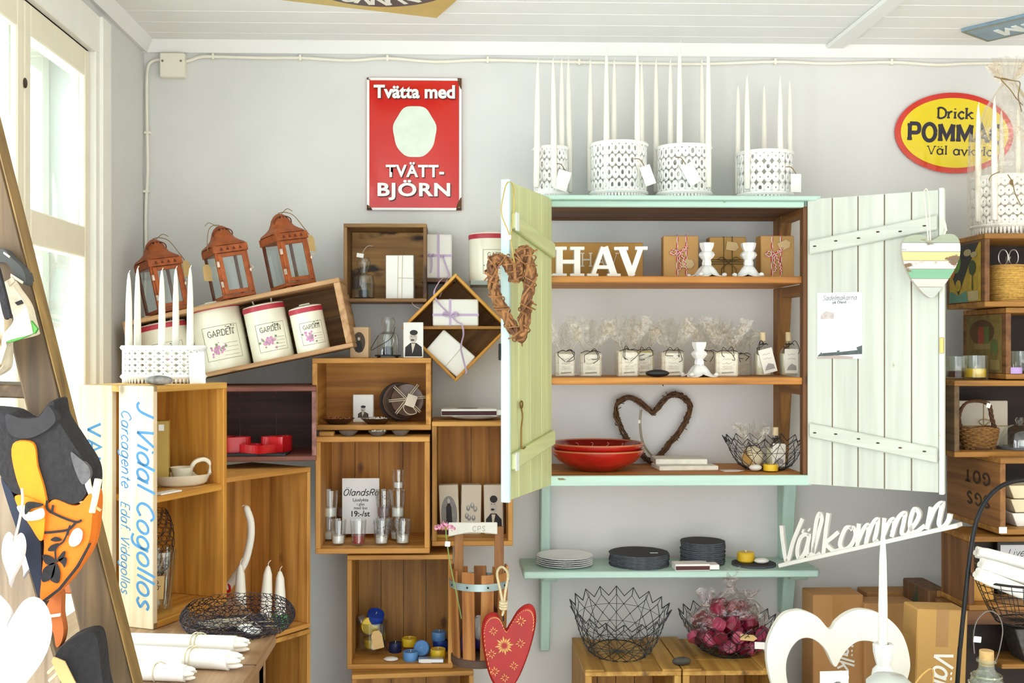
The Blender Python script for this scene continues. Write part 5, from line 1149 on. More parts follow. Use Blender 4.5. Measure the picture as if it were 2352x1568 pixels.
# kraft gift boxes
KRAFT = mat('c79a5c', .75, var=.05); KRAFT2 = mat('b98f4e', .75, var=.05)
def twisted(mb, pts, r=.0016, mi=(0, 1)):
    pts = crom(pts, 8)
    for s in (0, 1):
        q = []
        for i, p in enumerate(pts): a = i * 1.3 + s * pi; q.append(p + V((r * cos(a), 0, r * sin(a))) * .8)
        mb.tube(q, r, 5, mi=mi[s])
RS = [mat('d8333c', .8), mat('f3eee4', .8)]
def gift(label, px0, px1, py0, py1, Y, cx_, style, rz):
    o, w, h = boxthing('gift_box', label, 'box', px0, py0, px1, py1, Y, .045, KRAFT if style != 'jute' else KRAFT2, rz, 0, 'kraft gift boxes in the cupboard', zb=zs1 + .0002, bev=.002)
    y = -.0245; mb = MB()
    for dx in (-.012, .012):
        if style == 'jute': mb.tube([(cx_ + dx, y, 0), (cx_ + dx, y, h + .001), (cx_ + dx, .0, h + .001)], .0012, 5)
        else: twisted(mb, [(cx_ + dx, y, 0), (cx_ + dx * 1.1, y, h * .5), (cx_ + dx, y, h + .001)])
    if style == 'jute':
        for dz in (-.006, 0, .006): mb.tube([(-w / 2, y - .001, h * .42 + dz), (w / 2, y - .001, h * .42 + dz)], .0012, 5)
        for sx in (-1, 1): mb.tube(crom([(0, y - .003, h * .42), (sx * .018, y - .01, h * .52), (sx * .03, y - .01, h * .46), (0, y - .004, h * .42), (sx * .02, y - .008, h * .25), (sx * .016, y - .006, h * .05)], 5), .0013, 5)
        mb.build('jute_string', mat('6e5c34', .9, var=.15), o)
    else:
        zb_ = h * .62 if rz < 0 else h * .58
        for q in ([(0, 0), (-.018, .006), (-.027, -.004), (-.012, -.006), (0, 0)], [(0, 0), (.014, .012), (.02, .016), (.012, .004), (0, 0)], [(0, 0), (-.004, -.02), (.002, -.04), (-.004, -.052)], [(0, 0), (.008, -.018), (.014, -.036), (.016, -.05)]):
            twisted(mb, [(cx_ - .004 + a, y - .004, zb_ + b) for a, b in q])
        mb.build('baker_twine', RS, o)
    t = MB().prism([(-.016, -.012), (.012, -.012), (.02, 0), (.012, .012), (-.016, .012)], -.0006, .0006).build('gift_tag', mat('d3b684', .75, var=.04), o, 0, (w * .18 if style != 'jute' else w * .1, y - .002, h * (.78 if style != 'rw' else .35)), (0, rad(-25 if style == 'rw2' else 8), 0))
    return o
gift('kraft gift box with red and white twine, left of the two candlesticks', 1525, 1605, 541, 633, -.17, .002, 'rw', rad(-3)); gift('kraft gift box tied with brown jute between the two candlesticks', 1630, 1714, 544, 632, -.13, 0, 'jute', 0); gift('kraft gift box with red and white twine at the right end of the shelf', 1746, 1824, 541, 632, -.17, -.004, 'rw2', rad(3))
# white candlesticks
STICKW = paint('f3f2ee', '6f6a60', .72, .45)
cs = thing('candlestick', 'white candlestick', 'candlestick'); hcs = P(1625, 560, -.2).z - zs1
MB().lathe([(.012, hcs * .3), (.013, hcs * .42), (.011, hcs * .5), (.017, hcs * .56), (.022, hcs * .64), (.02, hcs * .71), (.013, hcs * .76), (.016, hcs * .82), (.019, hcs * .9), (.02, hcs * .99), (.018, hcs), (.010, hcs), (.010, hcs * .9), (0, hcs * .9)], 16, cap=False, flute=.05, nf=8).build('stem', STICKW, cs)
mb = MB(); vs, fs = [], []; N, Mm = 32, 8
for j in range(Mm + 1):
    t = j / Mm
    for k in range(N):
        a = 2 * pi * k / N; lobe = abs(cos(2 * a)) ** 1.2; r = .012 + t * (.018 + .022 * lobe); z = hcs * (.34 * (1 - t) ** 1.6) + (1 - lobe) * .009 * t + .001 + (.004 * sin(pi * t * 2) * lobe)
        vs.append((r * cos(a + pi / 4), r * sin(a + pi / 4), max(z, .0005)))
for j in range(Mm):
    for k in range(N): fs.append((j * N + k, (j + 1) * N + k, (j + 1) * N + (k + 1) % N, j * N + (k + 1) % N))
mb.add(vs, fs, 0, True)
for k in range(4):
    a = k * pi / 2 + pi / 4; mb.ell((.05 * cos(a), .05 * sin(a), .006), (.007, .007, .0058), 10, 7)
b = mb.build('scrolled_foot', STICKW, cs); md = b.modifiers.new('s', 'SOLIDIFY'); md.thickness = .003
def stick(o, px, Y, z, rz, label): o.location = put(px, Y, z); o.rotation_euler = (0, 0, rz); o['label'] = label; o['group'] = 'white candlesticks'
stick(cs, 1623, -.23, zs1 + .0003, .25, 'white candlestick on the top cupboard shelf, left of the jute-tied box')
c2 = dup(cs); stick(c2, 1719, -.23, zs1 + .0003, -.3, 'white candlestick on the top cupboard shelf, right of the jute-tied box')
c3 = dup(cs); stick(c3, 1606, -.23, zs2 + .0003, .15, 'white candlestick on the middle shelf among the cellophane packs')
# cellophane packs
CEL = film('fefdfa', .07, .10, .5, .7, 60); SOAP = [mat('efe6cc', .7, var=.05), mat('e7d68e', .7, var=.05), mat('d8cdb8', .7, var=.05)]; BLKS = mat('1f1d1c', .8, var=0)
def cello(mb, z0, r0, rt, hgt, seed, sx=1, sy=.7, n=30):
    """crumpled bouquet of foil above the tie"""
    rr = random.Random(seed); rings = 5; vs, fs = [], []
    off = [rr.uniform(-.5, .5) for _ in range(n)]; tops = [rr.uniform(.55, 1.1) for _ in range(n)]
    for j in range(rings + 1):
        t = j / rings
        for k in range(n):
            a = 2 * pi * k / n + off[k] * .12; z = z0 + hgt * t * (tops[k] if j == rings else .5 + .5 * tops[k])
            r = r0 + (rt - r0) * t ** .8 * (1 + .45 * (1 if k % 2 else -1) * min(1, t * 1.6 + .1) * (.5 + rr.random() * .6))
            vs.append((r * cos(a) * sx, r * sin(a) * sy, z + rr.uniform(-.003, .003)))
    for j in range(rings):
        for k in range(n): fs.append((j * n + k, j * n + (k + 1) % n, (j + 1) * n + (k + 1) % n, (j + 1) * n + k))
    mb.add(vs, fs)
def knot(mb, w, d, z, seed, r=.0009):
    rr = random.Random(seed); y = -d / 2 - .003
    mb.tube(crom([(-w / 2, y, z - .004), (-w * .2, y - .002, z + .002), (0, y - .004, z), (w * .25, y - .002, z + .002), (w / 2, y, z - .003)], 4), r, 5)
    for k in range(3):
        s = rr.choice((-1, 1)); mb.tube(crom([(0, y - .004, z), (s * .012, y - .008, z + rr.uniform(-.01, .012)), (s * rr.uniform(.012, .026), y - .007, z - rr.uniform(.008, .026)), (s * rr.uniform(0, .02), y - .005, z - rr.uniform(.012, .034))], 5), r, 5)
def pack(label, px, Y, w, h, d, sc, seed, rz=0, burst=.085, lab=True):
    o = thing('soap_pack', label, 'soap pack', put(px, Y, zs2 + .0003), (0, 0, rz), 'cellophane-wrapped soap packs')
    MB().bx(-w / 2, w / 2, -d / 2, d / 2, 0, h).build('soap', SOAP[sc], o, .003)
    if lab:
        l = MB().bx(-w * .36, w * .42, -d / 2 - .0022, -d / 2 - .0014, .003, h * .93).build('label_card', mat('f1ecdc', .7, var=.03), o)
        mb = MB(); rr = random.Random(seed); y = -d / 2 - .0024
        for k in range(2): 
            z = h * (.72 - .18 * k); mb.ribbon([(v.x, v.z) for v in crom([(-w * .22 + i * w * .055, 0, z + rr.uniform(-.0022, .0022)) for i in range(9)], 3)], .0009, y)
        for k in range(3): mb.ribbon([(-w * .2, h * (.4 - .05 * k)), (w * .25, h * (.4 - .05 * k))], .0006, y)
        mb.ribbon([(-w * .25, h * .15), (w * .3, h * .17)], .004, y)
        mb.build('printed_text', mat('a49a8c', .7), l)
    mb = MB(); cello(mb, h - .002, .014, burst * .62, burst, seed, 1.0, .75)
    e = .003; cw_, cd2 = w / 2 + e, d / 2 + e; base = [(-cw_, -cd2), (cw_, -cd2), (cw_, cd2), (-cw_, cd2)]
    vs = [(x, y, .002) for x, y in base] + [(x, y, h * .93) for x, y in base] + [(x * .35, y * .5, h + .004) for x, y in base]
    mb.add(vs, [(0, 1, 5, 4), (1, 2, 6, 5), (2, 3, 7, 6), (3, 0, 4, 7), (4, 5, 9, 8), (5, 6, 10, 9), (6, 7, 11, 10), (7, 4, 8, 11)])
    mb.build('cellophane', CEL, o); mb = MB(); knot(mb, w * .95, d, h + .003, seed); mb.build('black_string', BLKS, o); return o
pack('cellophane soap pack with a plain white card, leftmost on the middle shelf', 1297, -.20, .052, .067, .035, 2, 1, .05)
pack('cellophane soap pack with a tilted card, second from left on the middle shelf', 1357, -.20, .058, .066, .035, 2, 2, -.15, .095)
pack('ivory cellophane soap pack, left of the black pebble', 1440, -.20, .056, .071, .035, 0, 3, .12, .095)
pack('yellow cellophane soap pack half behind the ivory one', 1476, -.13, .055, .07, .032, 1, 4, .1, .08)
pack('cellophane soap pack with a loopy black bow behind the black pebble', 1543, -.17, .062, .069, .035, 2, 5, 0, .095)
pack('cellophane soap pack hidden behind the white candlestick', 1625, -.11, .05, .068, .032, 2, 6, -.1, .09, False)
pack('cellophane soap pack with a landscape card, right of the candlestick', 1668, -.20, .060, .068, .035, 0, 7, -.12, .10)
pack('cellophane soap pack without a card between the landscape card and the bottles', 1703, -.1, .045, .06, .03, 2, 8, 0, .075, False)
o = MB().ell((0, 0, .0102), (.033, .018, .0102), 20, 10).build('black_pebble', mat('222224', .45, var=.15, scale=60)); o.location = put(1510, -.25, zs2 + .0002); tag(o, 'smooth black pebble on the middle cupboard shelf', 'stone')
# bottles
GLB = film('f4f6ee', .08, .05, .45)
def bottle(label, px, Y, z, h, w, rz, ctilt, fill='e8e2d0'):
    o = thing('corked_bottle', label, 'bottle', put(px, Y, z), (0, 0, rz), 'corked bottles of bath salt'); s = 1
    def sq(z, hw_, r):
        out = []
        for k in range(24):
            a = 2 * pi * k / 24; q = (abs(cos(a)) ** 4 + abs(sin(a)) ** 4) ** -.25; out.append((hw_ * q * cos(a) * (1 - r) + hw_ * cos(a) * r, (hw_ * q * sin(a) * (1 - r) + hw_ * sin(a) * r) * .72, z))
        return out
    def body(mb, f, zt):
        R_ = [(0.002, .9, 0), (.006, 1, 0), (h * .5, 1, 0), (h * .6, .85, .3), (h * .68, .5, 1), (h * .72, .36, 1), (h * .84, .34, 1)]
        vs, fs = [], []; rows = [q for q in R_ if q[0] <= zt]
        for zz_, hw_, r in rows: vs += sq(zz_ + (.002 if f < 1 else 0), w / 2 * hw_ * f, r)
        for j in range(len(rows) - 1):
            for k in range(24): fs.append((j * 24 + k, j * 24 + (k + 1) % 24, (j + 1) * 24 + (k + 1) % 24, (j + 1) * 24 + k))
        fs += [tuple(range(24))[::-1]] + ([tuple(range((len(rows) - 1) * 24, len(rows) * 24))] if f < 1 else []); mb.add(vs, fs, 0, True); return mb
    body(MB(), 1, h).build('glass', GLB, o); body(MB(), .93, h * .55).build('contents', mat(fill, .8, var=.06), o)
    MB().cyl((0, 0, h * .8), w * .17, h * .2, 18).build('cork', mat('dcc69c', .8, var=.08, scale=80), o)
    c = MB().bx(-w * .42, w * .42, -.0006, .0006, -h * .55, 0).build('label_card', mat('efe9da', .7, var=.03), o, 0, (0, -w * .37 - .003, h * .62), (0, ctilt, 0))
    mb = MB(); 
    for k in range(2): mb.ribbon([(v.x, v.z) for v in crom([(-w * .25 + i * w * .06, 0, -h * (.12 + .1 * k) + R.uniform(-.002, .002)) for i in range(9)], 3)], .001, -.0009)
    mb.prism([(-w * .3, -h * .48), (w * .32, -h * .48), (w * .3, -h * .38), (0, -h * .33), (-w * .2, -h * .4)], -.0009, -.0007); mb.build('printed_text', mat('a39d96', .7), c)
    mb = MB(); mb.tube([(w * .19 * cos(t), w * .19 * sin(t), h * .73) for t in [2 * pi * i / 16 for i in range(16)]], .0012, 5, True); knot(mb, w * .5, w * .36, h * .73, int(px)); mb.build('black_string', BLKS, o)
    return o
bottle('corked bottle of pale bath salt with a crooked card on the middle shelf', 1752, -.18, zs2 + .0003, P(1752, 763, -.18).z - zs2, .046, 0, -.25); bottle('corked bottle of pale bath salt with a straight card at the shelf end', 1811, -.18, zs2 + .0003, P(1811, 763, -.18).z - zs2, .046, .1, 0)
# bottom shelf
REDG = mat('b01c16', .15, var=.15, scale=18, coat=.7); REDI = mat('7c0f12', .2, var=.15, scale=18, coat=.6)
Yr = -.165; zr0 = zs3 + .0003; cxr = P(1372, 1040, Yr).x; rr_ = .132
for k, (dz, lab) in enumerate(((0, 'lower red ceramic bowl of the two stacked on the bottom cupboard shelf'), (.0175, 'upper red ceramic bowl with scroll pattern inside, stacked in the other'))):
    o = thing('red_bowl', lab, 'bowl', (cxr, Yr, zr0 + dz), (0, 0, 0), 'stacked red bowls'); f = 1 - .02 * k
    MB().lathe([(rr_ * .45, 0), (rr_ * .5, .002), (rr_ * .82, .026), (rr_ * .97 * f, .048), (rr_ * f, .056)], 56, cap=False).lathe([(rr_ * .45, 0), (0, 0)], 56, cap=False).build('outside', REDG, o)
    MB().lathe([(rr_ * f, .056), (rr_ * .985 * f, .060), (rr_ * .95 * f, .057)], 56, cap=False).build('rim', mat('b5683e', .3, var=.15, coat=.4), o)
    MB().lathe([(rr_ * .95 * f, .057), (rr_ * .8, .034), (rr_ * .5, .013), (0, .011)], 56, cap=False).build('inside', REDI, o)
    if k:
        mb = MB()
        for a in [pi * (.1 + .8 * i / 6) for i in range(7)]:
            q = []
            for t in range(14): u = t / 13; an_ = a + .06 * sin(6 * u); rad_ = rr_ * (.66 + .2 * u + .02 * cos(8 * u)); zz_ = .014 + (rad_ / rr_ - .5) * .092; q.append((rad_ * cos(an_ + .05 * u), rad_ * sin(an_ + .05 * u), zz_ + .002))
            mb.tube(q, .0012, 4)
        mb.build('scroll_pattern', mat('c87a68', .4, var=0), o)
VINE = mat('5a3c20', .75, var=.35, scale=60, bp=.4); VINE2 = mat('8a6236', .75, var=.3, scale=60, bp=.4)
def vine_heart(name, label, pts, Y, r, strands, seed, m, dep=1.0, loops=26, hang=None, ydist=0):
    rr = random.Random(seed); pw = [P(a, b, Y + (c * ydist if ydist else 0)) for a, b, c in [(q + (0,))[:3] for q in pts]]
    lo = V((sum(p.x for p in pw) / len(pw), Y, min(p.z for p in pw))); o = thing(name, label, 'wreath', lo)
    path = crom([p - lo for p in pw], 8, True); n = len(path); mb = MB()
    for s in range(strands):
        ph = rr.random() * 6.28; tw_ = rr.uniform(.12, .3) * rr.choice((-1, 1)); q0 = r * rr.uniform(.35, .8); q = []
        for i, p in enumerate(path):
            t = (path[(i + 1) % n] - path[i - 1]).normalized(); u = V((-t.z, 0, t.x)); a = ph + tw_ * i
            q.append(p + (u * cos(a) + V((0, dep, 0)) * sin(a)) * q0 * (1 + rr.uniform(-.15, .15)))
        mb.tube(q, r * rr.uniform(.2, .34), 5, True, s % 2)
    for k in range(loops):
        i = rr.randrange(n); p = path[i]; t = (path[(i + 1) % n] - path[i - 1]).normalized(); u = V((-t.z, 0, t.x)); q = []
        for j in range(9): a = j * .75 + k; q.append(p + t * (j - 4) * r * .3 + (u * cos(a) + V((0, dep, 0)) * sin(a)) * r * 1.05)
        mb.tube(q, r * .12, 4, mi=1)
    for k in range(loops // 2):
        i = rr.randrange(n); p = path[i]; d = V((rr.uniform(-1, 1), rr.uniform(-.6, .2), rr.uniform(-1, 1))).normalized(); mb.tube([p + d * r * .7, p + d * r * 1.7], r * .12, 4, mi=1)
    mb.build('vines', m, o); return o, lo
vh_, lo = vine_heart('vine_heart', 'dark twig heart wreath leaning on the wall in the bottom of the cupboard', [(1500, 946), (1478, 930), (1450, 912), (1425, 920), (1416, 945), (1422, 975), (1440, 1008), (1470, 1040), (1498, 1058), (1520, 1040), (1540, 1015), (1565, 985), (1582, 950), (1582, 925), (1562, 908), (1540, 907), (1520, 925)], -.025, .0095, 9, 5, [VINE, VINE])
mb = MB()
for dx in (0, .004): mb.tube(crom([P(1469, 940, -.03) - lo + V((dx, -.012, 0)), P(1467, 975, -.03) - lo + V((dx, -.012, 0)), P(1475, 1020, -.035) - lo + V((dx, -.012, 0)), P(1505, 1058, -.04) - lo + V((dx, -.012, 0))], 5), .0016, 5)
mb.build('hanging_ribbon', mat('8f8468', .85), vh_); MB().box(P(1468, 968, -.045) - lo, (.007, .006, .01)).build('price_tag', PAPER, vh_)
TILE = mat('ece9da', .8, var=.08, scale=40, bp=.3)
t1, w, h = boxthing('stone_tile', 'thick whitewashed tile, lower of the two on the bottom cupboard shelf', 'tile', 1512, 1070, 1649, 1093, -.19, .1, TILE, rad(3), 0, 'whitewashed tiles', 'slab', zb=zs3 + .0002)
hh_ = h
boxthing('stone_tile', 'thick whitewashed tile, upper of the two in front of the twig heart', 'tile', 1508, 1054, 1626, 1076, -.15, .1, TILE, rad(-2), 0, 'whitewashed tiles', 'slab', zb=zs3 + h + .0006)
o = MB().prism([(-.03, -.02), (.012, -.02), (.035, 0), (.012, .02), (-.03, .02)], 0, .0012).build('paper_tag', mat('efeae0', .7)); o.rotation_euler = (-pi / 2, 0, .1); o.location = put(1682, -.2, zs3 + .0015); tag(o, 'white paper tag lying on the bottom cupboard shelf beside the tiles', 'tag')
def wire_bowl(name, label, loc, r0, r1, h, n, L, m, tilt=0, rz=0, wr=.0011, spike=.02):
    o = thing(name, label, 'bowl', loc, (tilt, 0, rz)); mb = MB(); md = MB()
    def pt(i, l):
        t = l / L; r = r0 + (r1 - r0) * (t ** .75); return V((r * cos(2 * pi * i / n), r * sin(2 * pi * i / n), wr + h * t ** 1.35))
    for l in range(L):
        for i in range(n):
            a = i + .5 * (l % 2)
            for s in (-.5, .5): mb.tube([pt(a, l), pt(a + s, l + 1)], wr * .8, 4, cap=False)
            md.ell(pt(a, l), (wr * 2, wr * 2, wr * 2), 5, 4)
            if l % 2: mb.tube([pt(a, l), pt(a + 1, l)], wr * .6, 4, cap=False)
    rim = []
    for i in range(n):
        a = i + .5 * (L % 2); p = pt(a, L); q = V((p.x, p.y, 0)).normalized(); tip = p + q * spike * .6 + V((0, 0, spike)); rim += [tip, pt(a + .5, L) * 1.0 + V((0, 0, -spike * .2))]
        mb.tube([p, tip], wr, 4); mb.tube([pt(a, 0), pt(a, L) + V((0, 0, spike * .6))], wr * .7, 4) if i % 2 == 0 else None
    mb.tube(rim, wr * 1.4, 5, True); mb.tube([pt(i, 0) for i in range(n)], wr * 1.5, 5, True)
    for i in range(0, n, 2): mb.tube([pt(i, 0), pt(i + n / 2, 0)], wr * .7, 4)
    mb.build('wire', m, o); md.build('knots', m, o); return o
WIRE = mat('3c3f42', .45, .6, var=.1)
wire_bowl('wire_bowl', 'small spiky wire bowl with a bottle in it on the bottom cupboard shelf', put(1757, -.155, zs3 + .0003), .055, .108, .075, 16, 4, WIRE, 0, .1, .001, .016)
p = put(1728, -.17, zs3 + .003); o = thing('soap_pack', 'clear pack with a striped card in the small wire bowl', 'soap pack', p, (rad(-15), 0, rad(-15)))
MB().ell((0, 0, .033), (.03, .016, .032), 18, 12).build('card', mat('e2d2ac', .7, var=.1), o); MB().prism([(-.03, .02), (-.02, .05), (.0, .02), (.005, .0)], -.0175, -.0165).build('stripe', mat('b88a3e', .7), o)
mb = MB(); cello(mb, .055, .012, .045, .075, 21, 1, .6); mb.build('cellophane', CEL, o); mb = MB(); knot(mb, .03, .03, .06, 4); mb.build('black_string', BLKS, o)
bottle('corked bottle standing in the small wire bowl', 1781, -.185, zs3 + .003, P(1781, 983, -.185).z - zs3, .048, .25, .05, 'dcd6c4')
o = thing('tealight', 'yellow tealight in front of the bottle in the small wire bowl', 'tealight', put(1770, -.225, zs3 + .003)); MB().cyl((0, 0, 0), .02, .018, 24).build('wax', TY_, o); MB().tube([(0, 0, .018), (0, 0, .023)], .0008, 5).build('wick', WICK, o)
o = MB().ell((0, 0, .009), (.018, .012, .009), 14, 8).build('white_pebble', mat('e6e3da', .4, var=.05)); o.location = put(1735, -.228, zs3 + .003); tag(o, 'white pebble at the front of the small wire bowl', 'stone')
# ================================================================ on the mint shelf
PLW = mat('f2f2f0', .2, var=.02, coat=.4); PLR = mat('b8bcc2', .35, var=.6, scale=260)
y0 = -.112; zz0 = zsh + .0003; r = .080
ORDP = ['bottom', 'second lowest', 'middle', 'second highest', 'top']
for k in range(5):
    o = thing('plate', '%s white plate of the stack on the left of the mint shelf' % ORDP[k], 'plate', put(1297, y0, zz0 + .0055 * k), (0, 0, .3 * k), 'white plates stacked on the mint shelf')
    MB().lathe([(r * .55, 0), (r * .6, .001), (r * .99, .008), (r, .009), (r * .985, .0098), (r * .62, .003), (0, .0028)], 44, cap=False).lathe([(0, 0), (r * .55, 0)], 44, cap=False).build('plate', PLW, o)
    MB().lathe([(r * .9, .0067), (r * 1.0025, .0085), (r * 1.003, .0093)], 44, cap=False).build('printed_rim', PLR, o)
def slate(label, px, y, z, r, t, seed, grp, rz=0, cat='slate'):
    rr = random.Random(seed); n = 40; o = thing('slate_disc', label, cat, put(px, y, z), (0, 0, rz), grp); j = [1 + rr.uniform(-.014, .014) for _ in range(n)]; mb = MB()
    lo_ = [(r * j[k] * cos(2 * pi * k / n), r * j[k] * sin(2 * pi * k / n)) for k in range(n)]; j2 = [q * (1 + rr.uniform(-.012, .004)) for q in j]
    up_ = [(r * j2[k] * cos(2 * pi * k / n), r * j2[k] * sin(2 * pi * k / n)) for k in range(n)]
    mb.add([(x, y_, 0) for x, y_ in lo_] + [(x, y_, t) for x, y_ in up_], [tuple(range(n))[::-1], tuple(range(n, 2 * n))]); mb.add([(x, y_, 0) for x, y_ in lo_] + [(x, y_, t) for x, y_ in up_], [(k, (k + 1) % n, n + (k + 1) % n, n + k) for k in range(n)], 1)
    mb.build('slab', [SLATE, SLATE_L], o); return o
top1 = P(1468, 1266, -.1).z; n1 = 9; t1_ = (top1 - zz0) / n1
for k in range(n1): o = slate('%s round slate from the bottom in the wide stack on the mint shelf' % ORD[k].capitalize() if k < n1 - 1 else 'Topmost round slate with a sticker on the wide stack on the mint shelf', 1468 + R.uniform(-1.5, 1.5), -.1, zz0 + k * t1_, .0845, t1_ * .82, k, 'wide stack of round slates')
MB().box((.04, -.02, t1_ * .82 + .0003), (.022, .008, .0005)).build('price_sticker', PAPER, o)
top2 = P(1614, 1240, -.085).z; n2 = 12; t2_ = (top2 - zz0) / n2
for k in range(n2): slate('%s round slate from the bottom in the tall narrow stack on the mint shelf' % ORD[k].capitalize() if k < n2 - 1 else 'Topmost round slate of the tall narrow stack on the mint shelf', 1614 + R.uniform(-1.5, 1.5), -.085, zz0 + k * t2_, .0635, t2_ * .84, 30 + k, 'narrow stack of round slates')
matchbox('large white matchbox with a brown strip lying before the narrow slate stack', 1551, 1653, 1297, 1312, -.195, .05, zz0, .02, .22, '56302c', False)
cst = slate('single round slate under the yellow candle on the mint shelf', 1731, -.115, zz0, .062, .006, 77, None)
o = thing('pillar_candle', 'short yellow candle on the single slate on the mint shelf', 'candle', put(1713, -.10, zz0 + .0062)); MB().cyl((0, 0, 0), .0245, .028, 32, ch=.15).build('wax', mat('e8c02c', .4, var=.04, sss=.15), o); MB().cyl((0, 0, .028), .002, .004, 6).build('wick', WICK, o)
o = MB().ell((0, 0, .0082), (.0215, .015, .008), 18, 10).build('white_pebble', mat('efece0', .35, var=.04)); o.location = put(1749, -.13, zz0 + .0062); tag(o, 'white pebble on the single slate beside the yellow candle', 'stone')
# ================================================================ hung on the cupboard doors
vhL, lo = vine_heart('vine_heart', 'brown twig heart wreath hanging on the edge of the lime door', [(1187, 640), (1172, 612), (1150, 596), (1131, 604), (1130, 635), (1137, 672), (1152, 706), (1170, 740), (1186, 768), (1199, 772), (1203, 745), (1207, 705), (1215, 660), (1219, 620), (1212, 585), (1200, 578), (1193, 600)], -.655, .0155, 16, 8, [mat('6e4626', .7, var=.35, scale=70, bp=.4), mat('9a6a3c', .7, var=.3, scale=70)], .8, 26)
mb = MB(); q = lambda a, b, y: P(a, b, y) - lo
mb.tube(crom([q(1182, 615, -.66), q(1172, 545, -.655), q(1152, 490, -.65), q(1158, 440, -.63), q(1166, 419, -.62), q(1178, 425, -.61), q(1181, 470, -.62), q(1174, 545, -.65), q(1184, 615, -.66)], 6), .0016, 5); mb.build('raffia', mat('c2a95c', .85, var=.1), vhL); MB().box(q(1167, 545, -.662), (.014, .004, .011)).build('price_tag', PAPER, vhL, .001)
# striped heart on the white door
Yd = -.515; ol = [(2136, 684), (2100, 650), (2080, 615), (2071, 580), (2074, 553), (2093, 540), (2120, 541), (2139, 552), (2162, 540), (2188, 538), (2203, 555), (2203, 590), (2188, 625), (2163, 660)]
pw = [P(a, b, Yd) for a, b in ol]; lo = V((P(2138, 684, Yd).x, Yd, P(2138, 684, Yd).z)); hd = thing('hanging_heart', 'heart of striped painted planks hanging on the white door', 'heart', lo)
oo = [((v - lo).x, (v - lo).z) for v in crom(pw, 5, True)]
MB().prism(oo, 0, .010).build('backing', mat('c9bfae', .6, var=.1), hd, .001)
STR = ['a9b39a', 'd3dde0', 'dfd08e', 'e5d9cf', '7fb591', 'ddd6c8', 'c6c9c0']; ztp = [.0, .028, .05, .073, .1, .127, .148, .2]; hh_ = max(z for x, z in oo); zmax = hh_
def clip(poly, z0, z1):
    for lim, sg in ((z0, 1), (z1, -1)):
        out = []
        for i in range(len(poly)):
            a, b = poly[i], poly[(i + 1) % len(poly)]; da, db = (a[1] - lim) * sg, (b[1] - lim) * sg
            if da >= 0: out.append(a)
            if da * db < 0: t = da / (da - db); out.append((a[0] + (b[0] - a[0]) * t, a[1] + (b[1] - a[1]) * t))
        poly = out
    return poly
cuts = [0, .17, .30, .45, .58, .72, .86, 1.02]
for k in range(7):
    z0, z1 = cuts[k] * zmax + .0007, cuts[k + 1] * zmax - .0007
    c = STR[6 - k]
    pl_ = clip(oo, z0, z1)
    # the two lobes are separate pieces of the topmost plank
    if k == 6:
        nx_ = P(2139, 552, Yd).x - lo.x
        for sg in (1, -1):
            h_ = []
            for i in range(len(pl_)):
                a, b = pl_[i], pl_[(i + 1) % len(pl_)]; da, db = (a[0] - nx_) * sg, (b[0] - nx_) * sg
                if da >= 0: h_.append(a)
                if da * db < 0: t = da / (da - db); h_.append((nx_, a[1] + (b[1] - a[1]) * t))
            if len(h_) > 2: MB().prism(h_, -.003, 0).build('plank', paint(c, '7a6248', .6), hd)
    elif len(pl_) > 2: MB().prism(pl_, -.003, 0).build('plank', paint(c, '7a6248', .58), hd)
q = lambda a, b, y: P(a, b, y) - lo
MB().tube(crom([q(2132, 552, Yd - .004), q(2128, 500, Yd - .006), q(2122, 450, Yd - .01), q(2124, 436, Yd + .0), q(2130, 437, Yd + .0), q(2134, 470, Yd - .006), q(2137, 552, Yd - .004)], 5), .0015, 5).build('hanging_ribbon', mat('e9e2cc', .8), hd)
mb = MB()
mb.band([(p_, V((1, .2, .3)).normalized()) for p_ in crom([q(2168, 545, Yd - .002), q(2172, 520, Yd - .004), q(2164, 500, Yd - .008), q(2174, 530, Yd - .006)], 5)], .006); mb.build('bow_tail', mat('e9e2cc', .8), hd)
# poster on the white door
dm = M.Translation(V((FR, YF, 0))) @ M.Rotation(ra, 4, 'Z')
def on_door(px, py):   # pixel -> door local (x, z)
    d = D(px, py); inv = dm.inverted(); o_ = inv @ CAM; dd = inv.to_3x3() @ d; t = (-.0085 - o_.y) / dd.y; h_ = o_ + dd * t; return h_.x, h_.z
xa, za = on_door(1877, 823); xb_, zb_ = on_door(1980, 670)
po = thing('poster', 'white shop poster pinned on the open white door', 'poster', dm @ V(((xa + xb_) / 2, -.0085, za)), (0, 0, ra)); w, h = xb_ - xa, zb_ - za
MB().bx(-w / 2, w / 2, 0, .001, 0, h).build('sheet', mat('eceef0', .45, var=.02), po)
mb = MB(); lettering(mb, 'Sadelmakarna', 0, h * .885, .0085, .13, 0, .35, y0=-.0004, width=w * .76, center=True); mb.build('lettering', mat('6d6a70', .6), po); textmesh('lettering', 'på Öland', mat('55525a', .6), po, w * .3, None, (0, -.0004, h * .82), bold=.02)
mb = MB(); lt = 0
for k in range(4): mb.ribbon([(-w * .1, h * (.70 - .03 * k)), (w * .4, h * (.70 - .03 * k))], .0007, -.0004)
for k in range(5): mb.ribbon([(-w * .35, h * (.37 - .025 * k)), (-w * .1, h * (.37 - .025 * k))], .0007, -.0004)
mb.poly([(-w * .42, h * .6), (-w * .12, h * .6), (-w * .12, h * .69), (-w * .3, h * .72), (-w * .42, h * .66)], -.0004, 1)
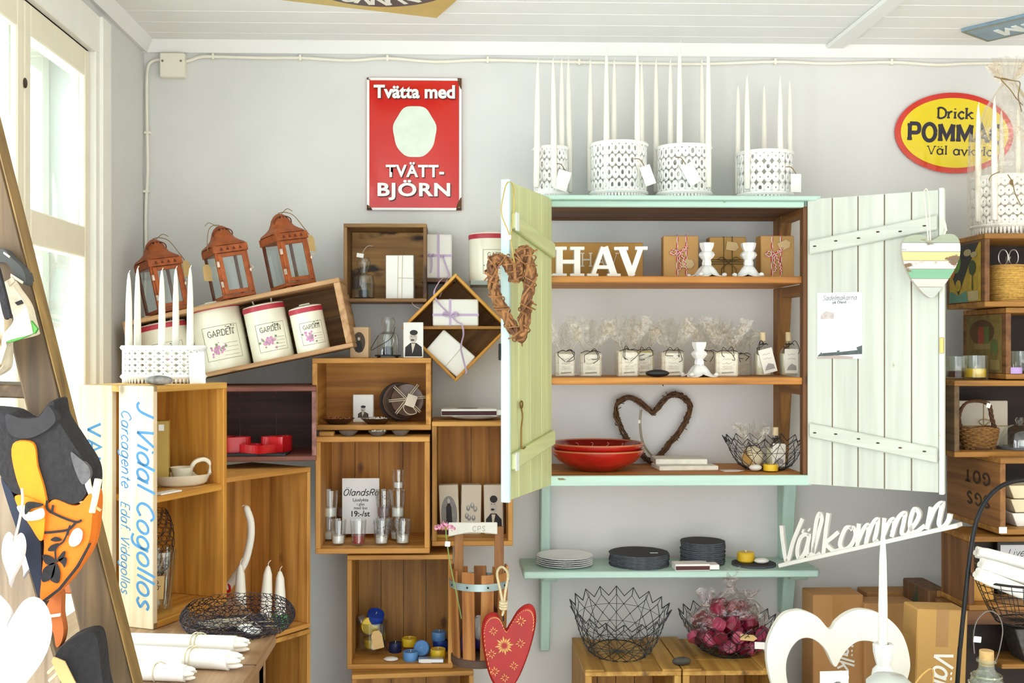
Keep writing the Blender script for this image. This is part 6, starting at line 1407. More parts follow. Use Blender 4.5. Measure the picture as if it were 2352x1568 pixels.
mb.poly([(-w * .5, h * .03), (w * .5, h * .07), (w * .5, h * .2), (w * .2, h * .13), (-w * .1, h * .12), (-w * .4, h * .1)], -.0004, 2); mb.poly([(-w * .4, h * .08), (-w * .05, h * .1), (-w * .08, h * .2), (-w * .36, h * .18)], -.0006, 3); mb.poly([(0, h * .1), (w * .4, h * .13), (w * .36, h * .2), (w * .06, h * .2)], -.0006, 3)
mb.poly([(-w * .5, h * .02), (-w * .1, h * .05), (w * .3, h * .03), (w * .3, 0), (-w * .5, 0)], -.0006, 4)
mb.build('printed_picture', [mat('c9c9cc', .6), mat('c9bdb8', .6, var=.15, scale=90), mat('4f5a58', .6, var=.3, scale=120), mat('e4e6ea', .6), mat('b9a69c', .6)], po)
# ================================================================ welcome sign in cut-out script
z0 = 3.5; zx = lambda q: (1760 + q[0] / z0, 1120 + q[1] / z0)
A_, B_ = P(1797, 1300, -.18), P(2205, 1207, -.50)
wd_ = V((B_.x - A_.x, B_.y - A_.y, 0)).normalized(); wn_ = V((wd_.y, -wd_.x, 0))
ws = thing('welcome_sign', 'white cut-out sign reading Välkommen propped from the mint shelf to the crates', 'sign', A_, (0, 0, math.atan2(wd_.y, wd_.x)))
def vp(q):
    a, b = zx(q); d = D(a, b); t = (A_ - CAM).dot(wn_) / d.dot(wn_); h_ = CAM + d * t - A_; return V((h_.dot(wd_), 0, h_.z))
WS = [[(130, 300), (142, 430), (175, 592), (225, 430), (300, 245)],
 [(352, 385), (318, 372), (280, 410), (258, 500), (272, 565), (315, 525), (345, 430), (356, 365)], [(355, 385), (338, 480), (345, 545), (385, 520)], [(296, 342), (312, 350)], [(348, 330), (360, 340)],
 [(385, 520), (432, 350), (456, 250), (438, 205), (414, 260), (394, 400), (385, 510), (405, 547), (445, 520)],
 [(508, 200), (490, 330), (468, 535)], [(590, 352), (540, 395), (488, 440), (518, 480), (560, 506), (612, 490)],
 [(700, 318), (650, 320), (612, 400), (602, 460), (640, 492), (692, 455), (726, 380), (712, 320), (680, 330)],
 [(752, 285), (748, 380), (740, 470)], [(745, 430), (790, 330), (828, 296), (824, 380), (808, 455)], [(812, 420), (862, 290), (905, 250), (898, 330), (880, 420), (912, 425)],
 [(958, 240), (952, 330), (945, 412)], [(950, 380), (996, 275), (1034, 250), (1032, 330), (1016, 392)], [(1020, 360), (1072, 235), (1124, 200), (1112, 280), (1098, 360), (1135, 378), (1165, 340)],
 [(1160, 340), (1215, 270), (1236, 205), (1200, 168), (1170, 240), (1166, 320), (1205, 355), (1285, 300)],
 [(1332, 152), (1314, 250), (1300, 332)], [(1308, 290), (1362, 165), (1418, 120), (1406, 210), (1396, 290), (1430, 312), (1470, 260), (1482, 208)]]
mb = MB()
for s in WS: mb.ribbon([(v.x, v.z) for v in crom([vp(q) for q in s], 6)], .0108, -.008, .004)
mb.build('script_letters', HW, ws)
a, b = vp((128, 628)), vp((1560, 308)); up = V((-(b.z - a.z), 0, b.x - a.x)).normalized() * .009
MB().hexa([(a.x, -.022, a.z - .002), (b.x, -.022, b.z - .002), (b.x + up.x, -.022, b.z + up.z), (a.x + up.x, -.022, a.z + up.z)], [(a.x, .022, a.z - .002), (b.x, .022, b.z - .002), (b.x + up.x, .022, b.z + up.z), (a.x + up.x, .022, a.z + up.z)]).build('base_bar', HW, ws, .0015)
# ================================================================ low crates with wire bowls
zl = P(1420, 1498, -.2).z
def low_crate(x0, x1, label):
    o = thing('wooden_crate', label, 'crate', ((x0 + x1) / 2, -.36, 0)); hw = (x1 - x0) / 2; m = wood('b98a3c', 'd3a758', '93682a', stain='5f4420', wt=.68)
    dep = .32; h = zl; mb = MB()
    crate_parts_at(o, hw, dep, h, m)
    return o
def crate_parts_at(o, hw, dep, h, m):
    mb = MB()
    for k in range(3): mb.bx(-hw, hw, k * dep / 3 + .0008, (k + 1) * dep / 3 - .0008, h - .018, h - .006)
    mb.build('top_panel', m, o, .0015)
    for sx in (-1, 1): MB().bx(sx * hw - (0 if sx < 0 else .05), sx * hw + (.05 if sx < 0 else 0), 0, dep, h - .006, h).build('top_batten', m, o, .0015)
    for sx in (-1, 1): MB().bx(sx * hw - (0 if sx < 0 else .018), sx * hw + (.018 if sx < 0 else 0), 0.001, dep, 0, h - .018).build('side_panel', m, o, .0015)
    mb = MB()
    for k in range(4): mb.bx(-hw + .018 + k * (2 * hw - .036) / 4 + .001, -hw + .018 + (k + 1) * (2 * hw - .036) / 4 - .001, dep - .012, dep - .002, 0.02, h - .018)
    mb.build('back_panel', GOLD2, o); MB().bx(-hw + .018, hw - .018, .002, dep - .012, 0, .02).build('bottom_panel', m, o); MB().bx(-hw + .018, hw - .018, .006, dep - .012, h * .45, h * .45 + .018).build('shelf', m, o)
xa = P(1344, 1545, -.36).x; xm = P(1567, 1545, -.36).x; xb2 = P(1797, 1545, -.36).x
low_crate(xa, xm - .002, 'low wooden crate under the empty spiky wire bowl'); low_crate(xm + .002, xb2, 'low wooden crate under the wire bowl of wrapped red candles')
wire_bowl('wire_bowl', 'large empty spiky wire bowl on the low wooden crate', put(1420, -.19, zl + .0005), .075, .128, .115, 18, 6, WIRE, rad(9), .1, .0012, .02)
b2 = wire_bowl('wire_bowl', 'spiky wire bowl heaped with bags of wrapped red candles', put(1668, -.19, zl + .0005), .06, .125, .085, 18, 5, WIRE, rad(5), .2, .0011, .018)
o = MB().ell((0, 0, .011), (.027, .013, .011), 14, 9, jit=.12).build('stone', mat('45443c', .7, var=.3, scale=60)); o.location = put(1566, -.325, zl + .0005); o.rotation_euler = (0, 0, .15); tag(o, 'dark grey stone on the joint between the two low crates', 'stone')
RASP = [mat('77102c', .35, var=.25, scale=60, coat=.4), mat('6e102a', .35, var=.2, scale=60, coat=.4), mat('a8405c', .35, var=.2, scale=60, coat=.4), mat('561424', .4, var=.2, coat=.3)]
R.seed(5); c0 = put(1668, -.19, zl)
def rtl(p, m, rot, first=[]):
    if not first:
        o = thing('wrapped_tealight', 'red tealight in clear wrap heaped in the right wire bowl', 'tealight', p, rot, 'wrapped red tealights in the right wire bowl'); MB().cyl((0, 0, -.009), .019, .018, 18).build('cup', RASP[0], o); MB().cyl((0, 0, .008), .0165, .0025, 16).build('wax', RASP[2], o); first.append(o); return o
    return dup(first[0], p, rot)
for k in range(96):
    lay = 0 if k < 26 else 1 if k < 58 else 2 if k < 82 else 3
    rr = [.085, .105, .09, .055][lay] * sqrt(R.random()); an_ = R.random() * 6.28; z = .022 + [.0, .03, .062, .092][lay] + R.uniform(-.006, .008) + .35 * (.08 - rr) * .1
    dx = [.0, .0, .008, .01][lay]
    o = rtl(c0 + V((rr * cos(an_) + dx, rr * sin(an_) * .9, z)), 0, (R.uniform(-1.4, 1.4), R.uniform(-1.2, 1.2), R.random() * 6))
for o in list(bpy.data.objects):
    if o.name.startswith('wrapped_tealight') and o.parent is None:
        ch = [c for c in bpy.data.objects if c.parent == o and c.name.startswith('cup')]
        for c in ch:
            if R.random() < .55: c.material_slots[0].link = 'OBJECT'; c.material_slots[0].material = R.choice(RASP)
BAG = film('fbf6f6', .10, .1, .5, .8, 40)
def bag(label, dx, dy, dz, rx, h, seed, sz=.06):
    o = thing('plastic_bag', label, 'bag', c0 + V((dx, dy, dz)), (0, 0, 0), 'clear bags of red tealights'); rr = random.Random(seed); mb = MB(); n, m = 26, 9; vs, fs = [], []
    for j in range(m + 1):
        t = j / m; r = rx * (sin(pi * min(.5, t * .9 + .08)) if t < .5 else (1 - (t - .5) * 1.7)); r = max(r, .009)
        for k in range(n): a = 2 * pi * k / n; q = r * (1 + rr.uniform(-.09, .09)); vs.append((q * cos(a), q * sin(a) * .85, h * t * (1 + rr.uniform(-.03, .03))))
    for j in range(m):
        for k in range(n): fs.append((j * n + k, j * n + (k + 1) % n, (j + 1) * n + (k + 1) % n, (j + 1) * n + k))
    mb.add(vs, fs); cello(mb, h * .98, .007, .026, sz, seed + 3, 1, .7, 16); mb.build('film', BAG, o)
    MB().tube([(.0085 * cos(t), .0075 * sin(t), h * .985) for t in [2 * pi * i / 12 for i in range(12)]], .0015, 5, True).build('tie', mat('c9b8a8', .8), o)
    return o
bag('clear bag of red tealights at the left of the right wire bowl', -.062, -.02, .045, .062, .088, 3, .05); bag('tall clear bag of red tealights in the middle of the right wire bowl', .012, 0, .06, .075, .115, 4, .055); bag('clear bag of red tealights at the right of the right wire bowl', .068, .01, .05, .055, .095, 5, .03)
q = P(1719, 1464, -.315); o = MB().prism([(-.022, -.008), (-.022, .008), (.014, .008), (.024, 0), (.014, -.008)], -.0006, .0006).build('price_tag', CARD); o.location = q; o.rotation_euler = (-.3, .1, 0); tag(o, 'brown paper tag on the heap of wrapped red candles', 'tag')
q = P(1745, 1482, -.33); o = MB().box((0, 0, 0), (.027, .0012, .018), 0, 0, .05).build('price_label', PAPER); o.location = q; o.rotation_euler = (-.2, 0, 0); tag(o, 'square white price label on the rim of the right wire bowl', 'label')
# ================================================================ cardboard, white heart, candlestick
CB = mat('b98a55', .85, var=.06, scale=8); CB2 = mat('a97b48', .85, var=.08, scale=8); CBD = mat('8e6638', .85, var=.1)
def carton(label, px0, px1, py0, Y, dep, m, ry=0, zb=0, flap=None, text=None, rz=0):
    a, b = P(px0, py0, Y), P(px1, py0, Y); w = b.x - a.x; h = P((px0 + px1) / 2, py0, Y).z - zb
    o = thing('cardboard_box', label, 'cardboard box', ((a.x + b.x) / 2, Y, zb), (0, ry, rz), 'flat cardboard boxes on the floor'); MB().bx(-w / 2, w / 2, 0, dep, 0, h).build('box', m, o, .003)
    if flap: MB().bx(-w / 2, w / 2, -.003, 0, h - flap, h + .002).build('flap', CB2, o, .001)
    MB().bx(-w * .12, w * .12, -.0006, 0, h - .09, h - .0).build('tape', mat('b08148', .4, var=.05), o)
    return o, w, h
o, w, h = carton('tall cardboard box at the left behind the white heart', 1868, 1984, 1366, -.20, .1, CB)
mb = MB(); lettering(mb, 'Välkommen', 0, 0, .030, .2, 0, .3, y0=-.0015, sp=.05); mb.v = [V((v.z - .004, v.y, h - .10 - v.x)) for v in mb.v]; mb.f = [f[::-1] for f in mb.f]; mb.build('lettering', HW, o)
o, w, h = carton('tall cardboard box at the back between the others', 1992, 2122, 1360, -.10, .08, CB2)
o, w, h = carton('cardboard box in the middle, its top edge just below its neighbours', 1986, 2108, 1386, -.22, .09, CB)
o, w, h = carton('front cardboard box printed with white script, leaning by the black rod', 2080, 2196, 1400, -.585, .085, mat('c79a58', .85, var=.05, scale=8), rad(2), 0)
mb = MB(); lettering(mb, 'Välkommen', 0, 0, .032, .22, 0, .3, y0=-.0015, sp=.05); mb.v = [V((v.z - .155 * w, v.y, h - .095 - v.x)) for v in mb.v]; mb.f = [f[::-1] for f in mb.f]; mb.build('lettering', HW, o)
carton('small dark crate end beside the cardboard boxes', 2133, 2182, 1356, -.29, .17, wood('6d4a2a', '86603a', '49301a', stain='2e3a2a', wt=.6))[0]['category'] = 'crate'
# big heart frame
YH = -.62; ou = [(1907, 1446), (1880, 1418), (1850, 1404), (1828, 1402), (1800, 1412), (1776, 1445), (1762, 1490), (1768, 1550), (1792, 1620), (1840, 1690), (1928, 1770), (2010, 1690), (2060, 1620), (2088, 1550), (2090, 1510), (2076, 1462), (2050, 1428), (2014, 1406), (1975, 1400), (1945, 1410), (1922, 1428)]
inn = [(1918, 1532), (1898, 1494), (1878, 1474), (1858, 1465), (1835, 1470), (1815, 1495), (1806, 1530), (1812, 1575), (1835, 1620), (1870, 1660), (1925, 1700), (1980, 1660), (2015, 1620), (2038, 1575), (2044, 1535), (2036, 1500), (2018, 1480), (1995, 1472), (1970, 1474), (1948, 1490), (1932, 1512)]
lo = P(1928, 1770, YH); sc_ = 1
def hp(l): return [((v - lo).x, (v - lo).z) for v in crom([P(a, b, YH) for a, b in l], 5, True)]
o = thing('heart_frame', 'large white wooden heart frame in front of the cardboard boxes', 'heart', lo); MB().ring(hp(ou)[::-1], hp(inn)[::-1], 0, .022).build('frame', mat('f3efe2', .5, var=.03, scale=10), o, .003)
# out-of-frame display table that carries the things at the bottom edge
zt = .64; dt = thing('display_table', 'white display table below the bottom edge of the picture', 'table', (.95, -.95, 0)); MB().bx(-.22, .52, -.27, .23, zt - .025, zt).build('top', WHITEP, dt, .003)
for sx in (-.19, .49):
    for sy in (-.24, .2): MB().box((sx, sy, (zt - .025) / 2), (.04, .04, zt - .025)).build('leg', WHITEP, dt)
Yk = -.80; hk_ = P(2030, 1478, Yk).z - zt
o = dup(cs, V((P(2030, 1520, Yk).x, Yk, zt + .0003)), (0, 0, .3), 'tall white candlestick holding a long candle before the heart frame', 'none', (1.15, 1.15, hk_ / hcs)); del o['group']
taper('taper_candle', 'single tall white candle in the candlestick before the heart frame', P(2028, 1480, Yk).x, Yk, zt + hk_ - .008, P(2024, 1208, Yk).z, .0098, None)
del_ = bpy.data.objects
q = P(1918, 1568, -.82); o, w, h = boxthing('photo_card', 'white card with a grey printed picture at the bottom edge below the heart', 'card', 1883, 1541, 1950, 1640, -.83, .002, PAPER, rad(4), 0, None, 'card', zb=zt + .0003, bev=0)
mb = MB(); R.seed(4)
for k in range(26): x, z = R.uniform(-.3, .3) * w, h * R.uniform(.55, .86); s = .006 * R.uniform(.5, 1.3); mb.poly([(x + s * cos(t), z + s * .5 * sin(t)) for t in (0, 1, 2, 3, 4, 5)], -.0014)
mb.build('printed_picture', GREYP, o)
x, z, w, h = RC(1992, 1552, 2092, 1640, -.92); o = thing('lidded_jar', 'squat jar of yellow wax with a grey glass lid at the bottom edge', 'jar', (x, -.92, zt + .0003)); hz = z + h - zt
MB().lathe([(w * .46, 0), (w * .49, .006), (w * .49, hz * .8), (w * .46, hz * .86)], 36).build('wax', mat('d9c75a', .4, var=.06), o); MB().lathe([(w * .5, hz * .84), (w * .5, hz * .92), (w * .35, hz), (0, hz * 1.02)], 36, cap=False).build('lid', mat('c9cec6', .25, var=.05), o)
MB().tube(crom([(w * .48, 0, hz * .8), (w * .7, -.01, hz * 1.02), (w * 1.0, -.0, hz * 1.08), (w * 1.1, .02, hz * .8)], 6), .0016, 5).build('string', mat('c9a25c', .9), o)
o = thing('paper_roll', 'crumpled brown paper between the card and the candlestick', 'paper', put(1968, -.8, zt + .0003)); MB().ell((0, 0, .03), (.025, .02, .03), 12, 8, jit=.25).build('paper', KRAFT, o)
# ================================================================ right-hand crate tower
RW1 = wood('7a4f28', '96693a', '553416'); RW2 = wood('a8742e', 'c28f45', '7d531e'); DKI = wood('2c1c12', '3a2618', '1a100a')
def rcrate(label, pxf, Y, py0, py1, dep, m, sm=None, wd=.42, zb=None):
    a = P(pxf, py0, Y); b = P(pxf, py1, Y); o = thing('wooden_crate', label, 'crate', (a.x, Y, b.z)); h = a.z - b.z; t = .014
    MB().bx(0, wd, 0, dep, h - t, h).build('top_panel', m, o, .0015); MB().bx(0, wd, 0, dep, 0, t).build('bottom_panel', m, o, .0015)
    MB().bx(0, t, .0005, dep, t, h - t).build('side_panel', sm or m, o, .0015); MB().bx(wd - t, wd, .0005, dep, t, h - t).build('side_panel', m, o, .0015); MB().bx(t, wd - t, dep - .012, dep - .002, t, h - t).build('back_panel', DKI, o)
    return o, h
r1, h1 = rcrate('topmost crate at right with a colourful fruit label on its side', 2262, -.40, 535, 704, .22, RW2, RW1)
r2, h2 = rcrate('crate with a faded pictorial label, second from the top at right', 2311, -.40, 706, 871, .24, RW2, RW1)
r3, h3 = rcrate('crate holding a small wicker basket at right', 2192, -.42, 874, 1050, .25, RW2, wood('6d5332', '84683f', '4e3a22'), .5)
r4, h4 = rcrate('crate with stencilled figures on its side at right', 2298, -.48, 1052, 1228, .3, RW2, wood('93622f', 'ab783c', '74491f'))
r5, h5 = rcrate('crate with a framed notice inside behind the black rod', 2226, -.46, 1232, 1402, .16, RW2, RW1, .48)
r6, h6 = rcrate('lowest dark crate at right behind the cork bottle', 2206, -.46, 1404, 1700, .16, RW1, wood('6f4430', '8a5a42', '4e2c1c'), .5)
for a, b in ((r6, r5), (r5, r4), (r4, r3), (r3, r2), (r2, r1)): pass
r6.location.z = 0
bpy.context.view_layer.update()
hz6 = r5.location.z - .0005
for o in [c for c in bpy.data.objects if c.parent == r6]: o.scale = (1, 1, hz6 / h6)
# fruit label on the side of the top crate, faded one on the second
def side_label(o, y0, y1, z0_, z1_, items, mats, name='printed_label'):
    mb = MB(); X = -.0008
    def tr(p): return (y0 + (1 - p[0]) * (y1 - y0), z0_ + p[1] * (z1_ - z0_))   # u grows towards the front edge
    for i, (pl_, mi) in enumerate(items):
        q = [tr(p) for p in pl_]; x = X - .0002 * i; vs = [(x, a, b) for a, b in q]
        mb.add(vs, [tuple(range(len(vs)))], mi)
    return mb.build(name, mats, o)
def circ_(cx, cy, a, b, n=20): return [(cx + a * cos(2 * pi * k / n), cy + b * sin(2 * pi * k / n)) for k in range(n)]
LM = [mat('b99a2c', .6, var=.2, scale=60), mat('2c2c26', .6, var=.2, scale=60), mat('6c9a35', .6, var=.2, scale=60), mat('c8742a', .6, var=.2), mat('5c8f7a', .6, var=.2), mat('3c4a22', .6, var=.2), mat('b8a878', .6, var=.2)]
side_label(r1, .02, .20, .016, h1 - .02, [([(0, 0), (1, 0), (1, 1), (0, 1)], 0), ([(.0, .62), (.3, 0.12), (.62, .62), (.95, 1), (.0, 1)], 1), (circ_(.22, .72, .15, .2), 2), (circ_(.1, .62, .1, .18), 3), (circ_(.3, .3, .09, .1), 0), ([(0, 0), (.62, 0), (.55, .2), (.3, .12), (.1, .2), (0, .2)], 4), (circ_(.75, .58, .11, .13), 5), ([(.73, .2), (.77, .2), (.76, .5), (.74, .5)], 5), (circ_(.6, .85, .12, .06), 6), (circ_(.8, .8, .1, .05), 6), ([(.62, .02), (.95, .02), (.95, .18), (.62, .18)], 6)], LM)
FM = [mat('7d6a34', .7, var=.25, scale=50), mat('5a4220', .7, var=.2), mat('94402c', .7, var=.2), mat('5c6a34', .7, var=.2), mat('8f7c48', .7, var=.2)]
side_label(r2, .02, .22, .016, h2 - .016, [([(0, 0), (1, 0), (1, 1), (0, 1)], 0), (circ_(.45, .7, .35, .22), 1), ([(.35, .5), (.52, .5), (.52, .8), (.35, .8)], 2), ([(.52, .5), (.66, .5), (.66, .8), (.52, .8)], 3), (circ_(.8, .45, .1, .14), 3), ([(.25, .4), (.7, .4), (.7, .5), (.25, .5)], 4), ([(.7, .05), (.95, .05), (.95, .22), (.7, .22)], 4)], FM)
# upside-down stencil
mb = MB()
for s, zz_ in (('GOT', .60), ('SGS', .30)):
    m2 = MB(); lettering(m2, s, 0, 0, .020, .3, 0, 0, y0=0, sp=.35); wid = max(v.x for v in m2.v)
    mb.add([(-.0009, .21 - (wid - v.x) * 1.5 if False else .055 + v.x * 1.6, h4 * zz_ + .03 - v.z) for v in m2.v], m2.f)
mb.build('stencilled_figures', mat('3c2c1c', .8, var=.2), r4)
MB().bx(-.004, .016, -.001, .0, .004, .02).build('price_sticker', PAPER, r4)
# contents of the tower
def rput(o, px, yl, dz=.0143): Y = o.location.y + yl; z = o.location.z + dz; return V((P(px, proj((1.3, Y, z))[1], Y).x, Y, z))
p = rput(r1, 2314, .085); hs_ = P(2314, 607, p.y).z - p.z; o = thing('twine_spool', 'big spool of golden straw twine in the topmost right crate', 'spool', p)
rs = .047; mb = MB(); R.seed(2)
q = []
for k in range(34 * 14):
    t = k / (34 * 14); a = 2 * pi * k / 14; q.append((rs * (1 + .03 * sin(k * .37)) * cos(a), rs * (1 + .03 * sin(k * .37)) * sin(a), .006 + (hs_ - .018) * t + .004 * sin(a * .5 + k * .01)))
mb.tube(q, .0022, 5); mb.lathe([(rs * .96, .004), (rs * .96, hs_ - .008)], 24); mb.build('twine', mat('cfa552', .85, var=.25, scale=150), o)
for z_ in (0, hs_ - .008): MB().cyl((0, 0, z_), rs * 1.06, .005, 30).build('flange', mat('b98c4a', .8), o)
mb = MB(); 
for sx in (-1, 1): mb.tube([(sx * .012 + .013 * cos(t) + sx * .002, .0, hs_ + .018 + .021 * sin(t)) for t in [2 * pi * i / 18 for i in range(18)]], .0016, 6, True)
mb.tube([(-.006, 0, hs_ + .02), (-.002, .01, hs_ - .003)], .0016, 5).tube([(.006, 0, hs_ + .02), (.002, .01, hs_ - .003)], .0016, 5)
o = mb.build('scissors', mat('b9b4ac', .3, .8, var=0)); o.location = p + V((0, -.005, .0006)); tag(o, 'thin metal scissors standing on the straw twine spool', 'scissors')
def jarcandle(label, px, Y, zb, py0, r, m, wm=.5):
    o = thing('candle_jar', label, 'candle jar', put(px, Y, zb)); h = P(px, py0, Y).z - zb
    MB().lathe([(r * .9, 0), (r, .004), (r, h), (r * .95, h), (r * .94, .006), (0, .006)], 48, cap=False, flute=.012, nf=24).build('glass', film('f9fbf7', .06, .05, .45), o); MB().cyl((0, 0, .007), r * .86, h * wm, 28).build('wax', m, o); MB().tube([(0, 0, .006 + h * wm), (.001, 0, .014 + h * wm)], .001, 5).build('wick', WICK, o)
z3 = r3.location.z + h3 + .0003
jarcandle('ribbed glass jar with a yellow candle on the crate above the wicker basket', 2240, -.36, z3, 816, .031, mat('ecc72a', .4, var=.04, sss=.15), .36); jarcandle('ribbed glass jar with dark dried petals at the edge of the white door', 2196, -.33, z3, 818, .028, mat('4a1c1c', .8, var=.4, scale=120), .25)
o = thing('tealight', 'lilac tealight at the front of the second right crate', 'tealight', put(2328, -.385, r2.location.z + .0145)); MB().cyl((0, 0, 0), .021, .017, 24).build('wax', mat('b59ad0', .45, var=.05, sss=.1), o); MB().tube([(0, 0, .017), (0, 0, .024)], .0009, 5).build('wick', WICK, o)
jarcandle('plain glass jar behind the lilac tealight', 2345, -.30, r2.location.z + .0145, 806, .03, mat('4a4038', .6), .1)
# wicker basket, parcel, cloche
p = rput(r3, 2247, .075); o = thing('wicker_basket', 'small brown wicker basket with a looped handle at right', 'basket', p); WK = mat('8a6232', .7, var=.3, scale=120, bp=.4); WK2 = mat('4e3018', .8, var=.3, scale=90)
mb = MB(); R.seed(8)
for k in range(11):
    t = k / 10; r = .036 + .013 * sin(t * 1.6); q = []
    for i in range(48): a = 2 * pi * i / 48; rr_w = r + .0022 * (1 if (i // 2 + k) % 2 else -1); q.append((rr_w * cos(a), rr_w * .85 * sin(a), .004 + .052 * t + .003 * sin(3 * a)))
    mb.tube(q, .0029, 5, True)
mb.build('woven_side', WK, o); MB().cyl((0, 0, 0), .036, .006, 24).build('base', WK2, o)
hp_ = crom([(-.046, 0, .05), (-.052, 0, .085), (-.036, 0, .12), (.0, 0, .128), (.028, 0, .118), (.036, 0, .085), (.046, 0, .05)], 6); mb = MB()
for s in range(3): mb.tube([v + V((.003 * cos(i * .9 + s * 2.1), .003 * sin(i * .9 + s * 2.1), .002 * cos(i * .9 + s * 2.1))) for i, v in enumerate(hp_)], .0032, 6)
mb.build('handle', WK2, o); MB().box((.024, -.006, .116), (.011, .004, .013), 0, 0, .3).build('price_tag', PAPER, o, .001)
o, w, h = boxthing('paper_parcel', 'flat pale parcel tied with twine behind the wicker basket', 'parcel', 2203, 920, 2315, 1040, -.27, .02, mat('cfc4b2', .75, var=.04), 0, 0, None, zb=r3.location.z + .0145)
mb = MB(); mb.tube([(0, -.0112, 0), (0, -.0112, h)], .0013, 5).tube([(-w / 2, -.0112, h * .45), (w / 2, -.0112, h * .45)], .0013, 5).tube(crom([(0, -.0112, h * .45), (-.016, -.016, h * .55), (0, -.016, h * .6), (.016, -.016, h * .55), (0, -.0112, h * .45)], 5), .0013, 5); mb.build('twine', mat('a98f60', .9), o)
p = put(2342, -.34, r3.location.z + .0145); o = thing('glass_cloche', 'clear glass dome with knob on a grey base at right', 'cloche', p); hc = P(2342, 958, -.34).z - p.z
MB().lathe([(.05, .006), (.05, .02), (.046, hc * .45), (.036, hc * .66), (.016, hc * .78), (.008, hc * .8), (.012, hc * .9), (.008, hc), (0, hc)], 32, cap=False).build('dome', film('f6faf8', .09, .04, .5), o); MB().cyl((0, 0, 0), .056, .006, 32).build('base', mat('54575a', .5), o); MB().cyl((.012, 0, .0065), .014, .016, 18).build('tealight', CANW, o)
# wooden trays in the stencilled crate
CR = mat('e6d8b4', .6, var=.05); WT = mat('f2efe6', .6, var=.03)
z_ = r4.location.z + .0145
for k, (py1, py0, m, lab, px) in enumerate(((1224, 1190, WT, 'white wooden boat tray, lowest in the stencilled crate', 2345), (1190, 1152, CR, 'cream wooden boat tray in the middle of the stencilled crate', 2342), (1150, 1108, CR, 'cream wooden boat tray, topmost in the stencilled crate', 2338))):
    p = put(px + 22, -.40, z_); h = .035; o = thing('boat_tray', lab, 'tray', p, (0, 0, 0), 'wooden boat trays'); hw, d2 = .075, .05
    b_ = [(-hw * .75, -d2 * .8), (hw * .75, -d2 * .8), (hw * .75, d2 * .8), (-hw * .75, d2 * .8)]; t_ = [(-hw, -d2), (hw, -d2), (hw, d2), (-hw, d2)]; ti = [(x * .93, y * .9) for x, y in t_]; bi = [(x * .93, y * .9) for x, y in b_]
    vs = [(x, y, 0) for x, y in b_] + [(x, y, h) for x, y in t_] + [(x, y, h) for x, y in ti] + [(x, y, .006) for x, y in bi]
    fs = [(3, 2, 1, 0), (12, 13, 14, 15)]
    for i in range(4): j = (i + 1) % 4; fs += [(i, j, 4 + j, 4 + i), (4 + i, 4 + j, 8 + j, 8 + i), (8 + i, 8 + j, 12 + j, 12 + i)]
    MB().add(vs, fs).build('tray', m, o, .001); z_ += h + .0006
# framed notice, kraft box, wire coil
o, w, h = boxthing('framed_notice', 'black-framed white notice with the script word Live at right', 'picture frame', 2290, 1243, 2430, 1388, -.34, .014, mat('1c1b1a', .4, var=0), 0, 0, None, 'frame', zb=r5.location.z + .0145)
MB().bx(-w / 2 + .009, w / 2 - .009, -.0078, -.007, .009, h - .009).build('sheet', mat('e9eaee', .5, var=.01), o); mb = MB(); lettering(mb, 'Live', -w / 2 + .028, h * .72, .013, .12, 0, .35, y0=-.0081); mb.build('lettering', DARKP, o)
boxthing('kraft_box', 'orange-brown kraft box standing behind the black rod', 'box', 2228, 1322, 2283, 1394, -.42, .07, mat('d09a48', .75, var=.04), 0, 0, None, zb=r5.location.z + .0145)[0]
mb = MB(); R.seed(6)
for k in range(12): mb.tube([(.022 * cos(t) * R.uniform(.7, 1), .006 * sin(t + k), .02 + .016 * sin(t)) for t in [2 * pi * i / 14 for i in range(14)]], .0009, 4, True)
o = mb.build('wire_coil', mat('8a6a38', .5, .4)); o.location = put(2232, -.43, r5.location.z + .0145 + P(2230, 1322, -.42).z - (r5.location.z + .0145) + .001); tag(o, 'small coil of brown wire above the kraft box', 'wire')
# black rod with wire basket of candles
Yp = -.68; rod = thing('basket_stand', 'tall curved black rod stand carrying a wire basket of white candles', 'stand', (P(2196, 1568, Yp).x, Yp, 0))
pts = [P(a, b, Yp) - V(rod.location) for a, b in ((2199, 1568), (2206, 1480), (2215, 1390), (2225, 1300), (2236, 1225), (2252, 1172), (2280, 1131), (2318, 1108), (2365, 1103), (2420, 1120), (2460, 1160))]
pts = [V((pts[0].x - .05, 0, 0.0))] + pts; MB().tube(crom(pts, 8), .0052, 10).build('rod', mat('1d1d1f', .35, .5, var=.1), rod)
bc_ = P(2366, 1330, Yp) - V(rod.location); rx = .125; RB = mat('2a2624', .45, .6, var=.1); mb = MB()
def rbp(a, t): r = rx * (.62 + .38 * t ** .8); return bc_ + V((r * cos(a), r * .8 * sin(a), -.098 * (1 - t)))
for j in range(30): a = 2 * pi * j / 30; mb.tube([rbp(a, t) for t in (0, .25, .5, .75, 1)], .0009, 4)
for t in (0, .18, .36, .54, .72, .88): mb.tube([rbp(2 * pi * k / 36, t) for k in range(36)], .0009, 4, True)
mb.tube([rbp(2 * pi * k / 40, 1) for k in range(40)], .003, 7, True); mb.tube([rbp(2 * pi * k / 30, 0) for k in range(30)], .002, 6, True)
for k in range(0, 15): mb.tube([rbp(2 * pi * k / 15, 0), rbp(2 * pi * k / 15 + pi, 0)], .0008, 4)
mb.build('wire_basket', RB, rod)
MB().tube([rbp(pi * .98, 1), bc_ + V((-rx * 1.12, -.0, .012)), P(2222, 1302, Yp) - V(rod.location)], .0022, 6).build('hanger', RB, rod)
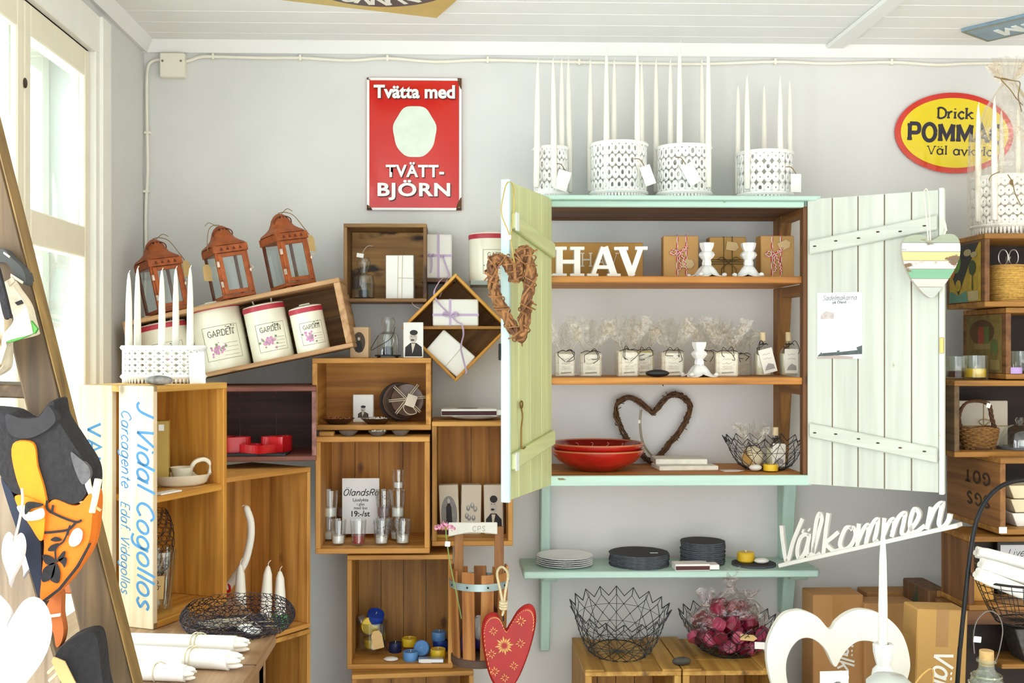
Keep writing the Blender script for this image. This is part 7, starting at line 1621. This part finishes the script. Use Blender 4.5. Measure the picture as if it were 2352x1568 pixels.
for k, (a, b, c, d, r, dy, lab) in enumerate(((2246, 1268, 2420, 1312, .0155, .02, 'topmost white paper-wrapped candle bundle in the hanging wire basket'), (2256, 1295, 2420, 1345, .0165, -.02, 'second white paper-wrapped candle bundle in the hanging wire basket'), (2246, 1318, 2420, 1388, .0165, -.035, 'lowest white paper-wrapped candle bundle sloping into the wire basket'), (2262, 1316, 2420, 1360, .016, .03, 'white paper-wrapped candle bundle behind the others in the wire basket'))):
    A_, B_ = P(a, b, Yp + dy), P(c, d, Yp + dy); o = thing('candle_bundle', lab, 'candle bundle', A_, (0, 0, 0), 'candle bundles in the hanging wire basket'); dd = B_ - A_; pt = [V((0, 0, 0)), dd * .12, dd * .5, dd]
    MB().tube(pt, lambda t: r * (.8 if t == 0 else 1), 14).build('paper_wrap', WHITEP, o)
    mb = MB(); n1_ = dd.normalized(); u = n1_.orthogonal().normalized(); w_ = n1_.cross(u)
    for e in range(4): a_ = e * pi / 2 + .4; c_ = (u * cos(a_) + w_ * sin(a_)) * r * .5; mb.tube([c_ - n1_ * .004, c_ + n1_ * .01], r * .42, 8)
    mb.build('candle_ends', WAX, o)
# cork bottle, plates, dark tray
p = put(2266, -.86, zt + .0003); o = thing('corked_bottle', 'round beaded glass bottle with a cork stopper at the bottom right', 'bottle', p); hb = P(2266, 1493, -.86).z - p.z
prof = [(.03, 0), (.046, .01), (.052, hb * .3), (.046, hb * .52), (.032, hb * .7), (.017, hb * .8), (.016, hb * .86), (.021, hb * .88), (.02, hb * .91)]
MB().lathe(prof, 40, cap=False).build('glass', film('dde6d6', .14, .06, .6, .5, 160), o); MB().cyl((0, 0, hb * .84), .015, hb * .16, 20).build('cork', mat('caa56c', .85, var=.12, scale=120), o)
mb = MB()
for k in range(7): t = .25 + .08 * k; r = (.05 - max(0, t - .4) * .06); mb.tube([(r * cos(2 * pi * i / 26) * (1.02 + .012 * (i % 2)), r * sin(2 * pi * i / 26) * (1.02 + .012 * (i % 2)), hb * t) for i in range(26)], .0022, 5, True)
mb.build('glass_beads', film('e9efe2', .2, .05, .6), o)
r0 = lambda a, b: P(a, b, -.86) - p
MB().tube(crom([r0(2238, 1500), r0(2236, 1460), r0(2244, 1425), r0(2268, 1403), r0(2292, 1412), r0(2303, 1445), r0(2296, 1490), r0(2288, 1515)], 6), .0013, 5).build('wire_handle', mat('77736c', .4, .7), o)
MB().box(r0(2243, 1467) + V((0, -.004, 0)), (.017, .002, .013), 0, 0, .1).build('price_tag', PAPER, o, .002)
for k in range(3):
    o = thing('plate', '%s white plate of the small stack at the bottom right corner' % ['bottom', 'middle', 'top'][k], 'plate', (P(2345, 1560, -.78).x, -.78, zt + .0003 + .008 * k), (0, 0, 0), 'white plates by the cork bottle'); MB().lathe([(.04, 0), (.07, .008), (.072, .0095), (.045, .003), (0, .003)], 36, cap=False).lathe([(0, 0), (.04, 0)], 36, cap=False).build('plate', PLW, o)
o = thing('angled_tray', 'dark speckled tray leaning inside the lowest right crate', 'tray', put(2350, -.40, r6.location.z + .0 + .5), (0, 0, 0)); a = P(2322, 1440, -.41); b = P(2352, 1530, -.41)
o.location = b; d = a - b; MB().hexa([V((0, -.02, 0)), V((.05, -.02, 0)), d + V((.05, -.02, 0)), d + V((0, -.02, 0))], [V((0, .06, 0)), V((.05, .06, 0)), d + V((.05, .06, 0)), d + V((0, .06, 0))]).build('tray', mat('57544f', .5, .3, var=.4, scale=90), o, .002)
b_ = P(2300, 1500, -.34)
MB().bx(b_.x - .05, b_.x + .2, -.44, -.32, b_.z - .012, b_.z).build('shelf_board', GOLD2, None, .002); tag(bpy.data.objects['shelf_board'], 'wooden shelf board inside the lowest right crate', 'board')
# wrapped candle holder on the top crate
zt1 = r1.location.z + h1 + .0003; Yw = -.27; cw0 = P(2318, 470, Yw); hw_ = P(2318, 412, Yw).z - zt1
holder('candle_holder', 'white pierced candle holder wrapped in cellophane on the topmost right crate', (cw0.x, Yw, zt1), .098, hw_, 30, 5, .5, 1, .85, False, None)
for px, pt_, dy, od in ((2247, 236, -.02, 'leftmost'), (2284, 222, -.06, 'second'), (2338, 238, -.03, 'third'), (2300, 250, .06, 'rearmost')):
    taper('taper_candle', '%s white candle inside the cellophane-wrapped holder at right' % od, P(px, 400, Yw + dy).x, Yw + dy, zt1 + hw_ * .26, P(px, pt_, Yw + dy).z, .0085, 'candles in the cellophane-wrapped holder')
o = thing('cellophane_wrap', 'clear cellophane tied with brown string round the candle holder at right', 'wrapping', (cw0.x, Yw, zt1)); rr = random.Random(5); n = 34; mb = MB(); vs, fs = [], []
zt_ = P(2312, 188, Yw).z - zt1; rows = [(.104, .001), (.106, hw_), (.1, hw_ * 1.8), (.092, zt_ * .62), (.06, zt_ * .84), (.022, zt_ * .97), (.014, zt_), (.03, zt_ * 1.04), (.05, zt_ * 1.13)]
for j, (r, z) in enumerate(rows):
    for k in range(n): a = 2 * pi * k / n; q = r * (1 + (rr.uniform(-.05, .05) if j < 6 else .3 * (1 if k % 2 else -1) * (j > 6))); vs.append((q * cos(a), q * sin(a) * .9, z + (rr.uniform(-.012, .012) if j > 1 else 0)))
for j in range(len(rows) - 1):
    for k in range(n): fs.append((j * n + k, j * n + (k + 1) % n, (j + 1) * n + (k + 1) % n, (j + 1) * n + k))
mb.add(vs, fs); mb.build('film', film('fdfaf5', .07, .1, .4, .6, 45), o)
r0 = lambda a, b, y=-.02: P(a, b, Yw - .02) - V(o.location) + V((0, y, 0))
MB().tube(crom([r0(2275, 180), r0(2300, 187), r0(2322, 190), r0(2334, 195), r0(2330, 225), r0(2338, 260)], 5), .0016, 5).tube(crom([r0(2322, 190), r0(2290, 184), r0(2312, 210), r0(2326, 230), r0(2340, 245)], 5), .0014, 5).build('string', mat('8a7248', .9), o)
MB().tube(crom([r0(2236, 425, -.085), r0(2240, 415, -.09), r0(2256, 407, -.095)], 4), .0013, 5).tube(crom([r0(2278, 412, -.085), r0(2284, 430, -.095), r0(2290, 455, -.095), r0(2302, 480, -.095)], 5), .0013, 5).ell(r0(2284, 430, -.09), (.005, .004, .008), 8, 6).build('string_bow', mat('8a7248', .9), o)
# ================================================================ ladder with hanging goods, left foreground
Yl = -1.75; LW = wood('5c482c', '78603c', '42331f', sc=1.4); LE = wood('8a6c38', 'a8874a', '68502a')
def lp(px, py, Y=Yl): return P(px, py, Y)
lad = thing('wooden_ladder', 'weathered wooden stepladder at the left edge hung with textiles', 'ladder', (lp(250, 1568).x, Yl, 0))
l0 = V(lad.location)
def rail(name, f, dep, m, edge):
    fr = [lp(*q) - l0 for q in f]; d = fr[0] - fr[3]; d2 = fr[1] - fr[2]
    # carry the rail on down to the floor
    def ext(top, bot): t = (0 - (bot + l0).z) / ((bot + l0).z - (top + l0).z); return bot + (bot - top) * t
    a, b = ext(fr[0], fr[3]), ext(fr[1], fr[2])
    b_ = V((0, dep, 0)); f2 = [a, b, fr[1], fr[0]]
    MB().hexa(f2, [q + b_ for q in f2], 0).build(name, m, lad, .003)
    return fr
rail('rail', [(-165, 0), (-92, 0), (305, 1568), (210, 1568)], .034, LW, LE)
rail('rail', [(-300, 620), (-130, 620), (145, 1568), (0, 1568)], .034, wood('8f7c62', 'a8967a', '6d5c44', sc=1.4), LE)
def down(top, bot): t = -(bot + l0).z / ((bot + l0).z - (top + l0).z); return bot + (bot - top) * t
e0 = lp(-92, 0) - l0; e1 = down(e0, lp(305, 1568) - l0); bk = V((0, .034, 0)); o3 = V((.002, 0, 0))
MB().hexa([e1, e1 + o3, e0 + o3, e0], [e1 + bk, e1 + bk + o3, e0 + bk + o3, e0 + bk]).build('worn_edge', LE, lad)
for py, x0, x1 in ((880, -80, 60), (1330, 95, 175)):
    a, b = lp(x0, py, Yl + .02) - l0, lp(x1, py + 4, Yl + .02) - l0; MB().hexa([a + V((0, 0, -.018)), b + V((0, 0, -.018)), b, a], [q + V((0, .1, 0)) for q in (a + V((0, 0, -.018)), b + V((0, 0, -.018)), b, a)]).build('step', mat('b5642c', .6, var=.15) if py > 1000 else LW, lad, .002)
# textiles: solid, padded outlines at their own distance
def cloth(name, label, cat, items, Y, thick, base, group=None, th_cloth=True):
    lo = V((P(*base, Y).x, Y, P(*base, Y).z)); o = thing(name, label, cat, lo, (0, 0, 0), group)
    for nm, pts, m, dy, t, sm in items:
        q = [P(a, b, Y) - lo for a, b in pts]
        if sm: q = crom(q, 5, True)
        out = [(v.x, v.z) for v in q]; mb = MB(); n = len(out); cx_ = sum(a for a, b in out) / n; cz_ = sum(b for a, b in out) / n
        i1 = [(cx_ + (a - cx_) * .93, cz_ + (b - cz_) * .95) for a, b in out]
        if t > .004:
            mb.add([(a, dy, b) for a, b in out] + [(a, dy - t, b) for a, b in i1] + [(a, dy + t, b) for a, b in out], [(k, (k + 1) % n, n + (k + 1) % n, n + k) for k in range(n)] + [(2 * n + k, 2 * n + (k + 1) % n, (k + 1) % n, k) for k in range(n)] + [tuple(range(n, 2 * n)), tuple(range(3 * n - 1, 2 * n - 1, -1))])
        else: mb.prism(out, dy - t, dy + t)
        mb.build(nm, m, o)
    return o
LINEN = mat('d9cdb2', .9, var=.08, scale=60, bp=.3); LINEN2 = mat('c3ab84', .9, var=.1, scale=60, bp=.3); BLKC = mat('232122', .9, var=.2, scale=120, bp=.3); ORG = mat('e8860f', .85, var=.06, scale=90); ORG2 = mat('d96f0c', .85, var=.06, scale=90); NAVY = mat('1c2436', .8, var=.2); GRC = mat('4c8f3c', .8, var=.1)
cloth('tote_bag', 'beige linen bag with black straps hanging on the ladder', 'bag', [('body', [(-40, 640), (10, 660), (30, 700), (36, 790), (28, 850), (-40, 850)], LINEN, -.02, .012, True), ('strap', [(-20, 585), (14, 588), (30, 605), (60, 720), (56, 732), (46, 725), (18, 612), (-20, 620)], BLKC, -.05, .004, True), ('pocket', [(-40, 760), (20, 770), (26, 842), (-40, 845)], LINEN2, -.034, .004, True), ('strap_tie', [(14, 760), (24, 766), (24, 776), (12, 778)], BLKC, -.04, .002, False)], Yl - .02, .02, (0, 850))
cloth('printed_cloth', 'pale patterned cloth with a green hem draped over the ladder rail', 'cloth', [('cloth', [(32, 655), (40, 690), (60, 735), (36, 770), (30, 800), (28, 840), (42, 800), (46, 785), (100, 770), (104, 760), (98, 735), (88, 700), (66, 668), (48, 645)], LINEN, -.03, .010, True), ('hem', [(44, 788), (44, 781), (70, 772), (100, 762), (98, 738), (112, 756), (106, 766), (72, 780)], GRC, -.036, .003, False), ('print', [(66, 698), (80, 692), (84, 700), (72, 704)], BLKC, -.044, .0016, False), ('print', [(50, 650), (60, 640), (66, 650), (54, 662)], mat('c0b49a', .9), -.044, .0016, False)], Yl - .02, .02, (60, 840))
cloth('dark_cloth', 'dark grey cloth tucked behind the beige bag on the ladder', 'cloth', [('cloth', [(-30, 570), (12, 572), (30, 590), (60, 620), (66, 655), (40, 640), (20, 605), (-30, 600)], mat('4a4b48', .9, var=.15), .005, .012, True), ('stripe', [(18, 580), (32, 590), (30, 594), (17, 584)], LINEN, -.012, .0012, False), ('stripe', [(34, 630), (62, 648), (60, 653), (33, 636)], LINEN, -.012, .0012, False)], Yl - .012, .02, (0, 640))
cloth('apron', 'black apron with an orange panel wrapped round the ladder rails', 'apron', [
  ('skirt', [(-40, 935), (50, 935), (90, 955), (120, 950), (156, 910), (168, 950), (200, 1000), (236, 1060), (239, 1110), (232, 1135), (205, 1150), (140, 1140), (100, 1130), (60, 1120), (20, 1060), (-10, 1010), (-40, 990)], BLKC, -.03, .022, True),
  ('waistband', [(50, 945), (90, 955), (128, 950), (150, 925), (168, 958), (140, 985), (100, 1000), (60, 990)], mat('2f2d2e', .9, var=.15, scale=120), -.05, .006, True),
  ('orange_panel', [(66, 1010), (114, 1006), (125, 1060), (140, 1110), (142, 1150), (96, 1130), (72, 1075)], ORG, -.05, .006, True),
  ('grey_patch', [(196, 1030), (212, 1040), (236, 1062), (238, 1085), (222, 1100), (206, 1070)], mat('5a5858', .9, var=.2, scale=150), -.05, .004, True)], Yl - .03, .03, (100, 1150))
mitt = cloth('oven_mitt', 'orange oven mitt printed with black fig leaves hanging from the ladder', 'oven mitt', [
  ('mitt', [(62, 1130), (90, 1128), (126, 1145), (150, 1135), (200, 1150), (236, 1120), (238, 1180), (228, 1240), (200, 1290), (160, 1340), (116, 1372), (116, 1320), (122, 1230), (100, 1200), (75, 1160)], ORG2, -.02, .014, True),
  ('light_side', [(62, 1130), (90, 1132), (124, 1150), (128, 1190), (120, 1230), (95, 1195), (72, 1160)], ORG, -.034, .004, True),
  ('navy_lining', [(22, 1085), (44, 1110), (70, 1165), (105, 1212), (118, 1245), (118, 1372), (100, 1330), (70, 1230), (44, 1160)], NAVY, -.02, .012, True),
  ('black_trim', [(118, 1374), (160, 1342), (202, 1290), (230, 1236), (226, 1236), (198, 1286), (158, 1336), (117, 1367)], BLKC, -.035, .002, False),
  ('white_print', [(68, 1152), (92, 1152), (96, 1165), (124, 1156), (126, 1178), (92, 1184), (78, 1172)], mat('e9e2cc', .9, var=.1), -.039, .0012, True),
  ('black_print', [(92, 1142), (124, 1146), (122, 1152), (100, 1158), (88, 1170), (86, 1158)], BLKC, -.0405, .0012, True),
  ('pale_fruit', [(204, 1202), (212, 1212), (208, 1232), (196, 1242), (184, 1240), (182, 1226), (192, 1206)], mat('d3c6ba', .9, var=.1), -.036, .0012, True)], Yl - .05, .02, (118, 1372))
mb = MB(); lo = V(mitt.location); YM = Yl - .05 - .037
def mp(a, b): return P(a, b, Yl - .05) - lo
def mline(pts, w): mb.ribbon([(v.x, v.z) for v in crom([mp(*q) for q in pts], 5)], w, -.036)
mline([(132, 1140), (134, 1160), (160, 1175), (196, 1188), (210, 1184)], .003); mline([(134, 1160), (142, 1166), (146, 1150)], .003); mline([(126, 1212), (150, 1210), (180, 1205), (196, 1190)], .003); mline([(184, 1195), (170, 1230), (152, 1246), (152, 1275)], .0022)
for pts in ([(176, 1212), (182, 1202), (184, 1198), (180, 1218)], [(140, 1228), (152, 1221), (166, 1228), (152, 1232)], [(134, 1252), (142, 1240), (160, 1236), (150, 1252)], [(122, 1262), (140, 1264), (152, 1276), (142, 1284), (128, 1280)], [(122, 1298), (132, 1286), (150, 1280), (146, 1310), (128, 1322), (120, 1318)], [(142, 1310), (152, 1280), (162, 1300), (158, 1324), (142, 1320)], [(152, 1278), (166, 1256), (174, 1254), (170, 1268), (160, 1276)], [(158, 1272), (176, 1268), (172, 1290), (166, 1282)]):
    mb.poly([(v.x, v.z) for v in crom([mp(*q) for q in pts], 4, True)], -.0362)
mb.build('leaf_print', BLKC, mitt)
for o in [mitt]: pass
# clothes peg / toggle pieces tied across the mitt
lo = P(215, 1130, Yl - .08); o = thing('wooden_toggle', 'pair of cream wooden pegs on a cord over the orange mitt', 'peg', lo)
def tb(a, b): return P(a, b, Yl - .08) - lo
MB().tube([tb(226, 1100), tb(218, 1140), tb(210, 1176)], .0048, 8).build('peg', mat('e6dcc2', .6), o); MB().tube([tb(198, 1084), tb(203, 1115), tb(212, 1138)], .004, 8).build('peg', mat('e6dcc2', .6), o); MB().tube(crom([tb(146, 1126), tb(180, 1150), tb(206, 1156), tb(232, 1172)], 5), .0018, 6).build('cord', mat('b39a68', .9), o)
# white hearts at the left edge
WHT = mat('f4f4f2', .5, var=.02)
def wheart(label, w_px, cx_, py0, py1, Y, t, rz=0, cord=None):
    x, z, w, h = RC(cx_ - w_px / 2, py0, cx_ + w_px / 2, py1, Y); o = thing('hanging_heart', label, 'heart', (x, Y, z), (0, rz, 0), None); out = heart2(w, h, 56); n = len(out); i1 = [(a * .82, h * .55 + (b - h * .55) * .84) for a, b in out]
    mb = MB(); mb.add([(a, 0, b) for a, b in out] + [(a, -t, b) for a, b in i1] + [(a, t, b) for a, b in i1], [(k, n + k, n + (k + 1) % n, (k + 1) % n) for k in range(n)] + [((k + 1) % n, 2 * n + (k + 1) % n, 2 * n + k, k) for k in range(n)] + [tuple(range(n, 2 * n))[::-1], tuple(range(2 * n, 3 * n))], 0, True); mb.f = [f[::-1] for f in mb.f]; mb.build('heart', WHT, o)
    if cord: MB().tube(crom([(0, -.002, h * .8)] + [P(a, b, Y) - V((x, Y, z)) for a, b in cord], 5), .0016, 6).build('cord', mat('d9cbb0', .9), o)
wheart('small white wooden heart hanging in front at the left edge of the ladder', 56, 26, 1222, 1350, Yl - .10, .007, rad(4), [(33, 1200), (38, 1150), (34, 1120)]); wheart('small white wooden heart half behind the other small heart', 48, 56, 1236, 1330, Yl - .07, .007, rad(16), [(50, 1210), (46, 1150), (42, 1120)])
wheart('large white wooden heart at the bottom left corner', 190, 2, 1364, 1660, Yl - .13, .014, rad(6))
# black pouch with brown tag, natural bow
cloth('black_pouch', 'black felt pouch with a brown paper tag at the foot of the ladder', 'pouch', [('body', [(150, 1485), (180, 1450), (215, 1432), (245, 1432), (256, 1470), (262, 1530), (272, 1600), (190, 1600), (168, 1530)], BLKC, -.03, .014, True), ('paper_tag', [(153, 1492), (156, 1482), (164, 1484), (182, 1492), (210, 1548), (190, 1562), (170, 1530)], CARD, -.052, .0012, False)], Yl - .02, .02, (210, 1600))
lo = P(140, 1545, Yl - .05); o = thing('raffia_bow', 'natural raffia bow at the foot of the ladder', 'bow', lo); mb = MB(); R.seed(12)
for k in range(9): mb.tube(crom([P(140 + R.uniform(-8, 8), 1545 + R.uniform(-8, 8), Yl - .05) - lo, P(150 + R.uniform(-25, 25), 1520 + R.uniform(-25, 30), Yl - .06) - lo, P(140 + R.uniform(-30, 30), 1550 + R.uniform(-20, 20), Yl - .05) - lo], 5), .0022, 5)
mb.build('raffia', mat('dcbf8c', .9, var=.15), o)
cloth('terracotta_ribbon', 'orange-brown twisted ribbon hanging below the oven mitt', 'ribbon', [('ribbon', [(118, 1378), (150, 1350), (152, 1400), (158, 1440), (152, 1470), (140, 1480), (134, 1450), (122, 1420)], mat('b8642a', .8, var=.12), -.01, .007, True), ('tie', [(117, 1405), (151, 1400), (151, 1406), (118, 1410)], mat('efe6d6', .8), -.019, .002, False)], Yl - .035, .02, (140, 1480))
# ================================================================ camera, daylight
cd = bpy.data.cameras.new('camera'); co_ = bpy.data.objects.new('camera', cd); COL.objects.link(co_)
cd.sensor_width = 36; cd.lens = F / 2352 * 36; cd.shift_x = (1176 - PX) / 2352; cd.shift_y = (PY - 784) / 2352
co_.location = CAM; co_.rotation_euler = (pi / 2, 0, -TH); cd.clip_start = .02
SC.camera = co_
wd = bpy.data.worlds.new('sky'); SC.world = wd; wd.use_nodes = True
nt = wd.node_tree; bg = nt.nodes['Background']; bg.inputs[0].default_value = (.86, .94, 1, 1); bg.inputs[1].default_value = WORLD_S if 'WORLD_S' in globals() else 1.3
def area(name, loc, rot, sx, sy, power, col=(1, 1, 1)):
    l = bpy.data.lights.new(name, 'AREA'); l.shape = 'RECTANGLE'; l.size = sx; l.size_y = sy; l.energy = power; l.color = col
    o = bpy.data.objects.new(name, l); COL.objects.link(o); o.location = loc; o.rotation_euler = rot; return o
area('daylight_window', (XL - .35, -.9, 1.6), (0, rad(-90), 0), 1.7, 1.2, 26, (.95, .98, 1))
area('daylight_window', (XL - .3, -2.4, 1.5), (0, rad(-90), 0), 1.5, 1.2, 17, (.95, .98, 1))
area('daylight_window', (XL - .3, -4.1, 1.5), (0, rad(-90), 0), 1.5, 1.5, 14, (.95, .98, 1))
def lamp(loc, power, r, col):
    l = bpy.data.lights.new('ceiling_lamp', 'POINT'); l.energy = power; l.shadow_soft_size = r; l.color = col
    o = bpy.data.objects.new('ceiling_lamp', l); COL.objects.link(o); o.location = loc
lamp((2.2, -1.9, 2.15), 4, .12, (1, .78, .52))
sl_ = bpy.data.lights.new('sun', 'SUN'); sl_.energy = 7.0; sl_.angle = .02; sl_.color = (1, .97, .92)  # added, unseen sun: strikes the floor behind the camera, bounce brightens the ceiling
so_ = bpy.data.objects.new('sun', sl_); COL.objects.link(so_); so_.rotation_euler = (rad(52), 0, rad(-8))
vs_ = SC.view_settings; vs_.view_transform = 'Standard'; vs_.look = 'None'; vs_.gamma = 1; vs_.exposure = .9; vs_.use_curve_mapping = False
SC.cycles.use_denoising = True
SC.cycles.transparent_max_bounces = 24
SC.cycles.max_bounces = 8
SC.cycles.sample_clamp_indirect = 6
